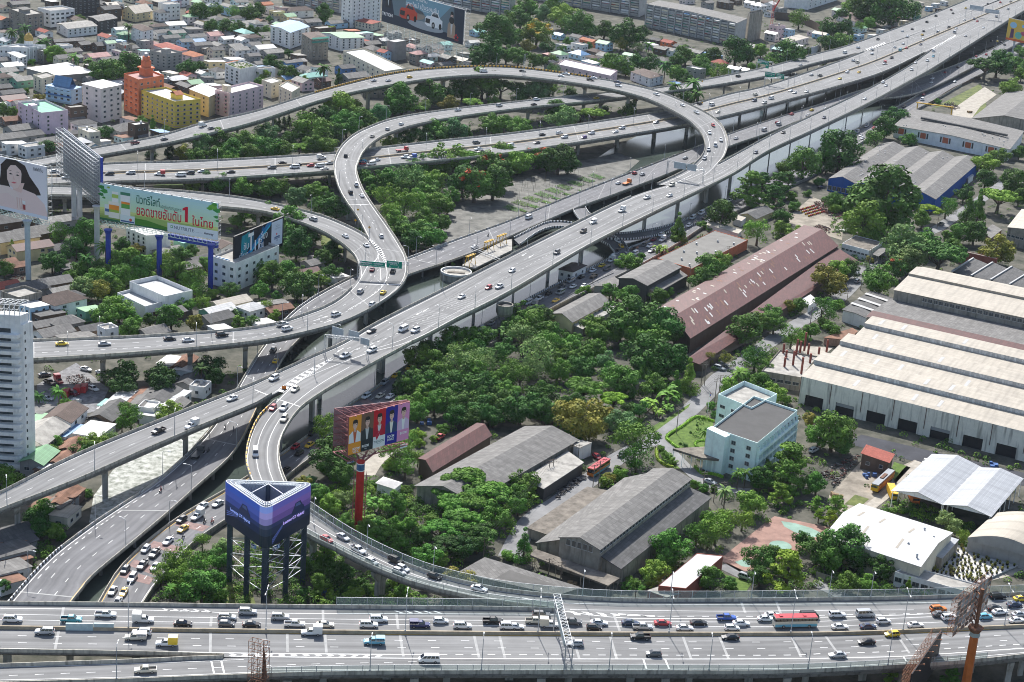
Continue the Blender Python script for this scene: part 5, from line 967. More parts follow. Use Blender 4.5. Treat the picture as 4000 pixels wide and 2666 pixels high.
def roofs(root,ring,rise,kind,RMt,over,wallmb=None,n=1,along=0):
 """ring l,f,r,b at eave; along=0: ridge parallel f->r, 1: parallel l->f"""
 l,f,r,b=ring
 if along:l,f,r,b=f,r,b,l
 u=(f-l).normalized();v=(r-f).normalized();up=Vec((0,0,rise));e=over;t=Vec((0,0,-.12));m=MB()
 if kind=='gable':
  for i in range(n):
   a0=l.lerp(f,i/n);a1=l.lerp(f,(i+1)/n);c0=b.lerp(r,i/n);c1=b.lerp(r,(i+1)/n)
   A0,A1,C0,C1=a0-v*e,a1-v*e,c0+v*e,c1+v*e;m0=(A0+A1)/2+up;m1=(C0+C1)/2+up
   dz=Vec((0,0,-rise*2*e/((a1-a0).length)))
   if i==0:A0=A0-u*e+dz;C0=C0-u*e+dz
   if i==n-1:A1=A1+u*e+dz;C1=C1+u*e+dz
   for P in((A0,C0,m1,m0),(C1,A1,m0,m1)):
    q=[x+Vec((0,0,.06))for x in P];m.quad(*(q if(P is not None)else q),0,True)if 0 else m.face(q[::-1]if(q[1]-q[0]).cross(q[3]-q[0]).z<0 else q,0,uvq(q))
    m.face([x+t for x in q],0)
   for s0,s1 in((A0,m0),(m0,A1),(C0,m1),(m1,C1)):m.quad(s0+Vec((0,0,.06)),s1+Vec((0,0,.06)),s1+t,s0+t)
   m.quad(A0+Vec((0,0,.06)),C0+Vec((0,0,.06)),C0+t,A0+t);m.quad(A1+Vec((0,0,.06)),C1+Vec((0,0,.06)),C1+t,A1+t)
   if wallmb:wallmb.face((a0,a1,(a0+a1)/2+up));wallmb.face((c1,c0,(c0+c1)/2+up))
 elif kind=='hip':
  L,Fq,Rq,B=l-u*e-v*e,f+u*e-v*e,r+u*e+v*e,b-u*e+v*e;wd=(f-l).length;ln=(r-f).length
  if ln>=wd:m0=(L+Fq)/2+v*(wd/2+e)*.9+up;m1=(B+Rq)/2-v*(wd/2+e)*.9+up;fs=[(L,Fq,m0),(Fq,Rq,m1,m0),(Rq,B,m1),(B,L,m0,m1)]
  else:m0=(L+B)/2+u*(ln/2+e)*.9+up;m1=(Fq+Rq)/2-u*(ln/2+e)*.9+up;fs=[(B,L,m0),(L,Fq,m1,m0),(Fq,Rq,m1),(Rq,B,m0,m1)]
  for q in fs:m.face(q,0,uvq(q))
  m.face([p+t for p in(L,Fq,Rq,B)])
  for p,q in((L,Fq),(Fq,Rq),(Rq,B),(B,L)):m.quad(p,q,q+t,p+t)
 elif kind=='shed':
  L,Fq,Rq,B=l-u*e-v*e,f+u*e-v*e,r+u*e+v*e,b-u*e+v*e;q=[L+up,Fq+Vec((0,0,.05)),Rq+Vec((0,0,.05)),B+up];m.face(q,0,uvq(q))
  for x,y in zip(q,q[1:]+q[:1]):m.quad(x,y,y+t,x+t)
  m.face([x+t for x in q][::-1])
  if wallmb:wallmb.face((l,f,l+up));wallmb.face((r,b,b+up));wallmb.quad(b,l,l+up,b+up)
 if root is None:return m
 return m.build('roof',RMt,root)
def uvq(q):
 o=q[0];e=(q[1]-q[0]);u=e.normalized();n=e.cross(q[-1]-q[0]);n=n.normalized()if n.length>1e-9 else Vec((0,0,1));v=n.cross(u)
 return[((p-o).dot(u),(p-o).dot(v))for p in q]
def shed(label,A,B,C,h,rise,wm,rm,n=1,over=.6,name='warehouse',cat='warehouse',wl=None,group=None,vents=0,light=0,open_=False):
 """A,B: near gable end (left, right eave), C far end of the right eave"""
 a,b,c=G(A,h),G(B,h),G(C,h);d=a+c-b;root=root_for(name,label,cat,[a,b,c,d],group);W=WM[wm][1];m=MB()
 rfo=roofs(root,[a,b,c,d],rise,'gable',RM[rm][1],over,m,n)
 if not open_:m.hexa([dn(p)for p in(a,b,c,d)],[a,b,c,d])
 else:
  nn=7
  for i in range(nn):
   for p,q in((b,c),(a,d)):x=p.lerp(q,i/(nn-1));m.bar(dn(x),x,.18)
   x,y=a.lerp(d,i/(nn-1)),b.lerp(c,i/(nn-1));m.bar(x,y,.14);mm=(x+y)/2+Vec((0,0,rise-.2));m.bar(x,mm,.1);m.bar(y,mm,.1)
   for t in(.25,.5,.75):z=x.lerp(y,t);m.bar(z,z+Vec((0,0,(rise-.2)*(1-abs(t-.5)*2))),.08)
 m.build('wall' if not open_ else 'frame',W,root)
 if wl:
  windows(root,b,c,[wl[1]],wl[0],wl[2],wl[3])
 R=random.Random(len(label))
 nrm=lambda s,i:None
 up=Vec((0,0,rise));
 def on(s,u,v,dz=.1):
  e0,e1=(b,c)if s else(a,d);m0,m1=(a+b)/2+up,(d+c)/2+up
  return e0.lerp(m0,v).lerp(e1.lerp(m1,v),u)+Vec((0,0,dz))
 if light and n==1:
  for k in range(light):
   s=R.random()<.6;u,v=R.uniform(.03,.9),R.uniform(.05,.75);du,dv=1.1/(b-c).length,R.uniform(.12,.24)
   mb=MB();q=[on(s,u,v),on(s,u+du,v),on(s,u+du,v+dv),on(s,u,v+dv)];mb.face(q);mb.build('skylight',RM[R.choice('wwcu')][1],rfo)
 if vents:
  for k in range(vents):
   u,v=(k%(vents//2)+.5)/(vents//2),.35 if k<vents//2 else.7;p=on(True,u,v,0);mb=MB();mb.cyl(p.x,p.y,p.z,p.z+.5,.3,0,8);mb.cyl(p.x,p.y,p.z+.5,p.z+.9,.45,0,8,.2);mb.build('roof_vent',STEEL,rfo)
 return root,(a,b,c,d)
def quadroof(label,pts,zs,wm,rm,name='shed',cat='shed',walls=True,group=None,thick=.15,posts=False):
 P_=[G(p,z)for p,z in zip(pts,zs)]
 if sum(p.x*q.y-q.x*p.y for p,q in zip(P_,P_[1:]+P_[:1]))<0:P_.reverse()
 root=root_for(name,label,cat,P_,group);m=MB();t=Vec((0,0,thick));m.face([p+t for p in P_],0,uvq([p+t for p in P_]));m.face(P_[::-1])
 for p,q in zip(P_,P_[1:]+P_[:1]):m.quad(p,q,q+t,p+t)
 m.build('roof',RM[rm][1],root);c=sum(P_,Vec((0,0,0)))/4;w=MB()
 Q=[p.lerp(c,.04)for p in P_]
 if posts:
  for p,q in zip(Q,Q[1:]+Q[:1]):
   for k in range(3):x=p.lerp(q,k/3);w.bar(dn(x),x,.12)
  w.build('post',WM[wm][1],root)
 elif walls:
  for p,q in zip(Q,Q[1:]+Q[:1]):w.quad(dn(p),dn(q),q,p)
  w.build('wall',WM[wm][1],root)
 return root,P_
def onbox(root,pts,u,v,z,sx,sy,h,m,name,mt=None):
 """small box on a roof: u along l->f, v along f->r"""
 l,f,r,b=pts;p=l+(f-l)*u+(r-f)*v;U=(f-l).normalized();V=(r-f).normalized()
 ring=[dn(p,z)+U*x+V*y for x,y in((-sx/2,-sy/2),(sx/2,-sy/2),(sx/2,sy/2),(-sx/2,sy/2))]
 mb=MB();mb.hexa(ring,[q+Vec((0,0,h))for q in ring],0,0 if mt is None else 1);return mb.build(name,[m]if mt is None else[m,mt],root),ring
def tank(root,pts,u,v,z,r=.8,h=1.8,m=None):
 l,f,rr,b=pts;p=l+(f-l)*u+(rr-f)*v;mb=MB();mb.cyl(p.x,p.y,z,z+h,r,0,12);mb.cyl(p.x,p.y,z+h,z+h+.2,r,0,12,r*.3);return mb.build('water_tank',m or STEEL,root)
 # works sheds on the right
shed('long maroon roofed warehouse with scattered pale roof patches',(6,1330,1275),(6,1640,1535),(7,640,690),7,3.2,'n','m',light=90,name='warehouse')
quadroof('lower maroon lean-to with broken pale sheets along the long warehouse',[(10,1600,170),(10,1722,218),(7,825,828),(7,640,712)],[5.6,4.2,4.2,5.6],'n','m','lean_to','shed')
rt,P_=block('broad flat ash grey roofed hall with small roof ventilators',(6,1335,808),(6,1650,905),(6,2165,640),5,'o','a',par=.25,name='hall',cat='hall')
for u,v in((.2,.55),(.25,.3),(.5,.12),(.55,.35),(.5,.75),(.8,.2),(.85,.05),(.85,.5),(.9,.8)):onbox(rt,P_,u,v,5,.8,.8,1.1,STEEL,'roof_vent')
shed('grey gabled wooden shed beside the flat ash grey hall',(6,985,985),(6,1240,1052),(6,1545,885),8.5,1.6,'d','g',name='shed',cat='shed',wl=None)
quadroof('grey lean-to roof below the gabled wooden shed',[(6,1242,1078),(6,1325,1132),(6,1615,966),(6,1530,908)],[6,4.6,4.6,6],'d','g','lean_to','shed')
quadroof('small flat grey porch roof beside the bank street',[(6,750,1060),(6,960,1072),(6,1005,1020),(6,935,975)],[3.2,3.2,3.6,3.6],'g','g','shed','shed')
rt,P_=shed('ochre walled grey roofed shed with a raised ridge vent',(6,365,1312),(6,555,1388),(6,895,1202),5.5,2.,'Y','g',name='shed',cat='shed',wl=(9,3.6,1.6,1.2));
quadroof('flat grey lean-to beside the ochre walled shed',[(6,560,1420),(6,650,1460),(6,965,1262),(6,910,1236)],[3.6,3.3,3.3,3.6],'s','f','lean_to','shed')
quadroof('low cream roofed row under trees beside the bank street',[(6,1785,500),(6,2080,582),(6,2115,548),(6,1812,462)],[3.2]*4,'x','c','shed','shed')
block('small cream hut with a flat roof under the round tree',(6,2030,440),(6,2110,465),(6,2150,430),3.4,'x','c',par=.1,name='hut',cat='hut')
shed('dark roofed yellow shed among the trees by the bank',(6,2085,405),(6,2240,440),(6,2400,370),3.6,1.8,'Y','d',name='shed',cat='shed')
rt,P_=block('mint green four storey office with a dark flat roof',(10,1835,815),(10,2250,958),(11,268,655),14,'t','d',rows=4,nl=3,nr=11,par=.9,name='office_building',ww=1.8,wh=1.5)
l,f,r,b=P_;U=(r-f).normalized();out=Vec((U.y,-U.x,0))
for i in range(12):
 p=f.lerp(r,i/11.5+.02);mb=MB();mb.hexa([dn(p,1.)+out*.02-U*.15,dn(p,1.)+out*1.3-U*.15,dn(p,1.)+out*1.3+U*.15,dn(p,1.)+out*.02+U*.15],[dn(p,13.2)+out*.02-U*.15,dn(p,13.2)+out*.9-U*.15,dn(p,13.2)+out*.9+U*.15,dn(p,13.2)+out*.02+U*.15]);mb.build('fin',WM['t'][1],rt)
for k in range(3):
 z=4+3.2*k;mb=MB();mb.hexa([dn(f,z)+out*.03+U*.5,dn(f,z)+out*1.2+U*.5,dn(r,z)+out*1.2-U*.5,dn(r,z)+out*.03-U*.5],[dn(f,z+.9)+out*.03+U*.5,dn(f,z+.9)+out*1.1+U*.5,dn(r,z+.9)+out*1.1-U*.5,dn(r,z+.9)+out*.03-U*.5]);mb.build('balcony',WM['t'][1],rt)
mb=MB();lf=(f-l).normalized();o2=Vec((lf.y,-lf.x,0));mb.hexa([dn(l)+o2*.02,dn(l)+o2*3.5,dn(l.lerp(f,.42))+o2*3.5,dn(l.lerp(f,.42))+o2*.02],[dn(l,15.5)+o2*.02,dn(l,15.5)+o2*3.5,dn(l.lerp(f,.42),14.6)+o2*3.5,dn(l.lerp(f,.42),14.6)+o2*.02]);mb.build('stair_tower',WM['t'][1],rt)
block('mint green rear wing with a high blackened parapet',(10,1890,528),(10,2195,652),(10,2430,525),13,'t','f',rows=3,nl=3,par=1.8,name='office_wing',ww=2.4,wh=1.2)
quadroof('flat porch canopy on mint legs before the office',[(10,1475,1005),(10,1735,1090),(10,1905,1105),(10,1800,985)],[5,5,5,5],'t','k','canopy','canopy',posts=True,thick=.8)
shed('big plain grey gabled shed behind the feathery rain trees',(9,1480,1325),(9,1975,1462),(10,590,905),6,2.6,'s','g',name='warehouse',over=.8)
shed('maroon gabled shed with a white ridge beside the jungle',(9,1500,1075),(9,1625,1192),(9,2155,862),6,1.8,'n','m',name='shed',cat='shed')
mb=MB()
quadroof('flat grey annex roof with dark walls by the bus road',[(10,95,1268),(10,290,1362),(10,662,1118),(10,510,1010)],[4.2]*4,'d','f','annex','shed')
quadroof('small raised flat roof at the far end of the annex',[(10,560,960),(10,620,985),(10,735,935),(10,600,905)],[5]*4,'w','f','annex','shed')
nav,P_=shed('long grey warehouse with a raised nave and clerestory windows',(14,440,232),(14,806,344),(10,1640,1268),11,2.,'s','g',name='warehouse',over=.35)
windows(nav,P_[1],P_[2],[10.1],30,1.6,1.1);windows(nav,P_[0].lerp(P_[1],.15),P_[0].lerp(P_[1],.85),[10.2],5,2.,2.)
quadroof('dark grey side aisle roof of the nave warehouse, facing the noise wall',[(14,790,398),(14,1002,532),(10,1835,1440),(10,1612,1340)],[8.2,5.6,5.6,8.2],'s','d','side_aisle','shed',thick=.2)
quadroof('grey side aisle roof of the nave warehouse, facing the bus road',[(14,212,292),(14,440,262),(10,1250,1215),(10,1030,1260)],[5.6,8.2,8.2,5.6],'s','g','side_aisle','shed',thick=.2)
quadroof('stained brown canopy slab before the nave warehouse gable',[(14,165,410),(14,880,692),(14,990,622),(14,215,355)],[4.2,4.2,4.6,4.6],'s','k','canopy','canopy',posts=True,thick=.5)
quadroof('flat brown stained roof along the bus road',[(14,130,150),(14,330,215),(10,880,1375),(10,690,1340)],[3.6]*4,'s','k','annex','shed')
quadroof('curving corrugated roof under the glass noise wall',[(13,1850,560),(13,2100,420),(14,640,700),(14,420,770)],[4,5,5,4],'s','g','shed','shed')
block('brick red walled building with a flat bright white roof',(14,1345,682),(14,1595,708),(14,1940,408),5,'r','w',par=.15,name='building')
quadroof('flat pale slab roof before the brick red building',[(14,1240,725),(14,1420,790),(14,1600,740),(14,1345,690)],[3.2]*4,'r','f','annex','shed')
rt,P_=shed('large white roofed hall beside the red sports court',(15,1690,192),(15,1400,502),(15,525,215),8,2.2,'c','w',name='hall',cat='hall',over=.3)
l2=P_;
for s,u,v in((1,.3,.35),(1,.68,.4),(0,.3,.55),(0,.62,.5),(0,.85,.5)):
 e0,e1=(P_[1],P_[2])if s else(P_[0],P_[3]);m0,m1=(P_[0]+P_[1])/2+Vec((0,0,2.2)),(P_[3]+P_[2])/2+Vec((0,0,2.2));q=[]
 for uu,vv in((u,v),(u+.025,v),(u+.025,v+.4),(u,v+.4)):q.append(e0.lerp(m0,vv).lerp(e1.lerp(m1,vv),uu)+Vec((0,0,.12)))
 mb=MB();mb.face(q);mb.build('skylight',RM['c'][1],rt)
for i,(x,y)in enumerate(((1288,305),(1437,170),(1520,245),(1368,410))):p=G((15,x,y),9);mb=MB();mb.cyl(p.x,p.y,8.6,9.5,.3,0,8);mb.cyl(p.x,p.y,9.5,10,.45,0,8,.2);mb.build('roof_vent',STEEL,rt)
block('low white building with lattice wall and blue awnings behind the noise wall',(15,1165,560),(15,1890,760),(15,2010,700),4.5,'w','f',rows=1,nl=9,par=.4,name='building',ww=2.4,wh=1.6)
quadroof('small grey tin lean-to between white hall and planted slab',[(15,1515,402),(15,1600,432),(15,1755,258),(15,1672,232)],[5]*4,'s','s','lean_to','shed')
a,b,c=G((15,1835,236),6),G((15,2560,432),6),G((15,2790,195),6);d=a+c-b;rt=root_for('arched_hall','cream barrel roofed hall at the lower right edge','hall',[a,b,c,d]);mb=MB();w=MB();N=14;pr=None
for i in range(N+1):
 t=i/N;z=Vec((0,0,3.4*sin(pi*t)));q=(a.lerp(b,t)+z,d.lerp(c,t)+z)
 if pr:mb.face((pr[0],q[0],q[1],pr[1]),0,uvq([pr[0],pr[1],q[1],q[0]]));w.quad(a.lerp(b,(i-1)/N)-Vec((0,0,1)),a.lerp(b,t)-Vec((0,0,1)),q[0],pr[0])
 pr=q
mb.build('roof',RM['c'][1],rt);w.hexa([dn(p)for p in(a+(d-a)*.03,b+(c-b)*.03,c,d)],[p-Vec((0,0,.6))for p in(a+(d-a)*.03,b+(c-b)*.03,c,d)]);w.build('wall',WM['g'][1],rt)
shed('pale grey gabled open shed sheltering old locomotives',(11,1150,1372),(11,1600,1497),(11,1945,1157),7,2.,'w','s',name='open_shed',cat='shed',open_=True)
shed('second pale grey open gabled shed next to the locomotive shelter',(11,1612,1499),(11,2040,1605),(11,2330,1262),7,1.7,'w','s',name='open_shed',cat='shed',open_=True)
STAIN=mat('stained_cream_wall',(.72,.69,.6),.9,.1,.3,'stain')
a,b=G((11,308,325),11.5),G((11,2351,832),11.5);U=(b-a).normalized();b=a+U*((b-a).length+40);V=Vec((-U.y,U.x,0));back=G((11,535,138),11.5);D=(back-a).dot(V)
def at2(x,y,z):return dn(a+U*x+V*y,z)
Lx=(b-a).length;rt=root_for('factory','cream roofed factory with three stepped roof monitors and dark door bays','factory',[a,b,at2(Lx,3*D,0),at2(0,3*D,0)]);wl=MB();rf=MB();lv=MB()
for k in range(3):
 y=k*D;pts=[(y,11.5),(y+.45*D,12.9),(y+.45*D,14.6),(y+.78*D,15.3),(y+D,11.6)]
 for(y0,z0),(y1,z1)in zip(pts,pts[1:]):
  q=[at2(-.4,y0,z0),at2(Lx,y0,z0),at2(Lx,y1,z1),at2(-.4,y1,z1)]
  if abs(y0-y1)<.01:lv.face(q,0,uvq(q))
  else:rf.face(q,0,uvq(q))
 wl.face([at2(0,yy,zz)for yy,zz in[(y,0)]+pts+[(y+D,0)]][::-1])
rfo=rf.build('roof',RM['c'][1],rt);lv.build('louvre_wall',mat('louvre',(.55,.56,.55),.8,.3,.6,'sheet'),rt)
bay=12.6;nb=int(Lx/bay)+1
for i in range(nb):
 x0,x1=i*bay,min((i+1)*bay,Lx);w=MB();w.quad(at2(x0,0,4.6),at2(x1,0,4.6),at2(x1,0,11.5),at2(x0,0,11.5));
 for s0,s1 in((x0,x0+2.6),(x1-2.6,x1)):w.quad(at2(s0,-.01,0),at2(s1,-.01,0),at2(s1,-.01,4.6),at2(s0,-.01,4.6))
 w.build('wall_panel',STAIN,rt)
 d_=MB();d_.quad(at2(x0+2.6,.6,0),at2(x1-2.6,.6,0),at2(x1-2.6,.6,4.6),at2(x0+2.6,.6,4.6));d_.quad(at2(x0+2.6,0,4.6),at2(x1-2.6,0,4.6),at2(x1-2.6,.6,4.6),at2(x0+2.6,.6,4.6));d_.build('door_shade_sheet',BLACK,rt)  # black sheet closes each doorway, the unlit inside painted as its colour
 if i%3==1:s_=MB();s_.quad(at2(x0+2.7,.3,3.2),at2(x1-2.7,.3,3.2),at2(x1-2.7,.3,4.6),at2(x0+2.7,.3,4.6));s_.build('shutter',RM['s'][1],rt)
 g_=MB();g_.bar(at2(x0,-.12,3),at2(x0,-.12,11.5),.14);g_.build('downpipe',mat('rusty_pipe',(.1,.055,.045),.8,.3,1.),rt)
 R=random.Random(i)
 for k in range(3):
  for yb in(.1,.52):
   if R.random()<.45:y0=(k+yb)*D;sx=x0+R.uniform(2,8);zf=(lambda y:11.5+1.4*y/(.45*D))if yb==.1 else(lambda y:14.6+.7*(y-.45*D)/(.33*D));sk_=MB();q=[at2(sx,y0,zf(yb*D)+.06),at2(sx+1.3,y0,zf(yb*D)+.06),at2(sx+1.3,y0+.2*D,zf(yb*D+.2*D)+.06),at2(sx,y0+.2*D,zf(yb*D+.2*D)+.06)];sk_.face(q);sk_.build('skylight',RM['w'][1],rfo)
wl.build('gable_wall',STAIN,rt)
def strip_roof(label,y0,y1,z0,z1,x0,rm,name):
 P_=[at2(x0,y0,0),at2(Lx,y0,0),at2(Lx,y1,0),at2(x0,y1,0)];r_=root_for(name,label,'roofed hall',P_);m=MB();q=[at2(x0,y0,z0),at2(Lx,y0,z0),at2(Lx,y1,z1),at2(x0,y1,z1)];m.face(q,0,uvq(q));m.build('roof',RM[rm][1],r_);w=MB();w.quad(at2(x0+.3,y1,0),at2(x0+.3,y0,0),at2(x0+.3,y0,z0),at2(x0+.3,y1,z1));w.quad(at2(x0+.3,y0+.02,0),at2(Lx,y0+.02,0),at2(Lx,y0+.02,z0-.05),at2(x0+.3,y0+.02,z0-.05));w.build('wall',WM['s'][1],r_)
y3=3*D
xm=(G((7,895,1350),12)-a).dot(U)
strip_roof('narrow maroon roof strip behind the cream factory monitors',y3+.1,y3+7.5,12.2,13.2,xm,'m','roof_hall')
g0=G((7,1160,1188),10);yg=(g0-a).dot(V);strip_roof('wide grey roof with pale bands between maroon strip and high hall',y3+7.6,yg,10.6,10,(g0-a).dot(U)-2,'g','roof_hall')
for k in range(3):
 yb=y3+9+(yg-y3-9)*(k+.5)/3.2
h0=G((7,1163,1090),15);h1=G((7,2351,1345),15);yh=(h0-a).dot(V);xh=(h0-a).dot(U);Ua=(h1-h0).normalized();Va=Vec((-Ua.y,Ua.x,0));LL=(h1-h0).length+45;dep=(G((7,1275,870),17.5)-h0).dot(Va)
def at3(x,y,z):return dn(h0+Ua*x+Va*y,z)
rt=root_for('hall','high cream roofed hall with a long row of clerestory windows','hall',[h0,h1,at3(LL,dep,0),at3(0,dep,0)]);rf=MB();pr=[(-.5,14.8),(dep*.62,16.6),(dep*.62,17.6),(dep*.98,18.),(dep*1.35,15)]
for(y0,z0),(y1,z1)in zip(pr,pr[1:]):q=[at3(-.4,y0,z0),at3(LL,y0,z0),at3(LL,y1,z1),at3(-.4,y1,z1)];rf.face(q,0,uvq(q))
rf.build('roof',RM['c'][1],rt);w=MB();w.quad(at3(0,0,0),at3(LL,0,0),at3(LL,0,14.8),at3(0,0,14.8));w.face([at3(0,y,z)for y,z in[(0,0)]+[(max(0,y),z)for y,z in pr]+[(dep*1.35,0)]][::-1]);w.build('wall',WM['s'][1],rt)
windows(rt,at3(13,0,0),at3(LL,0,0),[13],36,2.4,1.7)
for k in range(4):
 p0=(7,1690+175*k,925+40*k);p1=(7,1885+178*k,805+38*k);p2=(7,2120+175*k,905+38*k);p3=(7,1865+178*k,1000+38*k)
 rt,q=quadroof('dark grey sawtooth roof with a white ridge, %s from the brick wall'%ordn(k),[p0,p3,p2,p1],[7.5,7.5,6.2,7.5]if 0 else[8,6,6,8],'d','d','sawtooth_shed','shed',group='sawtooth roofs')
 e0,e1=G(p0,8.3),G(p1,8.3);m=MB();m.bar(e0,e1,.5);m.build('ridge',RM['w'][1],rt)
block('brick red parapet wall behind the dark sawtooth roofs',(7,1740,735),(7,2100,815),(7,2108,805),6.5,'r','k',par=.2,name='wall',cat='wall')
rt,P_=shed('royal blue walled workshop with four grey gabled roofs',(7,558,72),(7,1540,265),(3,1945,1485),7.5,2.6,'B','g',n=4,name='workshop',cat='workshop',over=.2)
l,f=P_[0],P_[1];windows(rt,l,l.lerp(f,.26),[2.2],6,2.2,2.6)
R=random.Random(9)
for k in range(36):u,v=R.uniform(.03,.24)if k<22 else R.uniform(.3,.97),R.uniform(.1,.95);p=P_[0].lerp(P_[1],u).lerp(P_[3].lerp(P_[2],u),v);fr=(u*4)%1;z=7.5+2.6*(1-abs(fr-.5)*2);m=MB();m.box(p.x-.5,p.x+.5,p.y-.3,p.y+.3,z+.05,z+.35);m.build('roof_vent',RM['w'][1],rt)
rt,P_=block('long low building with orange door panels and a grey roof',(3,1162,1155),(3,2215,1372),(3,2345,1205),8,'w','g',roof='gable',rise=1.4,name='workshop',cat='workshop',over=.7)
l,f,r,b=P_;d=(f-l).normalized();o=Vec((d.y,-d.x,0))
for i in range(5):
 p=l.lerp(f,.04+i*.197);
 for x0,x1,m_,n_ in((0,.05,mat('door_orange',(.5,.13,.06),.7,.15,.5),'door_panel'),):q=[dn(p,3.2)+o*.05,dn(p+(f-l)*x1,3.2)+o*.05,dn(p+(f-l)*x1,7)+o*.05,dn(p,7)+o*.05];mb=MB();mb.face(q);mb.build(n_,m_,rt)
 for x in(-.022,.056):q=[dn(p+(f-l)*x,3.4)+o*.05,dn(p+(f-l)*(x+.014),3.4)+o*.05,dn(p+(f-l)*(x+.014),7)+o*.05,dn(p+(f-l)*x,7)+o*.05];mb=MB();mb.face(q);mb.build('window',PANE,rt)
R=random.Random(2);mid0,mid1=(l+b)/2+Vec((0,0,1.4)),(f+r)/2+Vec((0,0,1.4))
mb=MB();wq=(b-l).normalized();ring=[dn(mid0.lerp(mid1,t),9.2)+wq*s for t,s in((.15,-1.4),(.92,-1.4),(.92,1.4),(.15,1.4))];mb.hexa(ring,[p+Vec((0,0,1.3))for p in ring],0);mb.build('ridge_monitor',RM['d'][1],rt)
for k in range(26):u,v=R.uniform(.04,.97),R.uniform(.1,.8);p=l.lerp(f,u).lerp(mid0.lerp(mid1,u),v);m=MB();m.box(p.x-.35,p.x+.35,p.y-.35,p.y+.35,p.z,p.z+.6);m.build('roof_vent',RM['w'][1],rt)
shed('big grey gabled shed with dusty glazed end at the right edge',(3,1872,1090),(3,2452,1120),(3,2720,880),7,3.4,'s','g',name='warehouse')
block('low white and blue canteen with a flat stained roof',(7,680,672),(7,930,738),(7,1052,662),5.5,'w','k',rows=1,nl=7,par=.2,name='building',ww=1.8,wh=.9)
quadroof('grey tin carport beside the white and blue canteen',[(7,960,772),(7,1015,792),(7,1118,716),(7,1045,690)],[4]*4,'g','g','carport','carport',posts=True)
rt,P_=block('low dark roofed shed with three white roof stripes',(7,690,1278),(7,905,1352),(7,1150,1178),5.5,'w','d',roof='gable',rise=.5,name='shed',cat='shed')
for k in range(3):
 t0=.25+k*.26;m=MB();l,f,r,b=P_;q=[l.lerp(b,t0),f.lerp(r,t0),f.lerp(r,t0+.07),l.lerp(b,t0+.07)];m.face([p+Vec((0,0,.75))for p in q]);m.build('roof_stripe',RM['w'][1],rt)
block('wooden hut with a rusty red roof in the locomotive yard',(11,862,1052),(11,1108,1114),(11,1152,1040),5.2,'n','r',roof='shed',rise=1.,name='hut',cat='hut',rows=1,nl=2)
quadroof('rusty tin roof beside the roofless foundry',[(7,510,1535),(7,740,1562),(7,825,1478),(7,775,1446)],[3.4]*4,'u','u','shed','shed')
block('roofless tan foundry ruin with stained walls',(11,-60,285),(11,298,345),(11,455,150),5.5,'s','f',rows=1,nl=5,par=.6,name='ruin',cat='ruin',ww=2.6,wh=1.4)
RUST=mat('rusted_steel',(.2,.06,.045),.85,.3,1.)
for i,(x,y,hh)in enumerate([(150,235,4),(165,150,3),(228,220,6),(258,130,7),(293,105,5),(332,90,8),(305,300,7),(365,130,5),(385,200,4),(465,120,3),(532,135,7),(140,110,4)]):p=G((11,x,y),5.6);m=MB();m.box(p.x-.4,p.x+.4,p.y-.4,p.y+.4,5.55,5.6+hh);o=m.build('steel_post',RUST,None,loc=dn(p,5.55));tag(o,'%s rust red steel post from the left on the roofless foundry'%ordn(sorted([150,165,228,258,293,332,305,365,385,465,532,140]).index(x)),'post','steel posts on the ruin')
block('small white hut with a pale hipped roof below the red poster',(9,1112,1302),(9,1268,1352),(9,1330,1302),4.2,'w','h',roof='hip',rise=1.,name='hut',cat='hut')
block('cream roofed tall shed cut by the right edge',(7,2205,520),(7,2520,600),(7,2640,430),9.5,'s','c',roof='gable',rise=1.5,rows=1,nl=8,name='shed',cat='shed',ww=2)
quadroof('small grey roof with a rusty ridge near the right edge',[(7,1965,570),(7,2050,625),(7,2150,545),(7,2060,495)],[4]*4,'u','g','shed','shed')
quadroof('grey tin roof sheltering pipes behind the canteen trees',[(7,1110,470),(7,1180,590),(7,1300,520),(7,1210,440)],[3.6]*4,'s','g','shed','shed')
quadroof('weathered grey roof hidden among jungle trees',[(10,1080,280),(10,1170,400),(10,1340,330),(10,1210,270)],[3.5]*4,'g','g','shed','shed')
quadroof('small white tin roof by the maroon lean-to',[(7,305,1180),(7,370,1250),(7,455,1190),(7,390,1140)],[3.4]*4,'w','w','shed','shed')
quadroof('small pale roof near the blue workshop road',[(3,1815,1640-20),(3,1840,1650),(3,1890,1610),(3,1860,1590)],[3.4]*4,'w','w','shed','shed')
pm=MB();pm.cyl(0,0,0,.5,.3,0,8,.4);R=random.Random(4)
for _ in range(40):leaf(pm,Vec((R.gauss(0,.22),R.gauss(0,.22),.75+R.gauss(0,.2))),Vec((0,0,1)),.22,R,1)
po=pm.build('potted_plant',[BLACK,LC['o'][1]]);bpy.data.objects.remove;k=0;cell=[]
SLAB,_=quadroof('planted white concrete slab beside the front expressway',[(15,1420,560),(15,1890,675),(15,2330,480),(15,1720,300)],[.6]*4,'w','h','slab','slab')
for r_ in range(9):
 for c_ in range(11):
  u,v=(c_+.5+R.uniform(-.25,.25))/11,(r_+.5+R.uniform(-.25,.25))/9;p=(1470+430*u+(1750-1470)*v+160*u*v,555+105*u-235*v+50*u*v);o=po if k==0 else po.copy()
  if k:COL.objects.link(o)
  o.location=G((15,)+p,.76);o.scale=(R.uniform(.8,1.4),)*3;tag(o,'dark potted plant, %s in row %s from the noise wall on the white slab'%(ordn(c_),ordn(r_)),'potted plant','potted plants on the white slab');k+=1
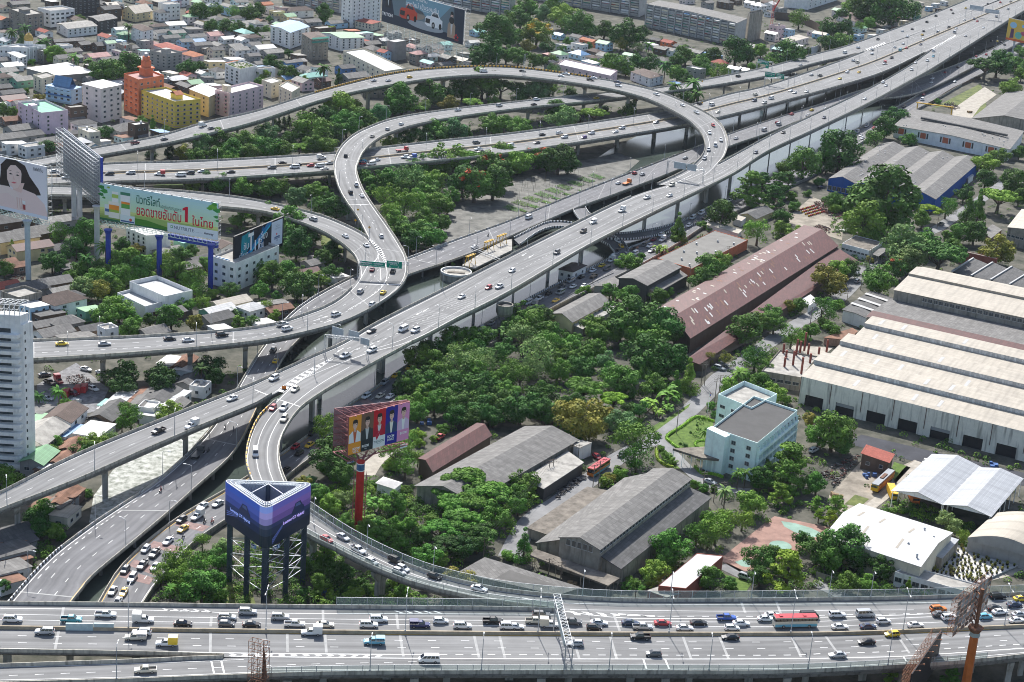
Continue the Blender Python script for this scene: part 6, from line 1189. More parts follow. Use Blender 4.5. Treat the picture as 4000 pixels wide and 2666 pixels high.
  # old quarter and left bank: larger blocks
PK=mat('pink_band',(.62,.36,.36),.8,.1,1.);
rt,P_=block('lilac pink four storey block with a green painted roof terrace',(0,165,955),(0,380,1055),(0,625,1030),12,'l','q',rows=4,nl=4,nr=2,par=1.2)
onbox(rt,P_,.55,.08,12,5,4,3,WM['l'][1],'stair_hut');onbox(rt,P_,.2,.5,12,4,3,3,WM['l'][1],'stair_hut')
rt,P_=block('tall beige white six storey tower with a low hipped roof',(0,757,768),(0,928,815),(0,1115,778),21,'x','w',rows=6,nl=2,nr=3,roof='hip',rise=1.6,ww=1.9)
rt,P_=block('bright orange terraced apartment tower with a stepped roof house',(0,1137,692),(0,1272,748),(0,1505,708),22,'o','p',rows=6,nl=3,nr=4,par=1.1,ww=1.8)
onbox(rt,P_,.45,.62,22,8,7,4.5,WM['o'][1],'roof_house');onbox(rt,P_,.45,.62,26.5,10,9,.8,WM['o'][1],'roof_house');onbox(rt,P_,.45,.62,27.3,6,5,4,WM['o'][1],'roof_house');onbox(rt,P_,.45,.62,31.3,4,4,2.6,WM['o'][1],'roof_house');tank(rt,P_,.45,.62,33.9,1.2,2)
l,f,r,b=P_;U=(f-l).normalized();o=Vec((U.y,-U.x,0))
for k in range(6):
 for i in range(3):p=l.lerp(f,(i+.5)/3);z=2.2+3.4*k;mb=MB();q=[dn(p,z)+U*s+o*t for s,t in((-1.4,.02),(-1.1,1.1),(1.1,1.1),(1.4,.02))];mb.hexa(q,[x+Vec((0,0,1))for x in q]);mb.build('balcony',WM['o'][1],rt)
rt,P_=block('yellow five storey apartment block with pink floor bands',(0,1290,838),(0,1605,950),(0,1842,925),15.5,'y','h',rows=5,nl=7,nr=4,par=1.1,band=PK,ww=1.5)
_,ring=onbox(rt,P_,.72,.45,15.5,6.5,4.5,3.2,WM['y'][1],'roof_house');roofs(rt,[p+Vec((0,0,3.2))for p in ring],1.6,'gable',RM['o'][1],.6)
R=random.Random(1)
for i in range(14):p=P_[0]+(P_[1]-P_[0])*R.uniform(.05,.95)+(P_[2]-P_[1])*R.uniform(.05,.95);mb=MB();mb.cyl(p.x,p.y,15.5,16.7,.12,0,6);mb.build('roof_pipe',WM['y'][1],rt)
rt,P_=block('blue and white block under a steep blue temple style roof',(0,422,785),(0,655,828),(0,752,800),9.5,'k','b',rows=3,nl=4,nr=1,roof='hip',rise=1.5,ww=2.2)
_,ring=onbox(rt,P_,.55,.4,10.2,12,6,1.2,WM['b'][1],'roof_house');roofs(rt,[p+Vec((0,0,1.2))for p in ring],4.6,'gable',RM['b'][1],.8,along=1)
for k in range(3):l,f,r,b=P_;U=(f-l).normalized();o=Vec((U.y,-U.x,0));z=1.2+3*k;mb=MB();q=[dn(l,z)+o*.02,dn(l,z)+o*.9,dn(f,z)+o*.9,dn(f,z)+o*.02];mb.hexa(q,[x+Vec((0,0,.8))for x in q]);mb.build('balcony',WM['b' if k%2 else 'k'][1],rt)
block('pale yellow block with a white sheet roof beside the yellow block',(0,1740,835),(0,1918,890),(0,2035,838),13,'Y','w',rows=4,nl=2,nr=1,roof='shed',rise=1.2)
rt,P_=block('pink five storey apartment block with little pink awnings',(0,1975,840),(0,2110,875),(0,2420,800),14.5,'p','h',rows=5,nl=2,nr=5,par=1.1);onbox(rt,P_,.5,.12,14.5,5,4,4.5,WM['c'][1],'stair_hut')
for k in range(5):
 for i in range(2):l,f=P_[0],P_[1];U=(f-l).normalized();o=Vec((U.y,-U.x,0));p=l.lerp(f,(i+.5)/2);z=3.2+2.6*k;mb=MB();mb.face([dn(p,z+.6)-U*1.1+o*.05,dn(p,z+.6)+U*1.1+o*.05,dn(p,z)+U*1.1+o*.9,dn(p,z)-U*1.1+o*.9]);mb.build('awning',AWN[2],rt)
rt,P_=block('white curved block with a roof garden and balconies',(0,2065,600),(0,2200,652),(0,2360,618),11,'w','f',rows=4,nl=3,par=1.1,ww=2.6);R=random.Random(3);m=MB()
for i in range(40):
 c=P_[0]+(P_[1]-P_[0])*R.uniform(.05,.95)+(P_[2]-P_[1])*R.uniform(.05,.9);c.z=11.5
 for _ in range(26):d=Vec((R.gauss(0,1),R.gauss(0,1),abs(R.gauss(0,1)))).normalized();leaf(m,c+d*.8,d,.35,R)
m.build('roof_garden',LC['l'][1],rt)
rt,P_=block('bare grey concrete block with balconies and a roof hut',(0,1375,475),(0,1530,512),(0,1672,492),11,'g','f',rows=4,nl=3,nr=3,par=1.2,ww=2);onbox(rt,P_,.6,.4,11,5,5,3.2,WM['g'][1],'stair_hut')
rt,P_=block('weathered cream four storey block with a roof shelter',(0,80,90),(0,250,152),(0,400,132),14,'s','f',rows=4,nl=3,nr=3,par=1.,ww=2);onbox(rt,P_,.5,.4,14,8,7,2.5,WM['g'][1],'roof_house');onbox(rt,P_,.5,.4,16.5,11,9,.3,RM['g'][1],'roof_house')
block('white three storey block with dark window rows at the far left',(0,345,82),(0,462,112),(0,685,92),12,'w','f',rows=3,nl=2,nr=5,par=1.,ww=2.6,wh=1.5)
block('soot black three storey house with a grey roof',(0,810,155),(0,905,198),(0,1078,168),9,'d','g',rows=3,nl=2,nr=3,roof='gable',rise=1)
block('white and blue row building with a patched grey roof',(0,520,218),(0,622,268),(0,892,238),6.5,'w','a',rows=2,nl=2,nr=6,roof='gable',rise=1.4)
block('white house tower with a double maroon hipped roof',(0,1205,245),(0,1310,288),(0,1408,268),10,'w','n',rows=3,nl=2,nr=2,roof='hip',rise=2.2)
rt,P_=block('white palace like villa with a golden dome and columns',(0,-10,440),(0,250,450),(0,420,425),10,'w','h',rows=2,nl=6,nr=4,par=1.,ww=1.2)
p=G((0,265,400),11);m=MB();m.cyl(p.x,p.y,10,13,3.2,0,12);m.build('drum',WM['w'][1],rt);m=MB();prof=[(3.0,13),(3.2,14.2),(2.9,15.6),(2.1,17),(1,18),(.5,18.6)]
for(r0,z0),(r1,z1)in zip(prof,prof[1:]):m.bar((p.x,p.y,z0),(p.x,p.y,z1),r0,0,16,r1)
m.build('dome',mat('gold_tile',(.5,.33,.09),.5,.2,2.),rt);m=MB();m.cyl(p.x,p.y,18.6,21,.35,0,8,.05);m.build('spire',WM['w'][1],rt)
for i in range(4):q=P_[1].lerp(P_[2],.15+.22*i);m=MB();m.cyl(q.x,q.y-1.5,0,10,.5,0,10);m.build('column',WM['w'][1],rt)
block('white cube house with a grey roof before the golden dome',(0,70,485),(0,178,532),(0,245,515),8,'w','s',rows=3,nl=2,nr=2,roof='hip',rise=.8,ww=1.8)
quadroof('huge plain white roofed hall behind the beige tower',[(0,232,628),(0,500,700),(0,890,668),(0,615,575)],[6]*4,'g','w','hall','hall')
block('tall white windowless block in the far rows',(0,1450,28),(0,1530,52),(0,1655,42),12,'w','f',rows=3,nr=3,par=.8)
block('blackened old apartment block at the far top',(0,560,-60),(0,720,-10),(0,915,-30),14,'d','g',rows=4,nl=4,nr=5,par=.8,ww=1.8)
block('pink and white house under an orange hipped roof',(0,1660,495),(0,1785,525),(0,1870,508),6,'p','o',rows=2,nl=2,nr=1,roof='hip',rise=2.4)
block('wide red roofed pink hall beside the bare concrete block',(0,1412,415),(0,1600,482),(0,1722,455),5.5,'p','r',roof='hip',rise=2)
block('cream chapel like house with folded tan roofs',(0,1120,95),(0,1240,125),(0,1400,100),7,'Y','c',rows=2,nl=3,nr=3,roof='gable',rise=4.5)
block('cream four storey apartment house with balconies and dim walls',(0,305,700),(0,385,735),(0,510,705),9,'c','f',rows=4,nl=2,nr=2,par=.9)
rt,P_=block('white five storey block with two blue tin roofs',(1,135,240),(1,315,302),(1,490,244),12.5,'w','b',rows=5,nl=3,nr=3,roof='gable',rise=1.2,ww=2.6)
rt,P_=block('narrow grey six storey block with green awnings',(1,420,305),(1,510,362),(1,665,348),16,'s','n',rows=6,nl=2,nr=3,roof='hip',rise=1.5,ww=2)
for k in(4,5):l,f,r,b=P_;U=(r-f).normalized();o=Vec((U.y,-U.x,0));z=2.4+2.7*k;mb=MB();mb.face([dn(f,z+1)+o*.05,dn(r,z+1)+o*.05,dn(r,z)+o*1.4,dn(f,z)+o*1.4]);mb.build('awning',AWN[1],rt)
block('white row block with blue awnings and a green tiled roof',(1,590,300),(1,780,352),(1,995,345),10,'w','e',rows=4,nl=3,nr=4,roof='gable',rise=1.6)
block('long white flat roofed block with red balcony panels',(1,800,480),(1,1185,668),(1,1375,640),8.5,'c','h',rows=2,nl=9,nr=2,par=1.,ww=2.2)
block('tall blank grey panelled lift tower',(1,1205,378),(1,1282,392),(1,1382,376),14,'g','w',par=.3)
block('tall white slab block cut by the top edge',(1,790,-60),(1,885,-30),(1,1150,-80),26,'w','h',rows=8,nl=2,nr=6,par=.6,ww=1.6)
block('cream corner house with a terrace and black panels',(1,52,745),(1,142,778),(1,240,752),9.5,'c','h',rows=3,nl=1,nr=2,par=.9)
block('cream three storey house with a brown roof behind the loop ramp',(1,210,800),(1,330,858),(1,405,812),9.5,'c','h',rows=3,nl=3,nr=1,par=.9)
block('grey apartment block half hidden under the loop ramp',(1,960,735),(1,985,775),(1,1210,782),9,'s','f',rows=3,nr=3,par=.6,ww=1.8)
block('red roofed cream pavilion house near the tall poster lattice',(1,912,192),(1,1062,222),(1,1145,200),6,'c','r',rows=2,nl=5,nr=2,roof='hip',rise=1.8)
SLABW=mat('slab_concrete',(.46,.45,.43),.9,.2,.3,'wall')
def slabblock(label,L,F,R,h,bays,extra=True):
 rt,P_=block(label,L,F,R,h,SLABW,'g',roof='gable',rise=1.2,name='apartment_block',cat='apartment block',over=.3)
 l,f,r,b=P_;U=(f-l).normalized();o=Vec((U.y,-U.x,0));Lt=(f-l).length;nf=8;R_=random.Random(int(Lt));cnt=0
 for i in range(bays+1):p=l.lerp(f,i/bays);mb=MB();q=[dn(p)+U*s+o*t for s,t in((-.45,.02),(-.45,1.7),(.45,1.7),(.45,.02))];mb.hexa(q,[x+Vec((0,0,h+.2))for x in q]);mb.build('column',SLABW,rt)
 for k in range(nf):
  z=1.5+(h-2.2)*k/nf;hh=(h-2.2)/nf
  for i in range(bays):
   p,q=l.lerp(f,(i+.12)/bays),l.lerp(f,(i+.88)/bays);mb=MB();a=[dn(p,z)+o*.02,dn(p,z)+o*1.2,dn(q,z)+o*1.2,dn(q,z)+o*.02];mb.hexa(a,[x+Vec((0,0,hh*.55))for x in a],0);aw=R_.random()
   if aw<.45 and cnt<95:w=MB();z2=z+hh*.95;s0,s1=(p,q)if R_.random()<.5 else(p,p.lerp(q,.55));w.face([dn(s0,z2)+o*.1,dn(s1,z2)+o*.1,dn(s1,z2-.5)+o*2,dn(s0,z2-.5)+o*2]);w.build('awning',R_.choice(AWN),rt);cnt+=1
   if k*bays+i<100:mb.build('balcony',R_.choice([SLABW,SLABW,WM['w'][1],WM['c'][1]]),rt)
 mb=MB();q=[dn(l,1.5)+o*.012,dn(f,1.5)+o*.012,dn(f,h-.4)+o*.012,dn(l,h-.4)+o*.012];mb.face(q);mb.build('recess_shade_sheet',mat('painted_recess_shade',(.2,.2,.2),.9,.3,.5),rt);return rt,P_  # flat sheet on the facade, balcony recess shade put into its grey
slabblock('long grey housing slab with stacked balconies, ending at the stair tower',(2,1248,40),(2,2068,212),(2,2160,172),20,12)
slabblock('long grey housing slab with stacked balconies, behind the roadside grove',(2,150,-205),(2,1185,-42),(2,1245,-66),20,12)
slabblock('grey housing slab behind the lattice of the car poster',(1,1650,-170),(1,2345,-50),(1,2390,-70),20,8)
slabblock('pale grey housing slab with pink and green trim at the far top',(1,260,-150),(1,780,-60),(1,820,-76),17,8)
block('bare concrete stair tower at the end of the housing slab',(2,2165,128),(2,2185,142),(2,2305,118),23,'s','f',par=1.5,name='stair_tower',cat='tower')
block('long pink hall with a white roof inside the loop ramp',(2,415,598),(2,905,705),(2,968,655),8,'p','w',rows=2,nl=8,nr=1,par=.7)
block('white villa with a brown hipped roof beside the loop ramp',(2,1092,660),(2,1272,722),(2,1390,692),6.5,'w','n',rows=2,nl=3,nr=3,roof='hip',rise=1.8)
block('white office tower with a blank side wall at the far top right',(3,165,-110),(3,385,-85),(3,655,-165),19,'w','h',rows=6,nl=0,nr=6,par=.6,ww=2)
block('low house under a big dark brown hipped roof beside the white tower',(3,630,145),(3,800,200),(3,905,160),4.5,'x','n',rows=1,nl=3,nr=2,roof='hip',rise=2.6)
block('stacked cream site cabins beside the construction fence',(3,120,358),(3,215,388),(3,375,348),5.2,'x','c',rows=2,nl=3,nr=5,par=.15,name='cabin',cat='cabin')
base=G((4,283,1380),0)
L_,F_,R_=G((8,-260,1160),0),G((8,245,1195),0),G((8,330,1150),0);H=51.
rt=root_for('apartment_tower','tall white apartment tower with stacked balconies cut by the left edge','apartment tower',[L_,F_,R_]);B_=L_+R_-F_;m=MB();W=WM['w'][1];ring=[L_,F_,R_,B_];m.hexa(ring,[dn(p,H)for p in ring]);m.build('wall',W,rt)
U=(F_-L_).normalized();o=Vec((U.y,-U.x,0));
nf=17
for k in range(nf):
 z=1.6+(H-3)*k/nf;hh=(H-3)/nf
 e0,e1=F_-U*.2,F_-U*14;mb=MB();q=[dn(e1,z)+o*.02,dn(e1,z)+o*1.9,dn(e0,z)+o*1.9-U*1.2,dn(e0,z)+o*.02-U*.6];mb.hexa(q,[x+Vec((0,0,hh*.42))for x in q]);mb.build('balcony',W,rt)
 mb=MB();q=[dn(F_-U*4,z+hh*.45)+o*.05,dn(F_-U*4,z+hh*.97)+o*.05,dn(F_-U*13,z+hh*.97)+o*.05,dn(F_-U*13,z+hh*.45)+o*.05];mb.face(q);mb.build('window',PANE,rt)
 V=(R_-F_).normalized();o2=Vec((V.y,-V.x,0));
 mb=MB();p=F_.lerp(R_,.18);mb.hexa([dn(p,z+.8)+V*s+o2*t for s,t in((-.3,.01),(-.3,.06),(.3,.06),(.3,.01))][::-1],[dn(p,z+1.8)+V*s+o2*t for s,t in((-.3,.01),(-.3,.06),(.3,.06),(.3,.01))][::-1]);mb.build('window',PANE,rt)
c=(L_+R_)/2
m=MB();q=[F_-U*9,F_-U*1,F_-U*1+(R_-F_)*.9,F_-U*9+(R_-F_)*.9];m.hexa([dn(p,H)for p in q],[dn(p,H+3)for p in q]);m.build('roof_house',W,rt)
m=MB()
for i in range(8):
 p=F_-U*(1+1.6*i);z=H;a,b=dn(p,z),dn(p+(R_-F_),z);m.bar(a,a+Vec((0,0,7)),.12);m.bar(b,b+Vec((0,0,7)),.12);m.bar(a+Vec((0,0,7)),b+Vec((0,0,7)),.1);m.bar(a+Vec((0,0,3.5)),b+Vec((0,0,7)),.08)
for z in(H+2.5,H+5,H+7):m.bar(dn(F_-U,z),dn(F_-U*13,z),.1);m.bar(dn(R_-U,z),dn(R_-U*13,z),.1)
m.build('roof_frame',WHITE,rt)
rt,P_=block('white office block carrying the dark drinks poster',(4,1952,808),(4,2165,872),(5,212,708),12,'w','f',rows=3,nl=3,nr=6,par=1.1,ww=1.8);onbox(rt,P_,.25,.6,12,7,8,4.5,WM['w'][1],'roof_house',RM['h'][1]);tank(rt,P_,.5,.75,16.5)
WHITEPOSTER=P_
block('white four storey flats behind the green poster',(4,1160,535),(4,1342,605),(4,1565,592),10,'w','h',rows=4,nl=4,nr=1,par=.5)
rt,P_=block('grey white studio box with a recessed roof, the taller volume',(4,1190,1052),(4,1515,1192),(4,1768,1135),7,'w','s',par=1.8,name='hall',cat='hall')
block('grey white studio box with a recessed roof, the lower volume',(4,1078,1145),(4,1332,1272),(4,1512,1222),4.5,'w','s',par=1.2,name='hall',cat='hall')
block('rough concrete walled house with an open roof deck by the tower',(4,10,1130),(4,170,1190),(4,388,1135),8,'s','f',rows=2,nl=2,nr=4,par=1.2)
# houses
def bang(p,q):a,b=G(p,5),G(q,5);return atan2((b-a).y,(b-a).x)
ANG={0:bang((0,1605,948),(0,1842,922)),1:bang((0,1605,948),(0,1842,922)),2:bang((2,1240,45),(2,2065,208)),3:bang((3,215,388),(3,375,348)),4:bang((4,1515,1190),(4,1765,1135)),5:bang((4,1515,1190),(4,1765,1135)),8:bang((8,620,790),(8,745,690)),12:bang((8,480,860),(8,690,800))}
HOUSES=[]
def house(px,w,d,h,rk,wm,rm,ang,zone):
 c=G(px,h+.5);U=Vec((cos(ang),sin(ang),0));V=Vec((-U.y,U.x,0));
 ring=[Vec((c.x,c.y,h))+U*x+V*y for x,y in((-w/2,-d/2),(w/2,-d/2),(w/2,d/2),(-w/2,d/2))]
 small=ppm(px,h)<4.4
 root=bpy.data.objects.new({'n':'wooden_house','u':'tin_shack','d':'old_house'}.get(wm,'house')if rk!='f' else 'flat_roofed_house',None);COL.objects.link(root);root.location=dn(c);root['category']='house';root['group']='low houses '+zone
 BLDS.append((root,[p.xy.copy()for p in ring]));m=MB();RMt=RM[rm][1]
 if rk=='f':
  hz=Vec((0,0,.7));m.hexa([dn(p)for p in ring],[p for p in ring])
  for p,q in zip(ring,ring[1:]+ring[:1]):e=(q-p).normalized();nn=Vec((-e.y,e.x,0))*.22;m.hexa([p,q,q+nn,p+nn],[x+hz for x in(p,q,q+nn,p+nn)])
  m.build('wall',WM[wm][1],root);k=MB();k.face([p+Vec((0,0,.03))for p in ring]);k.build('roof',RMt,root)
  if RNG.random()<.5:q=c+U*w*.2;k=MB();k.cyl(q.x,q.y,h,h+1.6,.7,0,10);k.build('water_tank',STEEL,root)
 else:
  kind={'g':'gable','h':'hip','s':'shed'}[rk];rise={'g':min(w,d)*.2,'h':min(w,d)*.26,'s':.7}[rk]
  rg=ring if d>=w or rk=='s' else[ring[3],ring[0],ring[1],ring[2]]
  roofs(root,rg,rise,kind,RMt,.55 if rk!='s' else.35,m);m.hexa([dn(p)for p in ring],ring);m.build('wall',WM[wm][1],root)
 me=window_mesh(1.3 if w<10 else 1.8,1.2)
 for i in range(4):
  p,q=ring[i],ring[(i+1)%4];e=(q-p).normalized();nn=Vec((e.y,-e.x,0))
  if nn.y<-.15 and h>3.4:
   for zz in([h*.55]if h<5.5 else[h*.28,h*.75]):
    for t in((.3,.7)if(q-p).length>7 else(.5,)):x=p.lerp(q,t)+nn*.01;x.z=zz;put(me,'window',root,x,atan2(e.y,e.x)+pi)
 HOUSES.append((root,wm,rm,rk,zone));return root
def houses(zone,t,s):
 for it in s.split(';'):
  a=it.split();house((t,float(a[0]),float(a[1])),float(a[2]),float(a[3]),float(a[4]),a[5],a[6],a[7],ANG[t]+RNG.uniform(-.09,.09),zone)
Z0='in the old quarter'
houses(Z0,0,'170 25 16 9 6 g s g;1000 70 16 10 9 g n d;1480 105 9 8 7 h w d;1750 145 10 8 6 h x e;1600 215 16 10 4 g w w;1140 305 9 7 4 h e e;985 335 12 10 5 f g f;620 365 24 7 4 g n g;590 412 9 9 6 f w f;765 395 9 8 4.5 g n g;960 400 16 9 5 g n d;1070 490 14 8 4 g n g;1180 432 13 7 4 g g g;650 460 14 8 4 g g g;890 505 16 10 4 g p p;1000 538 14 8 4 g g g;1090 370 9 7 4 s k b;1330 370 9 9 7 f g f;1335 462 9 6 4 s w t;1300 528 10 7 4 g w w;1480 285 13 8 5 g w g;1700 370 10 8 6 g k g;1800 325 14 8 5 g w g;1850 400 14 8 5 g g g;1980 445 10 8 6.5 g c d;2200 445 12 9 6 g w a;2330 400 10 8 5 g w g;2150 300 14 9 4 g g a;1960 310 12 10 4 g p p;2090 345 12 8 4 g w w;2230 375 12 9 5 g g g;2290 205 16 10 5 g w a;1770 260 14 9 4 s g g;1560 335 14 8 5 g g g;1620 290 12 8 5 g e a')
houses(Z0,0,'1920 590 13 8 4 g n m;2000 640 9 9 5 h w d;1900 705 8 6 4 s g d;1640 718 14 9 4 h n w;1530 720 6 6 4 f g f;200 720 13 9 5 g e a;60 640 12 10 4 g e a;20 695 10 8 6 h c n;100 840 16 8 3.5 g g d;110 892 16 9 3.5 g n m;40 950 12 7 3.5 g w w;100 590 14 9 4 g w w;720 990 8 8 5 h w r;640 1010 10 6 4 s c c;680 1070 10 8 4 g g g;770 1120 13 8 5 h w d;1180 1168 20 13 5 h x g;1360 1230 16 8 3.5 g g g;690 1210 8 6 4 g g d;940 1288 8 5 3.2 s w w;110 1085 12 8 3.5 g u u;180 1165 16 10 4 g g g;270 1222 14 9 4 g g d;80 1245 16 10 4 g g g;420 1285 14 9 4 g g g;500 1330 12 7 3.5 g u u;130 1308 12 6 6 s w w;290 1330 12 8 6 f w f;30 540 12 8 4 g g d;20 790 10 8 4 g n d')
houses(Z0,1,'140 65 12 8 5 g x g;390 85 24 10 6 h w n;200 150 12 8 4 g w c;510 190 14 9 4 g g g;40 220 10 9 6 g w g;740 200 18 8 4.5 g k g;620 250 18 10 4 f n f;880 275 12 7 5 s u o;950 305 12 7 6 s w w;1050 392 14 9 5 g d g;70 430 16 10 4 g w w;150 470 16 9 4 g g a;50 570 14 7 4 g g g;330 560 16 6 4.5 g b g;520 690 18 9 4 h t t;610 730 9 8 5 g n m;820 610 12 9 5 g b d;900 690 20 12 5 g g g;2040 280 12 8 4 g k t;1990 380 10 7 4 g w w;90 30 10 8 5 g o o;70 310 10 8 4 g w g;1250 640 14 8 4 g g a')
houses('below the long housing slabs',2,'430 312 9 7 4 g k b;600 330 10 8 5 g w g;690 342 9 7 4 g w g;470 412 10 8 4 f w c;620 402 12 8 5 f w c;710 365 14 7 5 g o o;850 390 11 9 6 g k e;440 488 11 9 5 h w e;620 488 13 11 4 h k b;765 465 12 8 4 h n n;740 520 9 7 4 h x n;890 510 18 10 5 g w a;1090 500 11 7 4 g e e;1100 542 9 7 4 g w a;350 500 10 7 3.5 s n p;1440 380 11 8 5.5 g o r;1280 402 10 7 4 s w w;1380 440 12 8 5 g n a;1455 450 10 8 5 g w a;1620 450 14 8 4 g n d;1380 545 12 8 4 h g g;1910 570 12 10 5 h c r;2050 622 10 7 4 g w s;2140 635 9 7 4 g g s;1840 495 16 7 4 s b b;1510 760 9 6 3.5 s b b;1960 15 14 9 6 h n d;2270 45 12 10 6 h w w;2190 20 10 7 5 g w w;1330 360 9 7 4 g d d;1560 425 12 8 4 g g d;1690 470 14 8 4 g g a')
houses('along the far expressway wall',3,'1080 90 9 6 4 s p t;1155 102 8 6 4 s p b;1100 142 9 6 4 g p n;1480 60 12 5 4 s k w;1540 32 12 6 4 s w w;1330 110 14 5 4 s w w;1370 138 9 6 4 s e e;1260 140 12 6 3.5 g n c;1150 200 10 6 3.5 s g g;1250 190 10 6 3.5 s c c;1090 240 10 6 3.5 g g a;1180 250 9 6 3.5 s u u;1040 270 9 6 3.5 s w w;1120 278 8 5 3 s c c;970 320 12 6 4 s w w;835 322 10 6 4.5 f k h;1400 20 10 6 4 s c c;1570 80 8 5 3.5 s n n;20 30 12 10 5 g w w;1620 10 10 6 4 s w w;290 420 14 7 3.2 s w w;20 110 10 8 4 g w g;1200 160 9 6 3.5 s u u;1290 220 9 5 3 s g g')
houses('among the billboard columns',4,'80 432 22 12 5 g n d;330 540 24 12 5 g n g;120 590 20 13 6 g Y g;280 680 18 9 6 g Y m;520 438 18 9 5 g g a;540 690 14 8 4 g g d;650 870 12 8 3.5 s d d;490 1000 14 9 4 g n g;250 1060 16 10 5 h g d;30 1040 12 8 5 g w r;590 1080 14 8 4 g g a;310 1222 9 8 6 s k w;640 1130 10 7 5 h n d;570 1162 16 12 6 h w n;450 1300 12 6 4 s n d;600 1370 12 9 4 h g g;490 1462 14 9 4 g w g;700 1512 14 7 4 s g g;830 1430 10 7 4 g n d;830 1262 9 6 4 s e e;990 1430 6 6 7 f w f;1700 860 11 9 4 g n g;1540 722 12 8 4 g g a;1700 640 8 7 4 s e t;1830 800 10 7 4 g g d;2060 670 9 9 6 g w n;2110 1190 17 8 4 g c c;2000 1262 14 8 4 g e w;2310 1240 9 8 4.5 h w w;2020 1432 8 6 3 s w w;1400 1460 11 9 3.5 g g g;1560 1282 12 7 3.5 g n g;1980 1330 13 9 3.2 g g d;20 830 12 6 3.5 g u u;120 860 12 6 3.5 g u u;400 1390 10 7 3.5 g n g')
houses('beside the striped kerb',5,'10 1230 8 5 4 s w w;520 830 9 7 4 g g g;460 920 12 8 4 g u m;750 960 9 6 3.5 s w w;200 1250 12 6 3.5 g u u;165 1205 12 5 3 s g g;570 790 8 6 3 s g g;60 1380 9 6 3 s w w')
houses('on the left bank',8,'600 650 14 10 6.5 g w n;380 712 12 7 4.5 s w e;570 802 13 9 4 s w b;370 830 18 12 6 g x f;350 612 10 8 4 s g g;360 1042 12 8 5 g g e;870 800 14 9 4 s w w;790 862 8 5 3.5 s w w;1010 630 16 9 4 g n d;1150 550 12 7 3.5 s n u;1310 545 11 7 4 g w g;1370 582 7 6 4.5 f w h;1500 558 12 6 4 s w w;1490 480 16 9 4 g w d;1110 512 18 6 3.5 s w s;1620 570 10 6 3.5 g g g;985 562 8 4 3.3 s w t;1005 592 9 5 3.3 s w w;1690 180 14 6 4 g u u;1720 240 9 7 4 s w w;1560 170 12 6 4 s w w;1750 340 14 8 3.5 g g d;1840 390 7 6 4 f w f;1650 480 10 5 3.5 s w s;1300 472 14 4 3 s u u;660 950 10 8 3.5 g u u;590 1050 14 7 3.5 g u u;520 1110 13 7 3.5 s w w;440 1152 8 6 3 s u u;600 1410 14 6 3.5 g u u;560 1460 12 6 3.5 s g g;650 1380 9 6 3.5 s u u;420 1482 10 6 3.5 s u u;600 1552 10 6 3.5 s c c;450 770 8 6 3.8 s n d;1240 490 9 5 3.2 s u u;1430 440 9 6 3.4 g n g;930 680 9 6 3.2 g g d;1400 640 10 6 3 s w w')
houses('in the lower left corner',12,'90 330 12 8 4 s g d;60 500 12 7 3.5 s w g;60 180 14 8 4 g d d;110 420 10 6 3 s u u;80 612 8 5 3 s w u;40 260 10 7 3.4 s u u;170 250 9 6 3 g g d')
def near_bld(p,r):
 return any((Vec((o.location.x,o.location.y))-p).length<r+max((q-Vec((o.location.x,o.location.y))).length for q in pts)*.8 for o,pts in BLDS)
R=random.Random(21);POLY=[(0,0),(760,0),(890,110),(1000,140),(870,166),(740,200),(600,245),(470,270),(360,305),(212,332),(150,335),(0,350)];POLY2=[(1080,150),(1480,120),(1740,60),(2090,-10),(2000,70),(1780,140),(1500,200),(1350,170),(1180,145)];POLY4=[(840,60),(1075,110),(1090,150),(900,140),(820,120)];POLY3=[(1560,-12),(1800,-12),(1790,40),(1760,80),(1700,30)]
for PL,n,zn,am in((POLY,900,Z0,0),(POLY2,160,'below the long housing slabs',2),(POLY3,60,'behind the long housing slabs',2),(POLY4,90,'below the car poster lattice',0)):
 xs=[p[0]for p in PL];ys=[p[1]for p in PL]
 for _ in range(n):
  x,y=R.uniform(min(xs),max(xs)),R.uniform(min(ys)-15,max(ys))
  if not inpoly(x,max(y,min(ys)+.5),PL):continue
  w,d=R.uniform(7,15),R.uniform(6.5,10);c=G((x,y),4).xy
  if any(x0<x<x1 and y0<y+2<y1 for x0,x1,y0,y1 in FACES)or near_bld(c,max(w,d)*.42)or any((q.xy-c).length<13 for k in('loop','wide','sbend')for q in ROADS[k].C)or(am==2 and any((o.location.xy-c).length<4.5 for o,*_ in TREES)):continue
  rk=R.choice('ggggghhfss');rm=R.choice('ggggaaaddnnruwwwcebtpofs')if rk!='f' else R.choice('ffhk');wm=R.choice('wwwccgggnnpktYxxs')
  house((x,y),w,d,R.choice((3.5,4,4.5,6,6.5,7.5))if rk!='f' else R.choice((6,8,10)),rk,wm,rm,ANG[am]+R.choice((0,pi/2))+R.uniform(-.07,.07),zn)
by={}
for r,wm,rm,rk,zn in HOUSES:by.setdefault((wm,rm,rk,zn),[]).append(r)
RK={'g':'gabled','h':'hipped','s':'lean-to','f':''}
for(wm,rm,rk,zn),l in by.items():
 l.sort(key=lambda o:pix(o.location)[0])
 a='%s walled %shouse with %s %sroof'%(WM[wm][0],'',RM[rm][0],RK[rk]+' ' if RK[rk]else '')
 for i,o in enumerate(l):o['label']=('%s %s'%(a,zn))if len(l)==1 else '%s %s, %s from the left'%(a.replace('walled ',''),zn,ordn(i))
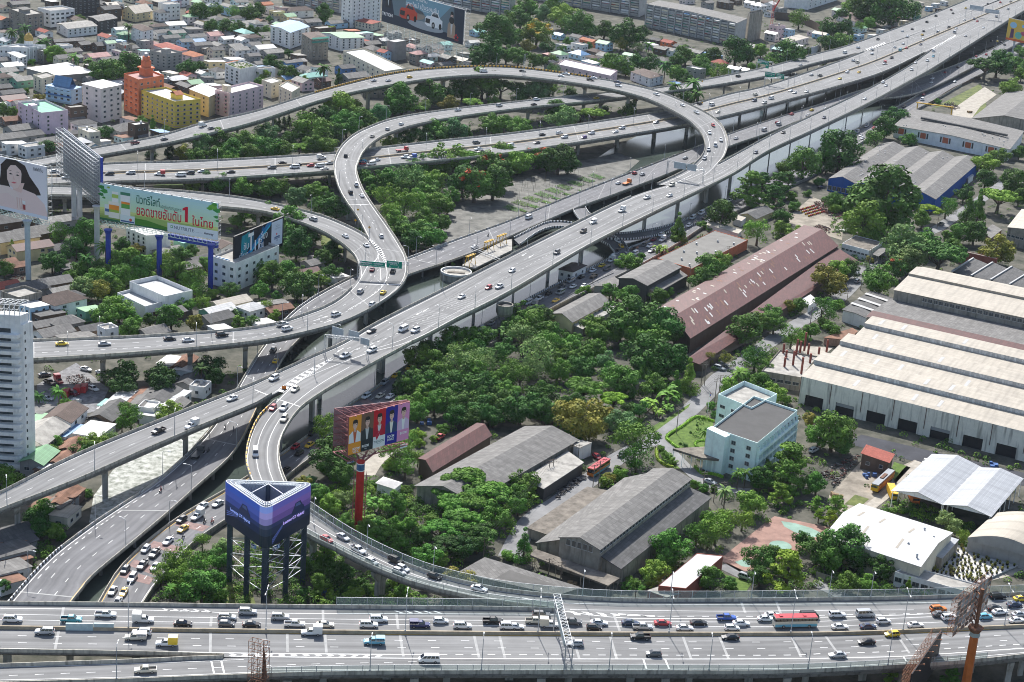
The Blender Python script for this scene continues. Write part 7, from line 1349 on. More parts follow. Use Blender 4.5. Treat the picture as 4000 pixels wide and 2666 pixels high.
 # billboards and signs
TXT={}
def text_shape(s,bold=0.):
 k=(s,bold)
 if k not in TXT:
  c=bpy.data.curves.new('t','FONT');c.body=s;c.offset=bold;c.resolution_u=3;o=bpy.data.objects.new('t',c);
  me=bpy.data.meshes.new_from_object(o);v=[x.co.copy()for x in me.vertices];f=[tuple(p.vertices)for p in me.polygons];bpy.data.objects.remove(o)
  x0,x1=min(p.x for p in v),max(p.x for p in v);y0,y1=min(p.y for p in v),max(p.y for p in v);TXT[k]=([((p.x-x0)/(x1-x0),(p.y-y0)/(y1-y0))for p in v],f)
 return TXT[k]
def vplane(px,p0,n):
 d=ray(px);o=Vec((0,0,CAMH));return o+d*((p0-o).dot(n)/d.dot(n))
def hz(base,top):
 P0=G(base);n=Vec((P0.x,P0.y,0)).normalized();return vplane(top,P0,n).z
FLAT={}
def ink(c):
 k=tuple(round(min(.88,x*1.22),3)for x in c)
 if k not in FLAT:FLAT[k]=mat('print_%d'%len(FLAT),k,.6,kind='flat',spec=.2)
 return FLAT[k]
class Board:
 """a flat poster: art is laid out in its own width/height fractions"""
 def __init__(s,BL,BR,z0,TL=None,TR=None,h=None):
  s.a,s.b=G(BL,z0),G(BR,z0);s.X=s.b-s.a;s.U=s.X.normalized();s.n=Vec((s.U.y,-s.U.x,0));s.z0=z0
  s.h=h or((vplane(TL,s.a,s.n).z if TL else vplane(TR,s.b,s.n).z)-z0);s.w=s.X.length;s.mb=MB();s.tl=[];s.mats=[]
 def p(s,u,v,d=0.):return s.a+s.X*u+Vec((0,0,s.h*v))+s.n*d
 def idx(s,lst,c):
  m=c if hasattr(c,'node_tree')else ink(c)
  if m not in lst:lst.append(m)
  return lst.index(m)
 def poly(s,pts,c,lay=1):s.mb.face([s.p(u,v,.06+.012*lay)for u,v in pts],s.idx(s.mats,c));return s
 def rect(s,u0,v0,u1,v1,c,lay=1):return s.poly([(u0,v0),(u1,v0),(u1,v1),(u0,v1)],c,lay)
 def ell(s,u,v,ru,rv,c,lay=1,a0=0,a1=2*pi,n=18):return s.poly([(u+ru*cos(a0+(a1-a0)*i/n),v+rv*sin(a0+(a1-a0)*i/n))for i in range(n)],c,lay)
 def text(s,t,u0,v0,u1,v1,c,lay=6,bold=0.,slope=0.):
  v,f=text_shape(t,bold);m=MB();m.v=[tuple(s.p(u0+(u1-u0)*x,v0+(v1-v0)*y+slope*x,.06+.012*lay))for x,y in v]
  m.f=f;m.mi=[0]*len(f);s.tl.append((m,c if hasattr(c,'node_tree')else ink(c)));return s
 def grad(s,u0,v0,u1,v1,c0,c1,n=8,lay=0):
  for i in range(n):t=i/(n-1);s.rect(u0,v0+(v1-v0)*i/n,u1,v0+(v1-v0)*(i+1)/n,tuple(x+(y-x)*t for x,y in zip(c0,c1)),lay)
  return s
 def done(s,root,name='poster',edge=.35,back=None):
  s.mb.build(name,s.mats,root)
  for t,c in s.tl:t.build('lettering',c,root)
  m=MB();q=[s.p(0,0),s.p(1,0),s.p(1,0)-s.n*edge,s.p(0,0)-s.n*edge];m.hexa(q[::-1],[x+Vec((0,0,s.h))for x in q][::-1]);m.build('backing',back or STEEL,root)
 def lattice(s,root,m,depth=2.5,nx=14,nz=6,r=.09,name='lattice',z0=0.,z1=1.,off=.35):
  t=MB();P=lambda i,k,d:s.p(i/nx,z0+(z1-z0)*k/nz,-off-d)
  for i in range(nx+1):
   for d in(0,depth):t.bar(P(i,0,d),P(i,nz,d),r)
   for k in range(nz+1):t.bar(P(i,k,0),P(i,k,depth),r*.7)
  for k in range(nz+1):
   for d in(0,depth):t.bar(P(0,k,d),P(nx,k,d),r)
  for i in range(nx):
   for k in range(nz):t.bar(P(i,k,depth),P(i+1,k+1,depth),r*.7);t.bar(P(i+1,k,0),P(i,k+1,depth),r*.6)
  t.build(name,m,root)
 def lamps(s,root,m,n=10):
  for i in range(n):
   t=MB();p=s.p((i+.5)/n,1,0);t.bar(p,p+s.n*1.3+Vec((0,0,.5)),.05);t.box(p.x+s.n.x*1.3-.2,p.x+s.n.x*1.3+.2,p.y+s.n.y*1.3-.2,p.y+s.n.y*1.3+.2,p.z+.3,p.z+.55);t.build('spotlight',m,root)
def column(root,p,z,r,m,head=True,n=12,name='column'):
 t=MB();t.cyl(p.x,p.y,-.3,z-2 if head else z,r,0,n)
 if head:t.bar((p.x,p.y,z-2),(p.x,p.y,z),r,0,n,r*1.7)
 t.build(name,m,root)
PBLUE=mat('blue_column',(.02,.05,.36),.5,.1,.5);PALEC=mat('pale_column',(.42,.5,.54),.5,.1,.5);GREYC=mat('grey_column',(.45,.46,.48),.5,.1,.5);PINKST=mat('red_lattice',(.3,.1,.1),.7,.2,1.);REDC=mat('red_column',(.5,.02,.02),.5,.15,.6);MINTST=mat('pale_green_steel',(.45,.6,.54),.6,.15,1.)
SK,HR=(.62,.42,.34),(.02,.016,.015)
def person_art(b,u,v,k,cloth,shirt,asp,lay=2,hair=HR,skin=SK):
 """bust: u,v = chin; k = head height as fraction of board height; asp = board height/width"""
 ru=k*.36*asp;b.poly([(u-ru*2.6,v-k*2.6),(u+ru*2.6,v-k*2.6),(u+ru*2.5,v-k*.75),(u+ru*1.1,v-k*.3),(u-ru*1.1,v-k*.3),(u-ru*2.5,v-k*.75)],cloth,lay);b.poly([(u-ru*.8,v-k*.3),(u+ru*.8,v-k*.3),(u+ru*.15,v-k*2.2),(u-ru*.15,v-k*2.2)],shirt,lay+1)
 b.rect(u-ru*.45,v-k*.45,u+ru*.45,v+k*.2,tuple(x*.85 for x in skin),lay+2);b.ell(u,v+k*.62,ru*1.12,k*.55,hair,lay+3);b.ell(u,v+k*.43,ru*.92,k*.48,skin,lay+4);b.ell(u,v+k*.93,ru*1.02,k*.26,hair,lay+5)
 for s_ in(-1,1):b.rect(u+s_*ru*.38-ru*.2,v+k*.5,u+s_*ru*.38+ru*.2,v+k*.56,HR,lay+5)
 b.rect(u-ru*.3,v+k*.2,u+ru*.3,v+k*.24,(.4,.12,.1),lay+5)
z0=hz((4,1462,1000),(4,1465,575));b=Board((4,920,447),(4,2000,641),z0,(4,922,115));rt=thing('billboard','long pale green billboard with green and red Thai lettering on three blue columns','billboard',dn(b.p(.5,0)))
b.grad(0,.35,1,1,(.5,.66,.42),(.42,.62,.66),8);b.grad(0,0,1,.35,(.12,.24,.04),(.55,.6,.22),6);b.poly([(.3,.16),(.3,.28),(.45,.3),(.6,.26),(.75,.3),(1,.24),(1,.16)],(.3,.42,.12),1);b.poly([(.28,0),(.28,.2),(.4,.2),(.58,.1),(.58,0)],(.06,.2,.02),2)
b.rect(0,0,.29,.06,(.02,.12,.06),2);b.rect(.29,0,.58,.035,(.02,.12,.06),3)
b.rect(.578,0,1,.245,(.62,.66,.7),3);b.text('NUTRILITE',.635,.1,.8,.19,(.05,.08,.16));b.rect(.605,.115,.624,.185,(.08,.3,.14),4);b.ell(.6145,.15,.006,.02,(.7,.75,.7),5);b.text('Amway',.885,.08,.965,.17,(.01,.02,.06),bold=.02);b.text('Exclusively from',.805,.105,.87,.13,(.3,.33,.4))
b.text('นิวทริไลท์',.315,.62,.515,.88,(.01,.12,.08),bold=.012);b.text('ผลิตภัณฑ์เสริมอาหาร',.52,.6,.695,.7,(.05,.16,.12));b.text('ยอดขายอันดับ',.315,.3,.695,.6,(.5,.01,.04),bold=.012);b.poly([(.725,.34),(.75,.34),(.75,.76),(.735,.76),(.705,.7),(.705,.64),(.725,.66)],(.55,.005,.03),6);b.text('ในไทย',.785,.29,.96,.56,(.5,.01,.04),bold=.012);b.text('*',.965,.5,.972,.54,(.5,.01,.04))
for i,(u0,v0,u1,v1,c)in enumerate([(.105,.55,.16,.83,(.72,.73,.72)),(.04,.15,.085,.45,(.6,.63,.66)),(.075,.1,.17,.55,(.7,.68,.62)),(.178,.22,.262,.84,(.74,.76,.76)),(.175,.03,.3,.24,(.62,.68,.7))]):b.rect(u0,v0,u1,v1,c,3+i%3);
b.rect(.178,.78,.262,.86,(.05,.2,.12),7);b.rect(.105,.66,.16,.76,(.35,.5,.1),7);b.rect(.08,.26,.165,.46,(.75,.25,.03),7);b.rect(.082,.26,.165,.33,(.3,.42,.06),8);b.rect(.185,.42,.258,.6,(.1,.32,.06),7);b.rect(.185,.54,.258,.6,(.7,.22,.03),8);b.rect(.045,.25,.08,.33,(.05,.12,.3),7);b.ell(.265,.13,.012,.04,(.6,.1,.05),8);b.rect(.18,.05,.295,.09,(.05,.1,.25),8)
for u,v,r_,c in[(.015,.9,.035,(.03,.2,.04)),(.04,.8,.04,(.04,.25,.05)),(.012,.7,.03,(.03,.18,.05)),(.035,.62,.02,(.05,.25,.05)),(.075,.92,.018,(.25,.4,.04)),(.99,.8,.04,(.04,.25,.06)),(.96,.88,.045,(.15,.4,.05)),(.93,.82,.03,(.1,.35,.05)),(.985,.62,.025,(.04,.24,.05)),(.97,.95,.03,(.06,.3,.05)),(.995,.52,.02,(.03,.2,.05))]:b.poly([(u-r_,v),(u,v-r_*1.6),(u+r_*.7,v-r_),(u+r_*.6,v+r_*1.2),(u-r_*.2,v+r_*1.5)],c,4)
b.done(rt);b.lattice(rt,WHITE,2.2,26,8,.07);b.lattice(rt,MINTST,2.6,26,1,.09,'catwalk',-.12,-.02,-1.2);b.lamps(rt,BLACK,12)
for x,y in((996,940),(1462,1000),(1932,1080)):p=G((4,x,y));column(rt,p,z0-1.2,1.15,PBLUE)
m=MB();q0,q1=dn(b.p(.575,0),z0-4)-b.n*.8,dn(b.p(.985,0),z0-4)-b.n*.8;m.hexa([q0,q1,q1-b.n*1.6,q0-b.n*1.6][::-1],[x+Vec((0,0,2.6))for x in(q0,q1,q1-b.n*1.6,q0-b.n*1.6)][::-1]);m.build('beam',PBLUE,rt)
z0=hz((4,262,1000),(4,262,450));b=Board((4,-330,268),(4,437,455),z0,(4,-330,-205));rt=thing('billboard','white billboard with a dark haired woman portrait on one pale blue column','billboard',dn(b.p(.5,0)))
asp=b.h/b.w;b.grad(0,0,1,1,(.7,.68,.72),(.68,.66,.7),4);H_=(.025,.016,.014);F_=(.74,.55,.5);b.poly([(.47,.6),(.46,.85),(.53,.98),(.64,1),(.75,.93),(.8,.75),(.9,.55),(.93,.44),(.84,.4),(.74,.45),(.6,.5)],H_,1);b.poly([(.47,.8),(.44,.5),(.47,.3),(.52,.16),(.62,.13),(.6,.3),(.56,.5)],H_,2);b.poly([(.3,.28),(.62,.4),(.72,.48),(.86,.44),(.97,.28),(1,.12),(1,.05),(.4,.05)],(.73,.56,.53),3);b.poly([(.6,.42),(.7,.4),(.74,.6),(.6,.55)],(.68,.48,.43),4);b.poly([(.535,.78),(.535,.6),(.57,.49),(.615,.44),(.66,.48),(.7,.6),(.71,.8),(.67,.9),(.59,.9)],F_,5);b.poly([(.49,.72),(.52,.92),(.6,.97),(.68,.95),(.74,.8),(.725,.66),(.7,.82),(.64,.9),(.575,.88),(.54,.78)],H_,6)
for u,w_ in((.58,.024),(.66,.024)):b.poly([(u-w_,.715),(u,.735),(u+w_,.715),(u,.705)],H_,6);b.poly([(u-w_,.765),(u,.785),(u+w_,.77),(u,.775)],H_,6)
b.poly([(.58,.56),(.615,.545),(.655,.57),(.615,.58)],(.55,.1,.12),6);b.poly([(.61,.7),(.6,.62),(.63,.62)],(.66,.46,.41),6);b.poly([(.2,.3),(.42,.46),(.55,.47),(.64,.4),(.7,.26),(.72,.08),(.67,.06),(.62,.26),(.54,.34),(.2,.16)],(.76,.59,.55),7)
for k in range(3):b.poly([(.64+.025*k,.3),(.655+.025*k,.3),(.66+.03*k,.09),(.648+.03*k,.09)],(.64,.45,.41),8)
b.rect(.7,.08,.745,.26,(.8,.78,.76),6);b.rect(.7,.09,.745,.19,(.3,.05,.05),7);b.rect(0,0,1,.06,(.62,.64,.74),4);b.text('กิฟฟารีน',.845,.875,.96,.95,(.05,.06,.08));b.done(rt);b.lattice(rt,WHITE,2.5,12,9,.07);b.lattice(rt,MINTST,2.2,14,1,.08,'catwalk',-.09,-.02,-1.);column(rt,G((4,262,1000)),z0-.4,1.2,PALEC)
z0=hz((4,893,820),(4,893,318));b=Board((4,575,12),(4,925,308),z0,None,(4,943,-103));rt=thing('billboard','tall grey lattice billboard seen from behind on three grey columns','billboard',dn(b.p(.5,0)))
m=MB();q=[b.p(0,0,-.4),b.p(1,0,-.4),b.p(1,0,-.8),b.p(0,0,-.8)];m.hexa(q[::-1],[x+Vec((0,0,b.h))for x in q][::-1]);m.build('backing',mat('billboard_back',(.3,.33,.37),.7,.2,.5),rt);m=MB();m.hexa([b.p(1,0,.1),b.p(1.015,0,.1),b.p(1.015,0,-1),b.p(1,0,-1)][::-1],[b.p(1,1,.1),b.p(1.015,1,.1),b.p(1.015,1,-1),b.p(1,1,-1)][::-1]);m.build('edge_panel',PBLUE,rt)
b.n=-b.n;b.lattice(rt,STEEL,2.6,18,12,.09,off=-.3+.8);b.n=-b.n
for x,y in((683,528),(735,490),(893,820)):column(rt,G((4,x,y)),z0-.3,1.2,GREYC)
b=Board((4,2150,885),(5,247,688),8.6,(4,2158,605));rt=thing('billboard','dark teal drinks poster with white Thai slogan fixed to the white office','billboard',dn(b.p(.5,0)));b.rect(0,0,1,1,(.008,.012,.02),0)
for u0,u1,c in((.12,.3,(.01,.22,.28)),(.2,.26,(.02,.4,.42)),(.33,.38,(.02,.12,.2)),(.52,.58,(.01,.1,.22))):b.poly([(u0,.25),(u0+.03,.1),(u1,.45),(u1,.96),(u0+.02,.9)],c,1)
b.poly([(.1,0),(.2,0),(.74,.9),(.74,1),(.66,1)],(.01,.16,.36),2);b.poly([(.16,.02),(.19,.02),(.72,.86),(.7,.9)],(.03,.4,.55),3);b.rect(.745,.1,.975,.95,(.56,.6,.68),3);b.text('T',.27,.32,.38,.9,(.7,.7,.7),bold=.03);b.text('U',.4,.12,.5,.6,(.7,.7,.7),bold=.03);b.text('ขับ',.18,.42,.28,.66,(.7,.72,.74));b.text('เลี่ยง',.5,.52,.66,.8,(.72,.72,.74));b.text('เลี่ยง',.09,.13,.27,.4,(.72,.72,.74));b.text('ดื่ม',.5,.25,.59,.52,(.72,.72,.74));b.rect(.81,.33,.92,.42,(.03,.07,.2),4);b.text('Heineken',.815,.345,.915,.4,(.65,.68,.74));b.text('0.0',.85,.25,.88,.31,(.06,.1,.25));b.poly([(.855+.022*(1 if k%2==0 else.4)*sin(k*pi/5),.5+.05*(1 if k%2==0 else.4)*cos(k*pi/5))for k in range(10)],(.6,.02,.03),5);b.text('Sat Zero',.83,.74,.91,.82,(.25,.28,.33));b.text('Drink Driving',.81,.64,.93,.71,(.25,.28,.33))
b.done(rt,edge=.8,back=BLACK);b.lamps(rt,BLACK,5);c2=Board((4,1955,800),(4,2105,840),11.4,h=1.1);c2.rect(0,0,1,1,(.03,.25,.55),0);c2.text('HIDAY LED>>',.05,.2,.95,.8,(.6,.7,.8));c2.done(rt,'name_board')
z0=hz((1,1900,640),(1,1900,413));b=Board((1,1152,195),(1,1898,414),z0,None,(1,1925,95));rt=thing('billboard','huge dark car poster with red and white pickups on a steel lattice','billboard',dn(b.p(.5,0)));b.rect(0,0,1,1,(.02,.03,.05),0);b.poly([(.16,.3),(.9,.2),(.88,1),(.1,1)],(.12,.17,.2),1);b.poly([(.3,.55),(.7,.5),(.85,1),(.3,1)],(.16,.3,.38),2);b.ell(.42,.5,.12,.16,(.25,.21,.17),2);b.ell(.55,.22,.22,.12,(.3,.33,.36),2)
def ute(b,u,v,k,asp,c):
 P=lambda pts:[(u+x*k*asp,v+y*k)for x,y in pts];b.poly(P([(-1,0),(-1,.42),(-.8,.62),(-.3,.66),(-.1,.98),(.55,1.),(.85,.62),(1.15,.5),(1.15,.05),(.9,-.1),(-.7,-.12)]),c,4);b.poly(P([(-.2,.68),(-.02,.92),(.48,.94),(.7,.64)]),(.03,.04,.05),5);b.poly(P([(-.95,.1),(-.92,.42),(-.35,.42),(-.4,.08)]),(.02,.02,.02),5);b.ell(u+.05*k*asp,v+.02*k,.2*k*asp,.24*k,(.01,.01,.01),6);b.ell(u+.9*k*asp,v+.05*k,.17*k*asp,.22*k,(.01,.01,.01),6);b.ell(u+.05*k*asp,v+.02*k,.1*k*asp,.12*k,(.3,.3,.3),7)
asp=b.h/b.w;ute(b,.33,.32,.42,asp,(.5,.06,.03));ute(b,.64,.3,.4,asp,(.68,.7,.72));person_art(b,.08,.88,.16,(.02,.025,.03),(.6,.6,.62),asp,3);person_art(b,.86,.62,.2,(.35,.25,.18),(.5,.5,.5),asp,3,(.02,.02,.02));b.ell(.86,.6,.03,.1,(.02,.02,.02),10)
b.text('TRITON',.005,.2,.14,.3,(.75,.76,.78),bold=.03);b.text('มิตซูบิชิ ไทรทัน',.24,.86,.56,1.06-.08,(.75,.78,.8),bold=.01);b.text('มาดใหม่ เข้มรอบคัน',.3,.68,.7,.84,(.75,.78,.8),bold=.01);b.text('ทุกอุปสรรค',.5,.62,.7,.67,(.7,.72,.74))
for dx,dy in((0,.055),(-.018,0),(.018,0)):b.poly([(.92+dx,.13+dy),(.932+dx,.165+dy),(.92+dx,.2+dy),(.908+dx,.165+dy)],(.6,.02,.03),6)
b.text('MITSUBISHI',.89,.085,.95,.11,(.6,.04,.05));b.text('MOTORS',.9,.055,.94,.08,(.6,.04,.05));b.done(rt);b.lattice(rt,STEEL,5,22,8,.1)
b.lattice(rt,mat('weathered_steel',(.36,.44,.44),.6,.2,1.),6,14,6,.1,'legs',-z0/b.h,-.01)
zc=hz((13,935,180),(9,968,1065));b=Board((9,842,1050),(9,1396,895),zc,(9,856,700));rt=thing('billboard','red framed billboard of five portraits on a bright red column','billboard',dn(b.p(.5,0)));asp=b.h/b.w
for i,(c,cl,sh)in enumerate([((.7,.28,.03),(.66,.66,.66),(.45,.1,.04)),((.05,.04,.04),(.03,.035,.04),(.5,.5,.5)),((.5,.01,.02),(.4,.01,.03),(.6,.6,.6)),((.02,.02,.25),(.02,.05,.14),(.7,.68,.6)),((.62,.25,.45),(.55,.42,.58),(.7,.68,.7))]):
 u0=i*.2;b.rect(u0,0,u0+.2,1,c,0)
 if i==1:b.rect(u0,.55,u0+.2,1,(.16,.09,.06),1)
 person_art(b,u0+.1,.66,.2,cl,sh,asp,2);b.rect(u0,0,u0+.2,.3,c if i not in(2,1)else((.66,.67,.68)if i==2 else(.02,.025,.03)),9)
b.poly([(.44,.3),(.47,.42),(.5,.46),(.48,.36),(.53,.52),(.52,.38),(.46,.2)],(.45,.02,.05),10);b.ell(.448,.35,.01,.02,(.45,.02,.05),10)
W8=(.72,.72,.72);b.text('BOOM',.07,.1,.18,.165,W8,12,.02);b.text('VIT·C',.07,.02,.17,.085,W8,12,.02);b.text('ROOM',.22,.1,.33,.17,W8,12,.02);b.text('Coffee',.26,.05,.3,.08,W8,12);b.text('THE iCON',.41,.13,.58,.19,(.02,.1,.1),12,.015);b.text('GROUP',.46,.09,.53,.115,(.1,.15,.15),12);b.text('BOOM',.64,.17,.75,.24,W8,12,.02);b.text('D·NAX',.64,.09,.75,.155,W8,12,.02);b.text('BOOM',.85,.17,.96,.24,W8,12,.02)
b.done(rt,back=PINKST);b.lamps(rt,PINKST,8);b.lattice(rt,PINKST,.9,14,8,.07)
a2=G((9,708,965),zc);b2p=[b.p(0,0,0),b.p(1,0,0)];m=MB();e0,e1=a2,b.p(1,0,-1.5);nn=Vec((-(e1-e0).y,(e1-e0).x,0)).normalized();m.hexa([e0,e1,e1+nn*.3,e0+nn*.3],[x+Vec((0,0,b.h))for x in(e0,e1,e1+nn*.3,e0+nn*.3)]);m.build('rear_panel',mat('rear_panel',(.3,.2,.2),.8,.15,.6),rt)
m=MB()
for k in range(7):
 z=Vec((0,0,b.h*k/6))
 for i in range(9):t=i/8;m.bar(e0.lerp(e1,t)+z,b.p(t,0,-.4)+z,.07);
 for i in range(8):m.bar(e0.lerp(e1,i/8)+z,b.p((i+1)/8,0,-.4)+z,.06)
for i in range(9):t=i/8;m.bar(e0.lerp(e1,t),e0.lerp(e1,t)+Vec((0,0,b.h)),.07);
for k in range(6):m.bar(e0-nn*.2+Vec((0,0,b.h*k/6)),e1-nn*.2+Vec((0,0,b.h*k/6)),.06);m.bar(e0+Vec((0,0,b.h*k/6)),b.p(0,0,-.4)+Vec((0,0,b.h*(k+1)/6)),.06)
m.build('frame',PINKST,rt);lo=Vec((0,0,-2.));m=MB();pq=G((13,935,180));[m.bar((pq.x,pq.y,zc-2.4),b.p(t,0,-1)+lo,.3)for t in(.12,.3,.5)];[m.bar((pq.x,pq.y,zc-2.4),e0.lerp(e1,t)+lo,.3)for t in(.1,.3,.5)]
for t in[i/14 for i in range(15)]:m.bar(e0.lerp(e1,t)+lo,b.p(t,0,.2)+lo,.09);m.bar(b.p(t,0,.2)+lo,b.p(t,0,.2),.07);m.bar(e0.lerp(e1,t)+lo,e0.lerp(e1,t),.07)
for p,q in((e0,e1),(b.p(0,0,.2),b.p(1,0,.2)),(e0,b.p(0,0,.2))):m.bar(p+lo,q+lo,.18)
m.build('catwalk',PINKST,rt);p=G((13,935,180));m=MB();m.cyl(p.x,p.y,-.3,zc-1.3,1.25,0,16);m.build('column',REDC,rt);m=MB();m.cyl(p.x,p.y,zc-4.2,zc-2.2,1.27,0,16);m.build('blue_band',mat('band_blue',(.04,.12,.24),.5,.1,1.),rt);
for z in(zc-4.5,zc-2.2):m=MB();m.cyl(p.x,p.y,z,z+.3,1.29,0,16);m.build('white_band',WHITE,rt)
m=MB()
for s_ in(-1,1):[m.bar((p.x+s_*1.9,p.y-.9+i*1.8,0),(p.x+s_*1.9,p.y-.9+i*1.8,zc*.8),.08)for i in(0,1)];[m.bar((p.x+s_*1.9,p.y-.9,z),(p.x+s_*1.9,p.y+.9,z+1.2),.06)for z in range(0,int(zc*.8),2)];[m.bar((p.x+s_*1.9,p.y-.9,z),(p.x+s_*1.2,p.y-.4,z),.05)for z in range(0,int(zc*.8),2)]
m.build('ladder_frame',PINKST,rt)
def plan_b(root,px0,px1,z,h=.9,c0=(.02,.03,.08)):
 s=Board(px0,px1,z,h=h);s.rect(0,0,1,1,(.6,.62,.66),0);s.rect(.03,.06,.97,.94,c0,1);s.text('Plan',.08,.2,.6,.8,(.7,.72,.75),bold=.03);s.rect(.66,.12,.95,.88,(.04,.16,.4),2);s.text('B',.73,.22,.88,.78,(.6,.75,.9),bold=.03);s.done(root,'maker_plate',.1)
plan_b(rt,(9,838,1130),(9,903,1112),zc-3.2);s=Board((9,1322,990),(9,1388,970),zc-3.4,h=1.3);s.rect(0,0,1,1,(.62,.66,.7),0);s.text('Tps',.15,.25,.5,.8,(.05,.2,.35),bold=.03);s.done(rt,'maker_plate',.1)
NV_=lambda x,y:(x/1.7,y/1.7);zb=hz((12,2255,838),NV_(960,2090));zb=19.5
Lp,Fp,Rp=G(NV_(864,2026),zb),G(NV_(1034,2150),zb),G(NV_(1226,2040),zb);nF=Vec((0,-1,0));HT=vplane(NV_(1040,1992),Fp+(Fp*0),Vec((Fp.x,Fp.y,0)).normalized()).z-zb
rt=thing('screen_tower','triangular dark blue advertising screen on a tall dark steel tower','advertising screen',dn((Lp+Fp+Rp)/3));C3=[Lp,Fp,Rp];ring=[];tags=[]
for i in range(3):
 p,a,c=C3[i],C3[i-1],C3[(i+1)%3];u,v=(a-p).normalized(),(c-p).normalized();rr=3.2
 for k in range(7):t=k/6;ring.append(p+u*rr*(1-t)**2+v*rr*t**2)
NR=len(ring)
def emitm(n,c,e):return mat('screen_'+n,c,.4,kind='flat',emit=e)
SB=MB();smats=[];bands=[(0,.28,(.003,.008,.022)),(.28,.45,(.006,.014,.045)),(.45,.55,(.014,.025,.08)),(.55,.7,(.05,.055,.2)),(.7,.85,(.075,.08,.28)),(.85,1,(.05,.085,.32))]
for k,(v0,v1,c)in enumerate(bands):smats+=[emitm('left%d'%k,tuple(x*y for x,y in zip(c,(.55,.9,1.15))),.32),emitm('right%d'%k,tuple(x*y for x,y in zip(c,(1.7 if v0>.5 else 1,.95,1.))),.32),emitm('tip%d'%k,tuple(x*(2.2 if v0>.5 else 1.3)for x in(c[0]*1.5,c[1]*1.3,c[2]*.8)),.34)]
for i in range(NR):
 p,q=ring[i],ring[(i+1)%NR];side=0 if i==6 else 1 if i==13 else 2 if 7<=i<13 else(0 if i<6 else 1)
 for k,(v0,v1,c)in enumerate(bands):SB.quad(p+Vec((0,0,HT*v0)),q+Vec((0,0,HT*v0)),q+Vec((0,0,HT*v1)),p+Vec((0,0,HT*v1)),k*3+side)
SB.build('screen',smats,rt)
for(p,q,tint,us)in((ring[6],ring[7],(.25,.35,.8),(.12,.72)),(ring[13],ring[14],(.5,.4,.9),(.3,.88))):
 s=Board.__new__(Board);s.a,s.b=p,q;s.X=q-p;s.U=s.X.normalized();s.n=Vec((s.U.y,-s.U.x,0));s.h=HT;s.w=s.X.length;s.mb=MB();s.tl=[];s.mats=[]
 LT=emitm('letter%.1f'%tint[0],tint,.9);DK=emitm('car',(.006,.012,.045),.5);GL=emitm('car_glass',(.03,.05,.13),.5)
 s.text('Levante GT Hybrid',us[0],.36,us[1],.46,LT);u=(us[0]+us[1])/2+(.12 if tint[0]<.3 else.1);s.poly([(u-.14,.49),(u-.15,.58),(u-.1,.66),(u-.06,.76),(u+.08,.77),(u+.14,.65),(u+.19,.6),(u+.19,.5)],DK,2);s.poly([(u-.06,.67),(u-.04,.74),(u+.06,.745),(u+.1,.66)],GL,3)
 for k in range(3):s.poly([(0,.3-.05*k),(0,.32-.05*k),(.35,.4-.02*k),(.35,.39-.02*k)]if tint[0]<.3 else[(0,.05+.05*k),(0,.07+.05*k),(.28,.36+.02*k),(.28,.35+.02*k)],emitm('trail',(.06,.09,.28),.6),2)
 s.mb.build('screen_picture',s.mats,rt);[t.build('lettering',q_,rt)for t,q_ in s.tl]
c=(Lp+Fp+Rp)/3;top=Vec((0,0,HT));m=MB();ins=[[x.lerp(c,t)for x in ring]for t in(.02,.12,.24,.34)]
for t,R_ in zip((0,.4,0,-.6),ins):
 for p,q in zip(R_,R_[1:]+R_[:1]):m.bar(p+top+Vec((0,0,t*.3)),q+top+Vec((0,0,t*.3)),.13)
for i in range(NR):
 for a,b_ in zip(ins,ins[1:]):m.bar(a[i]+top,b_[i]+top,.08)
for i in(6,13,20):
 j=(i+1)%NR
 for k in range(16):t0,t1=k/16,(k+1)/16;P0=[R_[i].lerp(R_[j],t0)for R_ in ins];P1=[R_[i].lerp(R_[j],t1)for R_ in ins];[m.bar(P0[x]+top,P1[x+1]+top,.07)for x in(0,1,2)];[m.bar(P0[x]+top,P0[x+1]+top,.07)for x in(0,1,2)];m.bar(P0[3]+top,P0[3]+top-Vec((0,0,2.5)),.06);m.bar(P0[3]+top-Vec((0,0,2.5)),P1[3]+top,.06)
mid=ins[3][20].lerp(ins[3][(21)%NR],.5)
for i in(6,13):m.bar(mid+top,ins[3][i].lerp(ins[3][i+1],.5)+top,.16)
m.build('rim_truss',mat('screen_steel',(.5,.54,.57),.5,.15,1.),rt)
m=MB();m.face([x+Vec((0,0,.3))for x in ins[1]]);m.build('floor',mat('screen_floor',(.2,.24,.27),.8,.2,.5),rt)
m=MB();i,j=20,0;p,q=ins[0][20],ins[0][0];m.quad(q+Vec((0,0,.4)),p+Vec((0,0,.4)),p+top,q+top);m.build('rear_wall',mat('screen_rear',(.42,.47,.5),.7,.12,.4),rt)
m=MB();m.bar(dn(mid,zb),dn(mid,zb+HT),.7,0,10);m.build('mast',mat('dark_steel',(.05,.075,.1),.5,.2,1.),rt)
DS=MATS['dark_steel'];cen=c
legs=[x.lerp(c,.2)for x in(Lp,Fp,Rp)]+[Lp.lerp(Fp,.55).lerp(c,.12),Fp.lerp(Rp,.5).lerp(c,.12),mid]
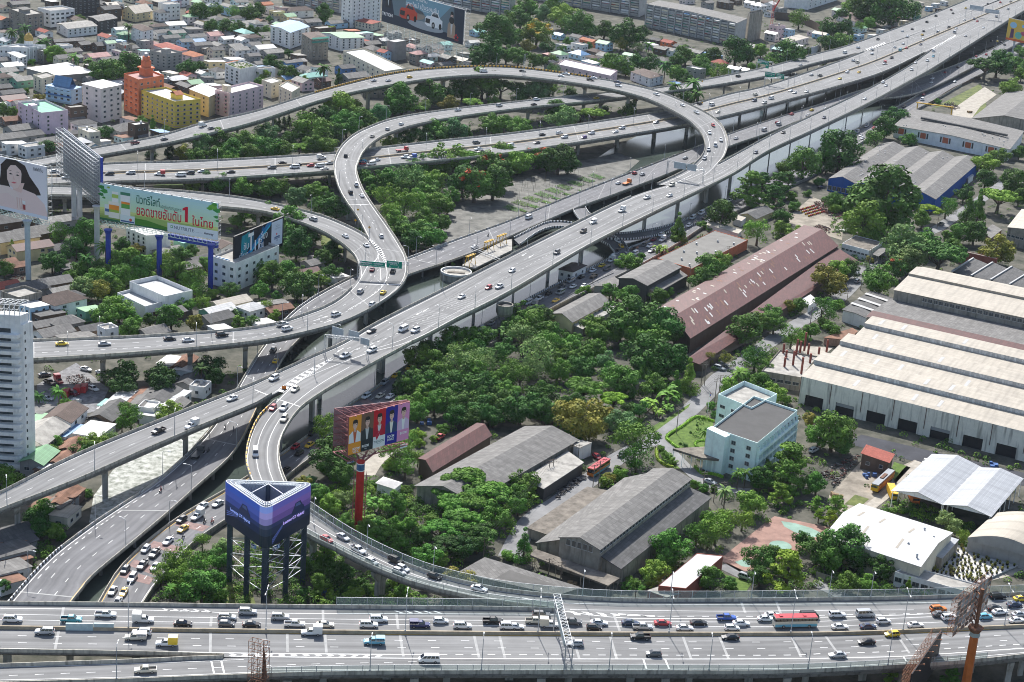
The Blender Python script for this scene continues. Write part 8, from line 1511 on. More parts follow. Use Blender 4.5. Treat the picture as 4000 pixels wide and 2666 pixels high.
for p in legs:
 m=MB()
 for dx,dy in((-.6,-.6),(.6,-.6),(.6,.6),(-.6,.6)):m.bar((p.x+dx,p.y+dy,-.2),(p.x+dx,p.y+dy,zb),.17)
 for z in range(0,int(zb),2):
  for(ax,ay),(bx,by_)in(((-.6,-.6),(.6,-.6)),((.6,-.6),(.6,.6)),((.6,.6),(-.6,.6)),((-.6,.6),(-.6,-.6))):m.bar((p.x+ax,p.y+ay,z),(p.x+bx,p.y+by_,z+2),.09);m.bar((p.x+ax,p.y+ay,z),(p.x+bx,p.y+by_,z),.07)
 m.box(p.x-.5,p.x+.5,p.y-.5,p.y+.5,0,zb);m.build('leg',DS,rt)
m=MB()
for z in(5,9,14):
 for i in range(5):p,q=legs[[0,3,1,4,2][i]],legs[[3,1,4,2,0][i]];m.bar(dn(p,z),dn(q,z),.11);m.bar(dn(p,z),dn(q,min(zb,z+4.5)),.08)
m.build('bracing',STEEL,rt);plan_b(rt,(12,2305,330),(12,2353,345),zb-1.6,1.3);plan_b(rt,(13,155,358),(13,216,330),zb-1.6,1.3)
RS=mat('rust_brown_steel',(.22,.1,.055),.85,.35,.8);OR=mat('orange_column',(.5,.13,.025),.5,.12,.6)
pt=G((15,1905,1090),29);b=Board((15,1690,1152),(15,2005,888),29.5,(15,1745,832));rt=thing('billboard','rusty bare billboard frame on an orange column at the lower right','billboard',dn(pt));m=MB();m.cyl(pt.x,pt.y,-.3,27.5,1.35,0,6,1.15);m.build('column',OR,rt);m=MB();m.cyl(pt.x,pt.y,27.5,28.6,1.5,0,6,1.3);m.build('collar',mat('grey_green',(.35,.4,.37),.7,.1,1.),rt);m=MB();m.cyl(pt.x,pt.y,28.6,30,1.3,0,6,2.2)
b.lattice(rt,RS,1.6,9,7,.05,off=0);R=random.Random(8)
for i in range(9):
 for k in range(7):
  if R.random()<.85:mb=MB();q=[b.p(i/9+.01,k/7+.01,.05),b.p((i+1)/9-.01,k/7+.01,.05),b.p((i+1)/9-.01,(k+1)/7-.01,.05),b.p(i/9+.01,(k+1)/7-.01,.05)];mb.face(q);mb.build('sheet',[RM['s'][1],RM['a'][1],RM['w'][1],WM['u'][1]][R.randrange(4)],rt)
for k in range(6):m.bar((pt.x,pt.y,29+k*2),b.p(.62,.1+.15*k,-1.4),.2)
m.bar((pt.x,pt.y,29),(pt.x,pt.y,41),.5,0,6);m.build('truss',RS,rt)
b=Board((15,1270,1830),(15,1545,1420),9,None,(15,1622,1062));rt=thing('billboard','dark rusted billboard seen edge on before the front expressway','billboard',dn(b.p(.5,0)));b.rect(0,0,1,1,BLACK,0);b.done(rt,back=mat('dark_slats',(.035,.03,.032),.8,.3,1.));b.lattice(rt,RS,2.2,8,8,.05);b.lamps(rt,RS,7);column(rt,dn(b.p(.5,0)-b.n),9.2,.9,RS,False)
b=Board((12,2270,1760),(13,80,1800),8,(12,2258,1180));rt=thing('billboard','rusty lattice billboard rising over the near slip road wall','billboard',dn(b.p(.5,0)));b.lattice(rt,RS,2.,3,9,.07,off=0);m=MB();m.face([b.p(.55,0,-2),b.p(1.1,0,-2),b.p(.62,1,-2.2)]);m.build('side_sheet',WM['u'][1],rt);column(rt,dn(b.p(.5,0)-b.n),8.2,.7,RS,False)
b=Board((3,2182,362),(3,2440,420),12,(3,2206,165));rt=thing('billboard','yellow picture billboard with scattered bright shapes at the top right edge','billboard',dn(b.p(.5,0)));b.rect(0,0,1,1,(.66,.42,.07),0);b.rect(0,0,1,.1,(.6,.12,.04),1);b.poly([(.12,.1),(.26,.14),(.24,.55),(.14,.55)],(.12,.05,.1),2)
for u,v,ru,rv,c in[(.2,.72,.12,.14,(.3,.5,.65)),(.42,.3,.12,.16,(.15,.45,.35)),(.6,.42,.12,.1,(.5,.1,.15)),(.66,.2,.08,.08,(.7,.5,.1)),(.8,.35,.12,.14,(.6,.35,.45)),(.55,.75,.06,.07,(.35,.5,.6)),(.75,.7,.06,.07,(.3,.4,.5)),(.9,.18,.08,.08,(.35,.45,.55))]:b.ell(u,v,ru,rv,c,3)
b.done(rt);b.lattice(rt,STEEL,2,8,6,.08);[column(rt,dn(b.p(t,0)-b.n),12,.8,GREYC)for t in(.3,.8)]
GRN=(.0,.2,.13)
def gantry(label,panels,z,r=None,posts=(),zb=13.,back=False,h=2.2,steel=None):
 b0=Board(panels[0][0],panels[0][1],z,h=h);rt=thing('sign_gantry',label,'road sign',dn(b0.p(.5,0)));st=steel or STEEL
 for(p0,p1,hh,lines)in panels:
  b=Board(p0,p1,z,h=hh)
  if back:
   m=MB();q=[b.p(0,0),b.p(1,0),b.p(1,0,-.15),b.p(0,0,-.15)];m.hexa(q[::-1],[x+Vec((0,0,hh))for x in q][::-1]);m.build('sign_panel',mat('sign_back',(.42,.47,.5),.5,.12,.6),rt);m=MB()
   for t in(.1,.37,.63,.9):m.bar(b.p(t,0,.06),b.p(t,1,.06),.06)
   m.build('rib',STEEL,rt)
  else:
   b.rect(0,0,1,1,GRN,0)
   for(t,u0,v0,u1,v1)in lines:b.text(t,u0,v0,u1,v1,(.7,.74,.72),bold=.01)
   b.done(rt,'sign_panel',.12)
 P0,P1=posts;a,c_=G(P0,zb),G(P1,zb);m=MB();zt=z+h*.5;U=(c_-a).normalized()
 for p in(a,c_):
  for s in(-.35,.35):m.bar(p+U*s,dn(p+U*s,zt+.6),.12)
  for k in range(5):m.bar(dn(p-U*.35,p.z+(zt-p.z)*k/5),dn(p+U*.35,p.z+(zt-p.z)*(k+1)/5),.07)
 m.build('post',st,rt);m=MB();n=12;nn=Vec((U.y,-U.x,0))
 for dz in(-.5,.5):
  for d in(-.3,-1.1):m.bar(dn(a,zt+dz)-nn*(-d),dn(c_,zt+dz)-nn*(-d),.09)
 for k in range(n):t0,t1=k/n,(k+1)/n;m.bar(dn(a.lerp(c_,t0),zt-.5)-nn*.3,dn(a.lerp(c_,t1),zt+.5)-nn*.3,.06);m.bar(dn(a.lerp(c_,t0),zt-.5)-nn*1.1,dn(a.lerp(c_,t1),zt+.5)-nn*1.1,.06);m.bar(dn(a.lerp(c_,t0),zt+.5)-nn*.3,dn(a.lerp(c_,t0),zt+.5)-nn*1.1,.06)
 m.build('truss',st,rt);return rt
gantry('green direction sign gantry over the lower bend of the winding ramp',[((5,950,872),(5,1183,893),2.3,[('ดาวคะนอง - แจ้งวัฒนะ',.14,.5,.92,.9),('Dao Khanong - Chaeng Watthana',.14,.12,.96,.36),('↖',.02,.45,.1,.9)]),((5,1199,890),(5,1339,903),3.2,[('ถ.พระราม 9',.12,.62,.78,.92),('Rama IX Rd',.25,.42,.7,.56),('↓',.16,.06,.26,.34),('↓',.72,.06,.82,.34)])],18.3,posts=((5,938,990),(5,1388,985)),h=2.6)
gantry('green direction signs over the wide far expressway',[(NV_(2988,299),NV_(3026,306),3.6,[('ดินแดง',.1,.6,.7,.9),('Din Daeng',.1,.35,.7,.5),('Exit',.75,.6,.95,.8)]),(NV_(3031,305),NV_(3062,312),3.6,[('ถ.พระราม 9',.1,.6,.9,.9),('Rama IX Rd',.2,.4,.8,.55)])],17.6,posts=(NV_(2985,345),NV_(3078,340)),zb=12,h=2.6)
gantry('smaller green sign over the ramp behind the red lorry',[(NV_(2960,247),NV_(3002,257),3.,[('ทางออก',.1,.55,.9,.9)]),(NV_(2990,266),NV_(3002,269),3.6,[('Exit',.2,.5,.8,.8)])],16.6,posts=(NV_(2955,275),NV_(3015,276)),zb=12,h=3)
gantry('backs of overhead signs above the split of the diagonal expressway',[((5,695,1500),(5,800,1532),3.2,[]),((5,848,1545),(5,945,1570),3.6,[]),((5,958,1590),(5,1035,1612),2.6,[])],20,posts=((9,630,130),(9,1025,170)),zb=14,back=True,h=3)
gantry('backs of overhead signs where the loop ramp joins',[((2,1485,1545),(2,1597,1562),3.6,[]),((2,1605,1562),(2,1690,1578),3.6,[])],20,posts=((6,1425,30),(6,1750,120)),zb=14,back=True,h=3)
gantry('backs of overhead signs across the far expressway top',[((3,1850,88),(3,1975,108),4.4,[]),((3,1992,118),(3,2120,132),3.6,[])],19,posts=((3,1810,160),(3,2115,200)),zb=13,back=True,h=4)
a,c_=G((14,410,1098),Zc),G((14,508,1462),Zc+.9);rt=thing('truss_gantry','pale steel truss gantry spanning the near carriageway of the front expressway','gantry',dn((a+c_)/2,Zc));U=(c_-a).normalized();nn=Vec((U.y,-U.x,0));zt=Zc+7.2
for p in(a,c_):
 m=MB()
 for s in(-.9,.9):[m.bar(p+nn*s+U*t,dn(p+nn*s+U*t,zt+1.4),.12)for t in(-.4,.4)];[m.bar(dn(p+nn*s-U*.4,p.z+k*1.4),dn(p+nn*s+U*.4,p.z+k*1.4+1.4),.07)for k in range(5)]
 m.build('post',STEEL,rt)
m=MB();n=16;a2=a-U*5
for s in(-.9,.9):
 for z in(zt,zt+1.4):m.bar(dn(a2,z)+nn*s,dn(c_,z)+nn*s,.08)
for k in range(n+1):p=a2.lerp(c_,k/n);q=a2.lerp(c_,min(1,(k+1)/n));[m.bar(dn(p,zt)+nn*s,dn(q,zt+1.4)+nn*s,.07)for s in(-.9,.9)];m.bar(dn(p,zt+1.4)-nn*.9,dn(p,zt+1.4)+nn*.9,.07);m.bar(dn(p,zt+1.4)-nn*.9,dn(q,zt+1.4)+nn*.9,.06)
m.build('truss',STEEL,rt);m=MB();p,q=a2.lerp(c_,.35)+nn*1.05,a2.lerp(c_,.95)+nn*1.05;m.hexa([dn(p,zt-.3),dn(q,zt-.3),dn(q,zt-.3)+nn*.12,dn(p,zt-.3)+nn*.12],[dn(p,zt+1.7),dn(q,zt+1.7),dn(q,zt+1.7)+nn*.12,dn(p,zt+1.7)+nn*.12]);m.build('sign_panel',mat('panel_edge',(.25,.3,.32),.6,.2,.6),rt)
NG=mat('noise_glass',(.38,.47,.44),.2,kind='flat',spec=.5);nt=NG.node_tree;tr=nt.nodes.new('ShaderNodeBsdfTransparent');mx=nt.nodes.new('ShaderNodeMixShader');mx.inputs[0].default_value=.34;tr.inputs[0].default_value=(.86,.93,.91,1);nt.links.new(tr.outputs[0],mx.inputs[1]);nt.links.new(nt.nodes['Principled BSDF'].outputs[0],mx.inputs[2]);nt.links.new(mx.outputs[0],nt.nodes['Material Output'].inputs[0])
def noise_wall(label,r,side,u0,u1,h=2.3,gap=4.):
 d0,d1=dist_at(r,u0),dist_at(r,u1);w=.0005 if side=='L' else.9995;p,_,_=pos(r,(d0+d1)/2,w);rt=thing('noise_wall',label,'noise wall',dn(p,p.z));g=MB();n=int((d1-d0)/gap);pr=None;rail=MB()
 for i in range(n+1):
  p,t,l=pos(r,d0+(d1-d0)*i/n,w);p=p+l*(.15 if side=='L' else-.15)+Vec((0,0,1.));m=MB();m.box(p.x-.07,p.x+.07,p.y-.07,p.y+.07,p.z,p.z+h+.1)
  if i<99:m.build('post',STEEL,rt)
  if pr:g.quad(pr,p,p+Vec((0,0,h)),pr+Vec((0,0,h)));rail.bar(pr+Vec((0,0,h)),p+Vec((0,0,h)),.06);rail.bar(pr+Vec((0,0,.1)),p+Vec((0,0,.1)),.05)
  pr=p
 g.build('glass_panel',NG,rt);rail.build('rail',STEEL,rt)
noise_wall('long curved glass noise wall on the outer side of the joining slip road',CURVE,'L',8.4,16.2);noise_wall('straight glass noise wall along the far edge of the front expressway',CURVE,'L',16.2,21.9);noise_wall('glass noise wall between the front expressway and the thicket',FRONT,'L',3.9,7);noise_wall('glass noise wall on the inner side of the curved slip road',CURVE,'R',9,15,1.5);noise_wall('glass noise wall along the near edge of the front slip road',FRAMP,'R',3.2,9.4,1.6)
# smaller things
YS=mat('yellow_steel',(.6,.36,.02),.5,.15,1.);REDS=mat('red_steel',(.45,.05,.04),.5,.15,1.)
def lattice_mast(label,px,h,w,m0,m1=None,name='lattice_mast',z0=0.):
 p=G(px,z0);rt=thing(name,label,'mast',p);n=max(4,int(h/2.2));cs=[(-1,-1),(1,-1),(1,1),(-1,1)];parts={}
 for k in range(n):
  mb=parts.setdefault(k%2 if m1 else 0,MB());f0,f1=w*(1-.6*k/n)/2,w*(1-.6*(k+1)/n)/2;za,zb_=z0+h*k/n,z0+h*(k+1)/n
  for(x,y),(x2,y2)in zip(cs,cs[1:]+cs[:1]):mb.bar((p.x+x*f0,p.y+y*f0,za),(p.x+x*f1,p.y+y*f1,zb_),.1);mb.bar((p.x+x*f0,p.y+y*f0,za),(p.x+x2*f1,p.y+y2*f1,zb_),.06);mb.bar((p.x+x*f0,p.y+y*f0,za),(p.x+x2*f0,p.y+y2*f0,za),.06)
 for k,mb in parts.items():mb.build('mast_section',m0 if k==0 else m1,rt)
 return rt,p
rt,p=lattice_mast('red and white lattice phone mast behind the orange tower',(0,1148,690),hz((0,1148,690),(0,1155,385)),2.2,REDS,WHITE)
m=MB();H_=hz((0,1148,690),(0,1155,385));[m.box(p.x+x-.15,p.x+x+.15,p.y+y-.15,p.y+y+.15,H_-3,H_-.6)for x,y in((-1,0),(1,0),(0,1),(0,-1))];m.build('antenna',WHITE,rt)
rt,p=lattice_mast('pale lattice mast rising from the loop ramp',(2,105,690),14,1.8,STEEL,z0=20)
rt,p=lattice_mast('red tower crane mast on the construction site',(3,20,330),60,2.2,REDS,name='tower_crane');m=MB();q=G((3,20,330),0);a=Vec((q.x,q.y,22));e=a+Vec((16,10,30));m.bar(a,e,.5);m.bar(a+Vec((0,0,1.5)),e,.3);m.build('jib',REDS,rt)
def portal(label,pa,pb,h,m,name='gantry_crane',cat='crane',z0=0.,t=.35):
 a,b=G(pa,z0),G(pb,z0);rt=thing(name,label,cat,(a+b)/2);U=(b-a).normalized();N_=Vec((-U.y,U.x,0));up=Vec((0,0,h))
 for p in(a,b):mb=MB();[mb.bar(p+N_*s,p+up+N_*s*.3,t)for s in(-1.5,1.5)];mb.bar(p+N_*-1.5,p+N_*1.5,t*.7);mb.build('leg',m,rt)
 mb=MB();[mb.bar(a+up+N_*s-U,b+up+N_*s+U,t*1.2)for s in(-.5,.5)];[mb.bar(a.lerp(b,k/8)+up-N_*.5,a.lerp(b,(k+1)/8)+up+N_*.5,t*.5)for k in range(8)];mb.build('beam',m,rt);return rt
portal('yellow gantry crane in the scrap yard by the right edge road',(3,1365,1020),(3,1680,1062),6,YS)
for i,(x,y)in enumerate(((1965,880),(2135,745),(2250,690))):portal(('nearest','middle','farthest')[i]+' yellow sluice gate frame on the canal lock',(5,x-28,y+8),(5,x+28,y-14),5.2,YS,'sluice_frame','sluice gate',3.2,.22)
quadroof('concrete lock platform under the yellow sluice frames',[(5,1890,880),(5,2010,905),(5,2351,740),(5,2351,640),(5,2250,655)],[3.2]*5,'s','f','lock_platform','platform',thick=.6)
m=MB();
for(x0,y0),(x1,y1)in(((1980,725),(2230,830)),((1990,710),(2240,812))):a,b=G((5,x0,y0),4.2),G((5,x1,y1),4.2);m.bar(a,b,.12);m.bar(a+Vec((0,0,1)),b+Vec((0,0,1)),.08);[m.bar(a.lerp(b,k/10),a.lerp(b,k/10)+Vec((0,0,1)),.06)for k in range(11)];[m.bar(a.lerp(b,k/10),dn(a.lerp(b,k/10),3),.1)for k in(0,5,10)]
tag(m.build('footbridge',STEEL),'grey steel footbridge crossing the canal lock','footbridge')
c=G((5,1838,930),3.4);rt=thing('circular_basin','round white walled concrete basin with bushes beside the lock','basin',dn(c));m=MB();rr=7.2;n=32;q=lambda r,z:[Vec((c.x+r*cos(2*pi*i/n),c.y+r*sin(2*pi*i/n),z))for i in range(n)]
m.hexa(q(rr,-.2),q(rr,3.));m.build('drum',CONC,rt);m=MB();A,B=q(rr,3.9),q(rr-.35,3.9);A0,B0=q(rr,3.),q(rr-.35,3.02)
for i in range(n):j=(i+1)%n;m.quad(A0[i],A0[j],A[j],A[i]);m.quad(B0[j],B0[i],B[i],B[j]);m.quad(A[i],A[j],B[j],B[i])
m.build('rim_wall',WHITE,rt);m=MB();m.box(c.x-4,c.x+4,c.y-1.2,c.y+1.2,3.01,3.3);m.build('slab',RM['k'][1],rt)
for k in range(7):a=k*.9;tree((5,1838+140*cos(a),920+62*sin(a)),4.5,'S','l' if k%2 else 'm','on the round basin')
[o.__setitem__('label','%s bush around the round concrete basin'%ordn(i))for i,(o,*_z)in enumerate(TREES[-7:])]
p=G((9,160,80),0);p=G((5,2268,1480),0);H_=11.5;rt=thing('water_tower','stained round concrete water tower rising over the canal bank','water tower',p);m=MB();n=20;qq=lambda r,z:[Vec((p.x+r*cos(2*pi*i/n),p.y+r*sin(2*pi*i/n),z))for i in range(n)]
m.hexa(qq(3.,H_-4),qq(3.6,H_-2.8));m.hexa(qq(3.6,H_-2.8),qq(3.6,H_));A,B=qq(3.6,H_+.9),qq(3.2,H_+.9);A0,B0=qq(3.6,H_),qq(3.2,H_)
for i in range(n):j=(i+1)%n;m.quad(A0[i],A0[j],A[j],A[i]);m.quad(B0[j],B0[i],B[i],B[j]);m.quad(A[i],A[j],B[j],B[i])
m.build('tank',WM['s'][1],rt);m=MB();m.face(qq(3.2,H_+.05));m.build('tank_water',BLACK,rt)
for i in range(6):a=i*pi/3;m=MB();m.bar((p.x+2.4*cos(a),p.y+2.4*sin(a),0),(p.x+2.4*cos(a),p.y+2.4*sin(a),H_-3.8),.3);m.build('leg',WM['s'][1],rt)
for z in(3,6):m=MB();[m.bar((p.x+2.4*cos(i*pi/3),p.y+2.4*sin(i*pi/3),z),(p.x+2.4*cos((i+1)*pi/3),p.y+2.4*sin((i+1)*pi/3),z),.15)for i in range(6)];m.build('tie_beam',WM['s'][1],rt)
block('dark screened pump house with a brown hipped roof under the expressway',(6,430,905),(6,560,930),(6,680,870),5,'w','n',roof='hip',rise=1.5,name='pump_house',rows=1,nl=2,nr=2)
for i,(x,y,sx)in enumerate([(778,58,1),(682,88,1),(588,120,1),(482,155,1),(390,187,1),(290,225,1),(187,263,1),(85,303,1),(5,350,1),(505,222,.5),(405,258,.5),(312,293,.55),(197,332,.6),(105,373,.4),(640,190,.4)]):
 a=G((6,x,y),.2);U=(G((6,x+60,y-22),.2)-a).normalized();V=Vec((-U.y,U.x,0));V=(G((6,x+40,y+12),.2)-a).normalized();m=MB();R=random.Random(i);w,d=3.6*sx,5.2*(sx if sx<1 else 1)
 m.hexa([a-U*w-V*d-Vec((0,0,.2)),a+U*w-V*d-Vec((0,0,.2)),a+U*w+V*d-Vec((0,0,.2)),a-U*w+V*d-Vec((0,0,.2))][::-1],[a-U*w-V*d,a+U*w-V*d,a+U*w+V*d,a-U*w+V*d][::-1],1)
 for _ in range(int(500*sx)):leaf(m,a+U*R.uniform(-w,w)+V*R.uniform(-d,d)+Vec((0,0,R.uniform(.05,.5))),Vec((0,0,1)),.3,R)
 tag(m.build('vegetable_bed',[LC['m'][1],MUD],loc=a),'%s leafy green bed from the far end on the canal mud'%ordn(i)if i<9 else '%s small green bed nearer the low road on the mud'%ordn(i-9),'vegetable bed','vegetable beds on the mud')
m=MB();R=random.Random(12)
for x,y in scatter([(6,0,380),(6,0,100),(6,700,-30),(6,860,20),(6,780,150),(6,400,300)],70,R):p=G((x,y),0);m.bar(p,p+Vec((R.uniform(-.3,.3),0,R.uniform(2.5,5))),.06)
tag(m.build('bamboo_stakes',BARK),'thin bamboo stakes standing between the canal beds','stakes',kind='stuff')
WOODP=mat('pole_grey',(.2,.17,.14),.9,.2,1.);PX=[('by the works road opposite the lawn',(10,1508,850),(10,1528,600)),('at the bend of the works road',(10,1858,580),(10,1880,340)),('at the bend, second of the pair',(10,1898,500),(10,1918,310)),('before the maroon lean-to gable',(10,1735,405),(10,1745,190)),('before the maroon lean-to, rear one',(10,1765,410),(10,1778,185)),('on the annex roof side, near transformer',(10,552,1105),(10,565,940)),('on the annex side, right of transformer',(10,603,1120),(10,615,950)),('beside the annex front',(10,335,1265),(10,350,1090)),('beside the annex front, inner one',(10,370,1250),(10,385,1080)),('in front of the orange bus',(10,740,1365),(10,757,1140)),('beside the orange bus tail',(10,792,1340),(10,808,1100)),('before the brown canopy slab',(14,333,600),(14,352,425)),('right of the transformer bank',(14,445,632),(14,470,455)),('above the corrugated curving roof',(13,2088,425),(13,2107,240)),('beside the two parked cars',(7,850,1095),(7,868,930)),('by the grey carport',(7,1072,872),(7,1082,745)),('before the canteen front',(7,928,890),(7,935,710)),('on the far works road',(7,1550,540),(7,1568,430)),('left of the dark sawtooth roofs',(7,1780,735),(7,1800,590)),('above the right works road',(7,388,1410),(7,408,1255)),('by the striped low shed',(7,722,1215),(7,735,1110)),('beside the ash grey hall end',(6,1970,920),(6,1978,690)),('left of the round tree by the hall',(6,1618,1100),(6,1635,880)),('beside the wooden shed front',(6,1262,1280),(6,1280,1090)),('near the ochre shed lean-to',(6,740,1060),(6,745,940)),('before the palm by the side aisle',(10,1850,1480),(10,1870,1310)),('beside the palm, right one',(10,1925,1500),(10,1945,1290)),('between the green sculptured palms',(10,1755,1345),(10,1763,1245))]
tops=[]
for w_,a,b_ in PX:
 p=G(a);h=max(6,min(13,hz(a,b_)));rt=thing('utility_pole','wooden grey utility pole '+w_,'utility pole',p,'utility poles in the works');m=MB();m.cyl(p.x,p.y,-.2,h,.17,0,7,.12);m.build('pole',WOODP,rt)
 for z in(h-.4,h-1.3):m=MB();m.bar((p.x-1.1,p.y-.5,z),(p.x+1.1,p.y+.5,z),.08);[m.cyl(p.x+x,p.y+x*.45,z,z+.3,.06,0,5)for x in(-1,0,1)];m.build('crossarm',WOODP,rt)
 tops.append(Vec((p.x,p.y,h-.2)))
WIRE=mat('wire',(.03,.03,.035),.7,kind='flat')
for i,(a,b_)in enumerate(((0,1),(1,3),(0,9),(9,7),(9,10),(14,16),(15,17),(19,3),(20,19),(11,12),(25,26),(21,22),(13,7))):
 m=MB()
 for s in(-1,0,1):
  A,B=tops[a]+Vec((s,s*.45,0)),tops[b_]+Vec((s,s*.45,0));pr=A
  for k in range(1,9):t=k/8;q=A.lerp(B,t)-Vec((0,0,4*.8*t*(1-t)));m.bar(pr,q,.035,0,3);pr=q
 tag(m.build('power_line',WIRE,loc=(tops[a]+tops[b_])/2),'%s span of slack black wires between works poles, counting from the bus road'%ordn(i),'power line')
def parked(px,ang_px,code,label,near=True):
 p=G(px,.8);q=G(ang_px,.8);o=put_car(dn(p,.12),(q-p).normalized(),code,'yard',near);o['label']=label;o['group']='parked vehicles';return o
parked((10,795,1185),(10,705,1245),'BOL','orange topped blue painted bus parked by the works road')
for px,an,cd,lb in[((7,820,945),(7,850,925),'sS','silver parked car farther up the works road'),((7,822,1015),(7,850,995),'uS','silver parked car beside the works road tree'),((10,1905,248),(10,1955,262),'uS','silver car parked under the transformer poles'),((10,1930,215),(10,1980,225),'pG','grey pickup parked behind the silver car'),((0,235,900),(0,265,905),'pW','white pickup parked in the old quarter yard'),((8,410,305),(8,450,300),'sG','dark car parked at the back of the gravel yard'),((8,455,380),(8,500,400),'pK','black pickup beside the tall red box truck'),((8,850,435),(8,890,450),'pW','white pickup at the end of the red boxes'),((8,430,525),(8,470,530),'sS','grey car near the palm by the tower'),((8,540,365),(8,575,395),'bRR','tall red box truck in the gravel yard'),((8,655,480),(8,690,490),'vM','covered dark van between the red boxes'),((3,410,240),(3,430,245),'sY','yellow taxi beside the construction fence'),((8,790,255),(8,830,265),'sW','white car parked under the ramp edge'),((8,925,290),(8,950,300),'sW','second white car parked under the ramp edge')]:parked(px,an,cd,lb)
for i,(x,y)in enumerate(((605,480),(715,450),(768,438))):
 p=G((8,x,y),1.2);m=MB();m.box(p.x-1.2,p.x+1.2,p.y-2,p.y+2,.2,2.7);m.box(p.x-1.25,p.x+1.25,p.y-2.05,p.y-1.98,.3,2.5);o=m.build('cargo_container',mat('container_red',(.4,.03,.035),.5,.15,.8),loc=dn(p));tag(o,('left','middle','right')[i]+'most red cargo box standing in the gravel yard' if i!=1 else 'middle red cargo box standing in the gravel yard','container','red cargo boxes')
a,b_=G((11,990,1365),1),G((11,1115,1250),1);U=(b_-a).normalized();V=Vec((-U.y,U.x,0));L_=(b_-a).length*1.15;mid=(a+b_)/2;rt=thing('locomotive','orange and yellow diesel locomotive with a grey roof in the yard','locomotive',dn(mid))
def lb(x0,x1,y0,y1,z0,z1,n,m):mb=MB();q=[dn(mid,z0)+U*x+V*y for x,y in((x0,y0),(x1,y0),(x1,y1),(x0,y1))];mb.hexa(q,[x+Vec((0,0,z1-z0))for x in q]);mb.build(n,m,rt)
h=L_/2;lb(-h,h,-1.35,1.35,1.1,3.3,'body',mat('loco_orange',(.5,.14,.03),.6,.15,.5));lb(-h-.9,-h,-1.3,1.3,1.1,3.2,'cab',mat('loco_yellow',(.65,.38,.02),.6,.12,.5));lb(-h-.7,h,-1.25,1.25,3.31,3.7,'roof',RM['s'][1]);lb(-h-.95,-h-.9,-1.1,1.1,2.4,3.1,'windscreen',PANE);lb(-h-.6,h,-1.37,-1.36,2.3,2.6,'side_stripe',mat('loco_yellow',(0,0,0)));lb(-h*.3,h*.3,-.6,.6,3.7,4.,'roof_grille',RM['u'][1])
for x in(-h*.7,h*.7):lb(x-1.6,x+1.6,-1.1,1.1,.15,1.1,'bogie',BLACK)
for i,(x,y)in enumerate(((1165,1440),(1360,1480))):
 p=G((11,x,y),1.6);mb=MB();mb.box(p.x-1.3,p.x+1.3,p.y,p.y+9,.8,3.2);mb.box(p.x-1.1,p.x+1.1,p.y+.1,p.y+8.8,.2,.8,1);rt=mb.build('locomotive',[MATS['loco_orange']if i else MATS['loco_yellow'],BLACK],loc=dn(p));tag(rt,('yellow','orange')[i]+' old locomotive nose showing under the open grey shed','locomotive');mb=MB();mb.box(p.x-1.1,p.x+1.1,p.y-.03,p.y,2.1,2.9);mb.build('windscreen',PANE,rt)
SCR=[mat('scrap_rust',(.12,.05,.04),.9,.4,1.),mat('scrap_dark',(.04,.035,.035),.9,.3,1.),mat('scrap_grey',(.2,.19,.18),.9,.3,1.)]
def heap(name,label,P,n,s,mi,seed):
 R=random.Random(seed);m=MB()
 for x,y in scatter(P,n,R):
  z=R.uniform(.1,1.1)*s;p=G((x,y),z);a=R.uniform(0,3.1);d=Vec((cos(a),sin(a),R.uniform(-.3,.3)))*s*R.uniform(.5,1.2);m.bar(p-d,p+d,R.uniform(.12,.32)*s,R.choice(mi),R.choice((4,6)))
 tag(m.build(name,SCR),label,'scrap',kind='stuff')
heap('scrap_heap','rusty wheel sets heaped in the old rail yard',[(7,425,280),(7,520,260),(7,690,370),(7,690,430),(7,560,420),(7,440,330)],260,1.,[0,0,1],1);heap('scrap_heap','rows of rusty springs laid out in the rail yard',[(7,395,530),(7,470,490),(7,580,530),(7,560,575),(7,430,560)],150,.7,[0,1],2);heap('scrap_heap','scrap iron piled beside the yellow gantry crane',[(3,1590,970),(3,1690,930),(3,1770,990),(3,1700,1010)],90,1.,[0,1,2],3)
heap('scrap_heap','market clutter and boxes heaped beside the red trucks',[(8,600,330),(8,760,300),(8,850,380),(8,720,400),(8,620,380)],130,.5,[0,1,2],4);heap('scrap_heap','broken concrete and bins along the bus road',[(10,410,1400),(10,640,1230),(10,690,1240),(10,480,1400),(10,420,1440)],130,.8,[1,2,2],5);heap('scrap_heap','scrap and parts beside the locomotive yard fence',[(11,460,1210),(11,820,1030),(11,850,1060),(11,620,1330),(11,560,1320)],150,.8,[0,1,2],6);heap('scrap_heap','waste piled below the tin roofs by the tall column',[(4,30,920),(4,220,950),(4,230,1000),(4,100,990)],110,.6,[0,1,2],7)
R=random.Random(31)
for rr_,y0 in enumerate((345,362,380,398)):
 for k in range(9):
  p=G((7,285+k*17+rr_*30,y0+k*-5+18),.5);m=MB();m.box(p.x-.45,p.x+.45,p.y-.7,p.y+.7,0,.9);m.box(p.x-.47,p.x+.47,p.y-.72,p.y-.3,.3,1.1,1);o=m.build('machine_part',[SCR[1],REDS if k%3 else YS],loc=dn(p));tag(o,'dark and red machine part, %s along row %s of the rail yard'%(ordn(k),ordn(rr_)),'machine part','machine parts in rows')
def lwall(name,label,cat,pts,h,t,m,part='wall'):W=wpoly(pts,0,6);rt=thing(name,label,cat,W[len(W)//2]);mb=MB();wall(mb,W,h,t);mb.build(part,m,rt);return rt
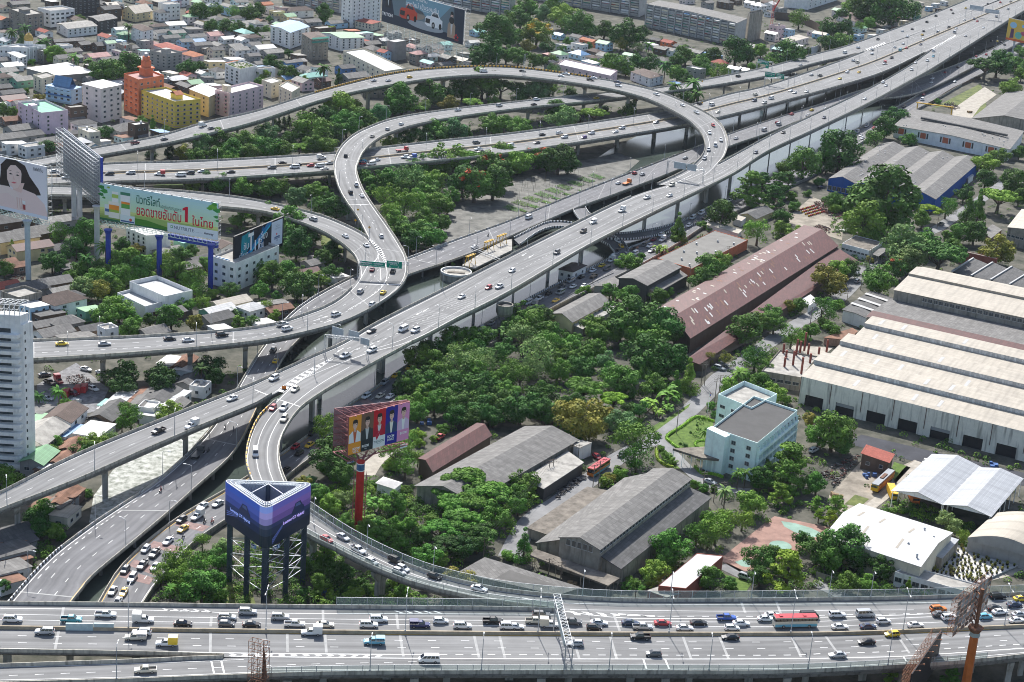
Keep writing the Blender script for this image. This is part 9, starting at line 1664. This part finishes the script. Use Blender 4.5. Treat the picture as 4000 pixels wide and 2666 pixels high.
def hedge(label,pts,h=1.,w=1.2,seed=1):
 W=wpoly(pts,0,8);R=random.Random(seed);m=MB();L=plen(W);d=0
 wall(m,W,h*.85,w*.8)
 while d<L-.1:
  p=walk(W,d,d+.1)[0]
  for _ in range(34):leaf(m,p+Vec((R.uniform(-w/2,w/2),R.uniform(-w/2,w/2),R.uniform(.1,h))),Vec((R.gauss(0,1),R.gauss(0,1),1)).normalized(),.18,R)
  d+=.5
 tag(m.build('hedge',LC['y'][1],loc=W[0]),label,'hedge')
hedge('clipped hedge enclosing the mown lawn',[(10,1850,745),(10,1690,705),(10,1560,790),(10,1420,885),(10,1470,950),(10,1530,995)]);hedge('clipped hedge curving beside the porch drive',[(10,1325,1000),(10,1340,1090),(10,1420,1150),(10,1480,1165)],1.,1.4,2);hedge('clipped hedge beneath the mint office wall',[(10,1680,1160),(10,1740,1220),(10,1850,1230),(10,1940,1260)],1.,1.2,3);hedge('low ring hedge around the flagpole circle',[(10,1790,920),(10,1710,925),(10,1680,950),(10,1700,975),(10,1790,985)],.7,.9,4)
lwall('fence','weathered fence between the road and the vacant green field','fence',[(3,1480,970),(3,1700,830),(3,1950,720)],2.2,.15,WM['n'][1],'panel');lwall('boundary_wall','concrete wall around the court behind the noise wall','wall',[(15,440,600),(15,560,640),(15,680,660)],2,.2,WM['s'][1]);lwall('boundary_wall','grey wall between bank street and grey sheds','wall',[(6,370,1255),(6,740,1055),(6,930,965)],1.6,.2,WM['g'][1]);lwall('boundary_wall','long grey retaining fence below the lattice billboard','wall',[(0,0,1440),(0,250,1405),(0,500,1380)],3,.2,WM['g'][1]);lwall('site_fence','tall brown construction fence curving by the cream cabins','fence',[(3,60,180),(3,230,200),(3,400,260),(3,480,320),(3,490,420)],7,.2,WM['n'][1],'panel');lwall('boundary_wall','white panel wall at the foot of the construction fence','wall',[(3,385,500),(3,450,480),(3,470,420)],6,.3,WM['w'][1])
p=G((10,1795,670));rt=thing('flagpole','tall flagpole with a striped flag beside the mint office','flagpole',p);m=MB();m.cyl(p.x,p.y,0,9,.08,0,6);m.build('pole',WHITE,rt);m=MB();[m.quad((p.x,p.y-.05,7+k*.3),(p.x+.5,p.y-.2,6.9+k*.3),(p.x+.5,p.y-.2,7.2+k*.3),(p.x,p.y-.05,7.3+k*.3),i)for k,i in enumerate((0,1,2,2,1,0))];m.build('flag',[REDS,WHITE,PBLUE],rt)
for i,(u,v,w_)in enumerate(((13.2,.5,0),(14,.2,1),(10.6,.86,2))):pass
BC=MB();p0=G((12,730,1060),Zc);p1=G((12,1045,1060),Zc)
for i,(x0,x1)in enumerate(((605,858),(864,1045))):
 a,b_=G((12,x0,1082),Zc),G((12,x1,1085),Zc);m=MB();wall(m,[a,b_],1.9,.9);tag(m.build('median_gate',mat('gate_pale',(.42,.52,.52),.6,.15,.6),loc=(a+b_)/2),('longer','shorter')[i]+' pale green gate block on the front expressway median','barrier')
for i,(t,x,y,z)in enumerate(((5,1040,560,13.5),(5,912,495,14.5),(5,935,398,16),(2,1745,972,12),(2,1745,775,12),(9,258,440,14))):
 p=G((t,x,y),z);rt=thing('warning_sign','small yellow warning board %s'%('at the nose of the winding ramp split','on the inner wall of the winding ramp','farther up the inner wall of the ramp','on the far expressway wall','on the upper ramp wall','in orange at the diagonal expressway split')[i],'sign',p);m=MB();m.cyl(p.x,p.y,z,z+2.2,.06,0,6);m.build('post',STEEL,rt);m=MB();m.face([(p.x+.65*cos(a),p.y-.08,z+2.1+.65*sin(a))for a in(0,pi/2,pi,1.5*pi)]if i<5 else[(p.x-.8,p.y-.08,z),(p.x+.8,p.y-.08,z),(p.x+.8,p.y-.08,z+1.2),(p.x-.8,p.y-.08,z+1.2)]);m.build('sign_panel',mat('sign_amber',(.7,.33,.01),.5,kind='flat')if i<5 else mat('sign_orange',(.65,.18,.02),.5,kind='flat'),rt)
for px,an,cd,lb in[((10,1820,1290),(10,1850,1300),'sS','silver car by the mint office motorcycles'),((11,420,1000),(11,440,990),'uW','white car under the tree by the mint office'),((10,780,1060),(10,800,1075),'hR','small red car behind the orange bus'),((7,1590,490),(7,1620,480),'pG','grey pickup on the far works road'),((7,1850,330),(7,1880,310),'sW','white car on the far works road'),((10,1010,1040),(10,1050,1010),'sG','grey car parked on the crossing by the bus'),((7,480,150),(7,520,130),'sK','black car before the blue gabled workshop'),((14,2150,600),(14,2180,610),'uS','silver car parked by the lawn behind the noise wall'),((9,1690,880),(9,1720,860),'pR','red pickup parked at the jungle edge'),((1,150,1395),(1,200,1392),'sS','silver car parked under the loop')]:parked(px,an,cd,lb)
R=random.Random(77);CRT=[mat('crate_wood',(.25,.18,.1),.9,.25,1.),mat('crate_blue',(.05,.12,.3),.7,.15,1.),mat('crate_white',(.55,.55,.52),.8,.15,1.)]
for i,(t,x,y,where)in enumerate([(11,640,1440,'in the locomotive yard'),(11,930,1250,'before the rusty roofed hut'),(11,1420,1130,'on the dark factory apron'),(11,1750,1250,'farther along the factory apron'),(11,2100,1150,'at the far factory doors'),(10,1140,1110,'beside the crossing tree'),(14,560,700,'below the brown canopy slab'),(9,1560,760,'at the jungle track'),(7,660,560,'at the rail yard edge'),(7,1120,800,'by the grey carport'),(12,110,560,'in the lower left corner yard'),(8,700,560,'on the gravel yard edge'),(3,1850,1040,'on the scrap yard sand'),(13,640,760,'at the screen tower foot'),(6,1180,1010,'beside the wooden shed')]):
 p=G((t,x,y),0);m=MB()
 for k in range(5):ax,ay,s=R.uniform(-2,2),R.uniform(-1.6,1.6),R.uniform(.4,.8);m.box(p.x+ax-s,p.x+ax+s,p.y+ay-s,p.y+ay+s,0,R.uniform(.7,1.6))
 tag(m.build('stacked_goods',CRT[i%3],loc=p),'%s boxes piled %s'%(('brown','blue','white')[i%3],where),'boxes','piles of boxes')
R=random.Random(6);HULL=[pts for o,pts in BLDS];CEN=[(Vec((o.location.x,o.location.y)),max((q-Vec((o.location.x,o.location.y))).length for q in pts))for o,pts in BLDS]
def hull_in(p,P):
 s=[(b-a).cross(p-a)for a,b in zip(P,P[1:]+P[:1])];return all(x>0 for x in s)or all(x<0 for x in s)
RC=[(c.xy,w_/2+1.5)for k in ROADS.values()for c,w_ in zip(k.C,k.W)if c.z<6]
for P,n,big in[([(2353,130),(2160,225),(1900,360),(1720,480),(1500,570),(1280,715),(1100,800),(960,900),(760,1050),(740,1170),(900,1260),(1176,1340),(1400,1360),(2000,1355),(2353,1340)],1500,1.25),([(95,830),(520,800),(600,860),(520,910),(300,1010),(130,1080),(80,1060)],130,1.),([(90,470),(480,480),(780,545),(810,640),(700,720),(500,745),(100,765)],420,1.2),([(0,10),(760,10),(900,120),(700,210),(400,290),(0,340)],330,1.),([(1080,150),(1480,110),(1740,50),(2100,0),(1780,140),(1500,195),(1200,150)],200,1.1)]:
 for x,y in scatter(P,n,R):
  if any(inpoly(x,y,q_)for n_,q_ in SHEETS if n_ in('yard','court'))and R.random()<.93:continue
  r=R.uniform(.5,1.5)*big;c=G((x,y),r*.5);q=c.xy
  if any((q-o).length<m_+.3 and hull_in(q,H_)for(o,m_),H_ in zip(CEN,HULL))or any((q-o).length<m_ for o,m_ in STREETS)or any((q-o).length<m_ for o,m_ in RC):continue
  mi=R.choice([0,1,1,2])
  for _ in range(int(42*r)):
   d=Vec((R.gauss(0,1),R.gauss(0,1),abs(R.gauss(0,1)))).normalized();leaf(UG,c+Vec((d.x*r,d.y*r,d.z*r*.9-.3)),d,.3,R,mi)
tag(UG.build('undergrowth',[LC['d'][1],LC['m'][1],LC['l'][1]]),'low green undergrowth covering the waste ground','undergrowth',kind='stuff')
# air
hm=bpy.data.materials.new('haze');hm.use_nodes=True;hn=hm.node_tree;hn.nodes.clear();ho=hn.nodes.new('ShaderNodeOutputMaterial');pv_=hn.nodes.new('ShaderNodeVolumePrincipled')
pv_.inputs['Color'].default_value=(.78,.87,1,1);pv_.inputs['Density'].default_value=.00002;pv_.inputs['Anisotropy'].default_value=.2;hn.links.new(pv_.outputs[0],ho.inputs['Volume'])
hb=MB();hb.box(-2600,2600,-400,5100,-1.5,262);tag(hb.build('haze',hm),kind='stuff')
S.cycles.volume_bounces=0;S.cycles.volume_step_rate=5
# drop the unplaced patterns
names=set(o.name for o in COL.objects)
for o in list(COL.objects):
 r=o
 while r.parent:r=r.parent
 if r.name not in names:COL.objects.unlink(o)
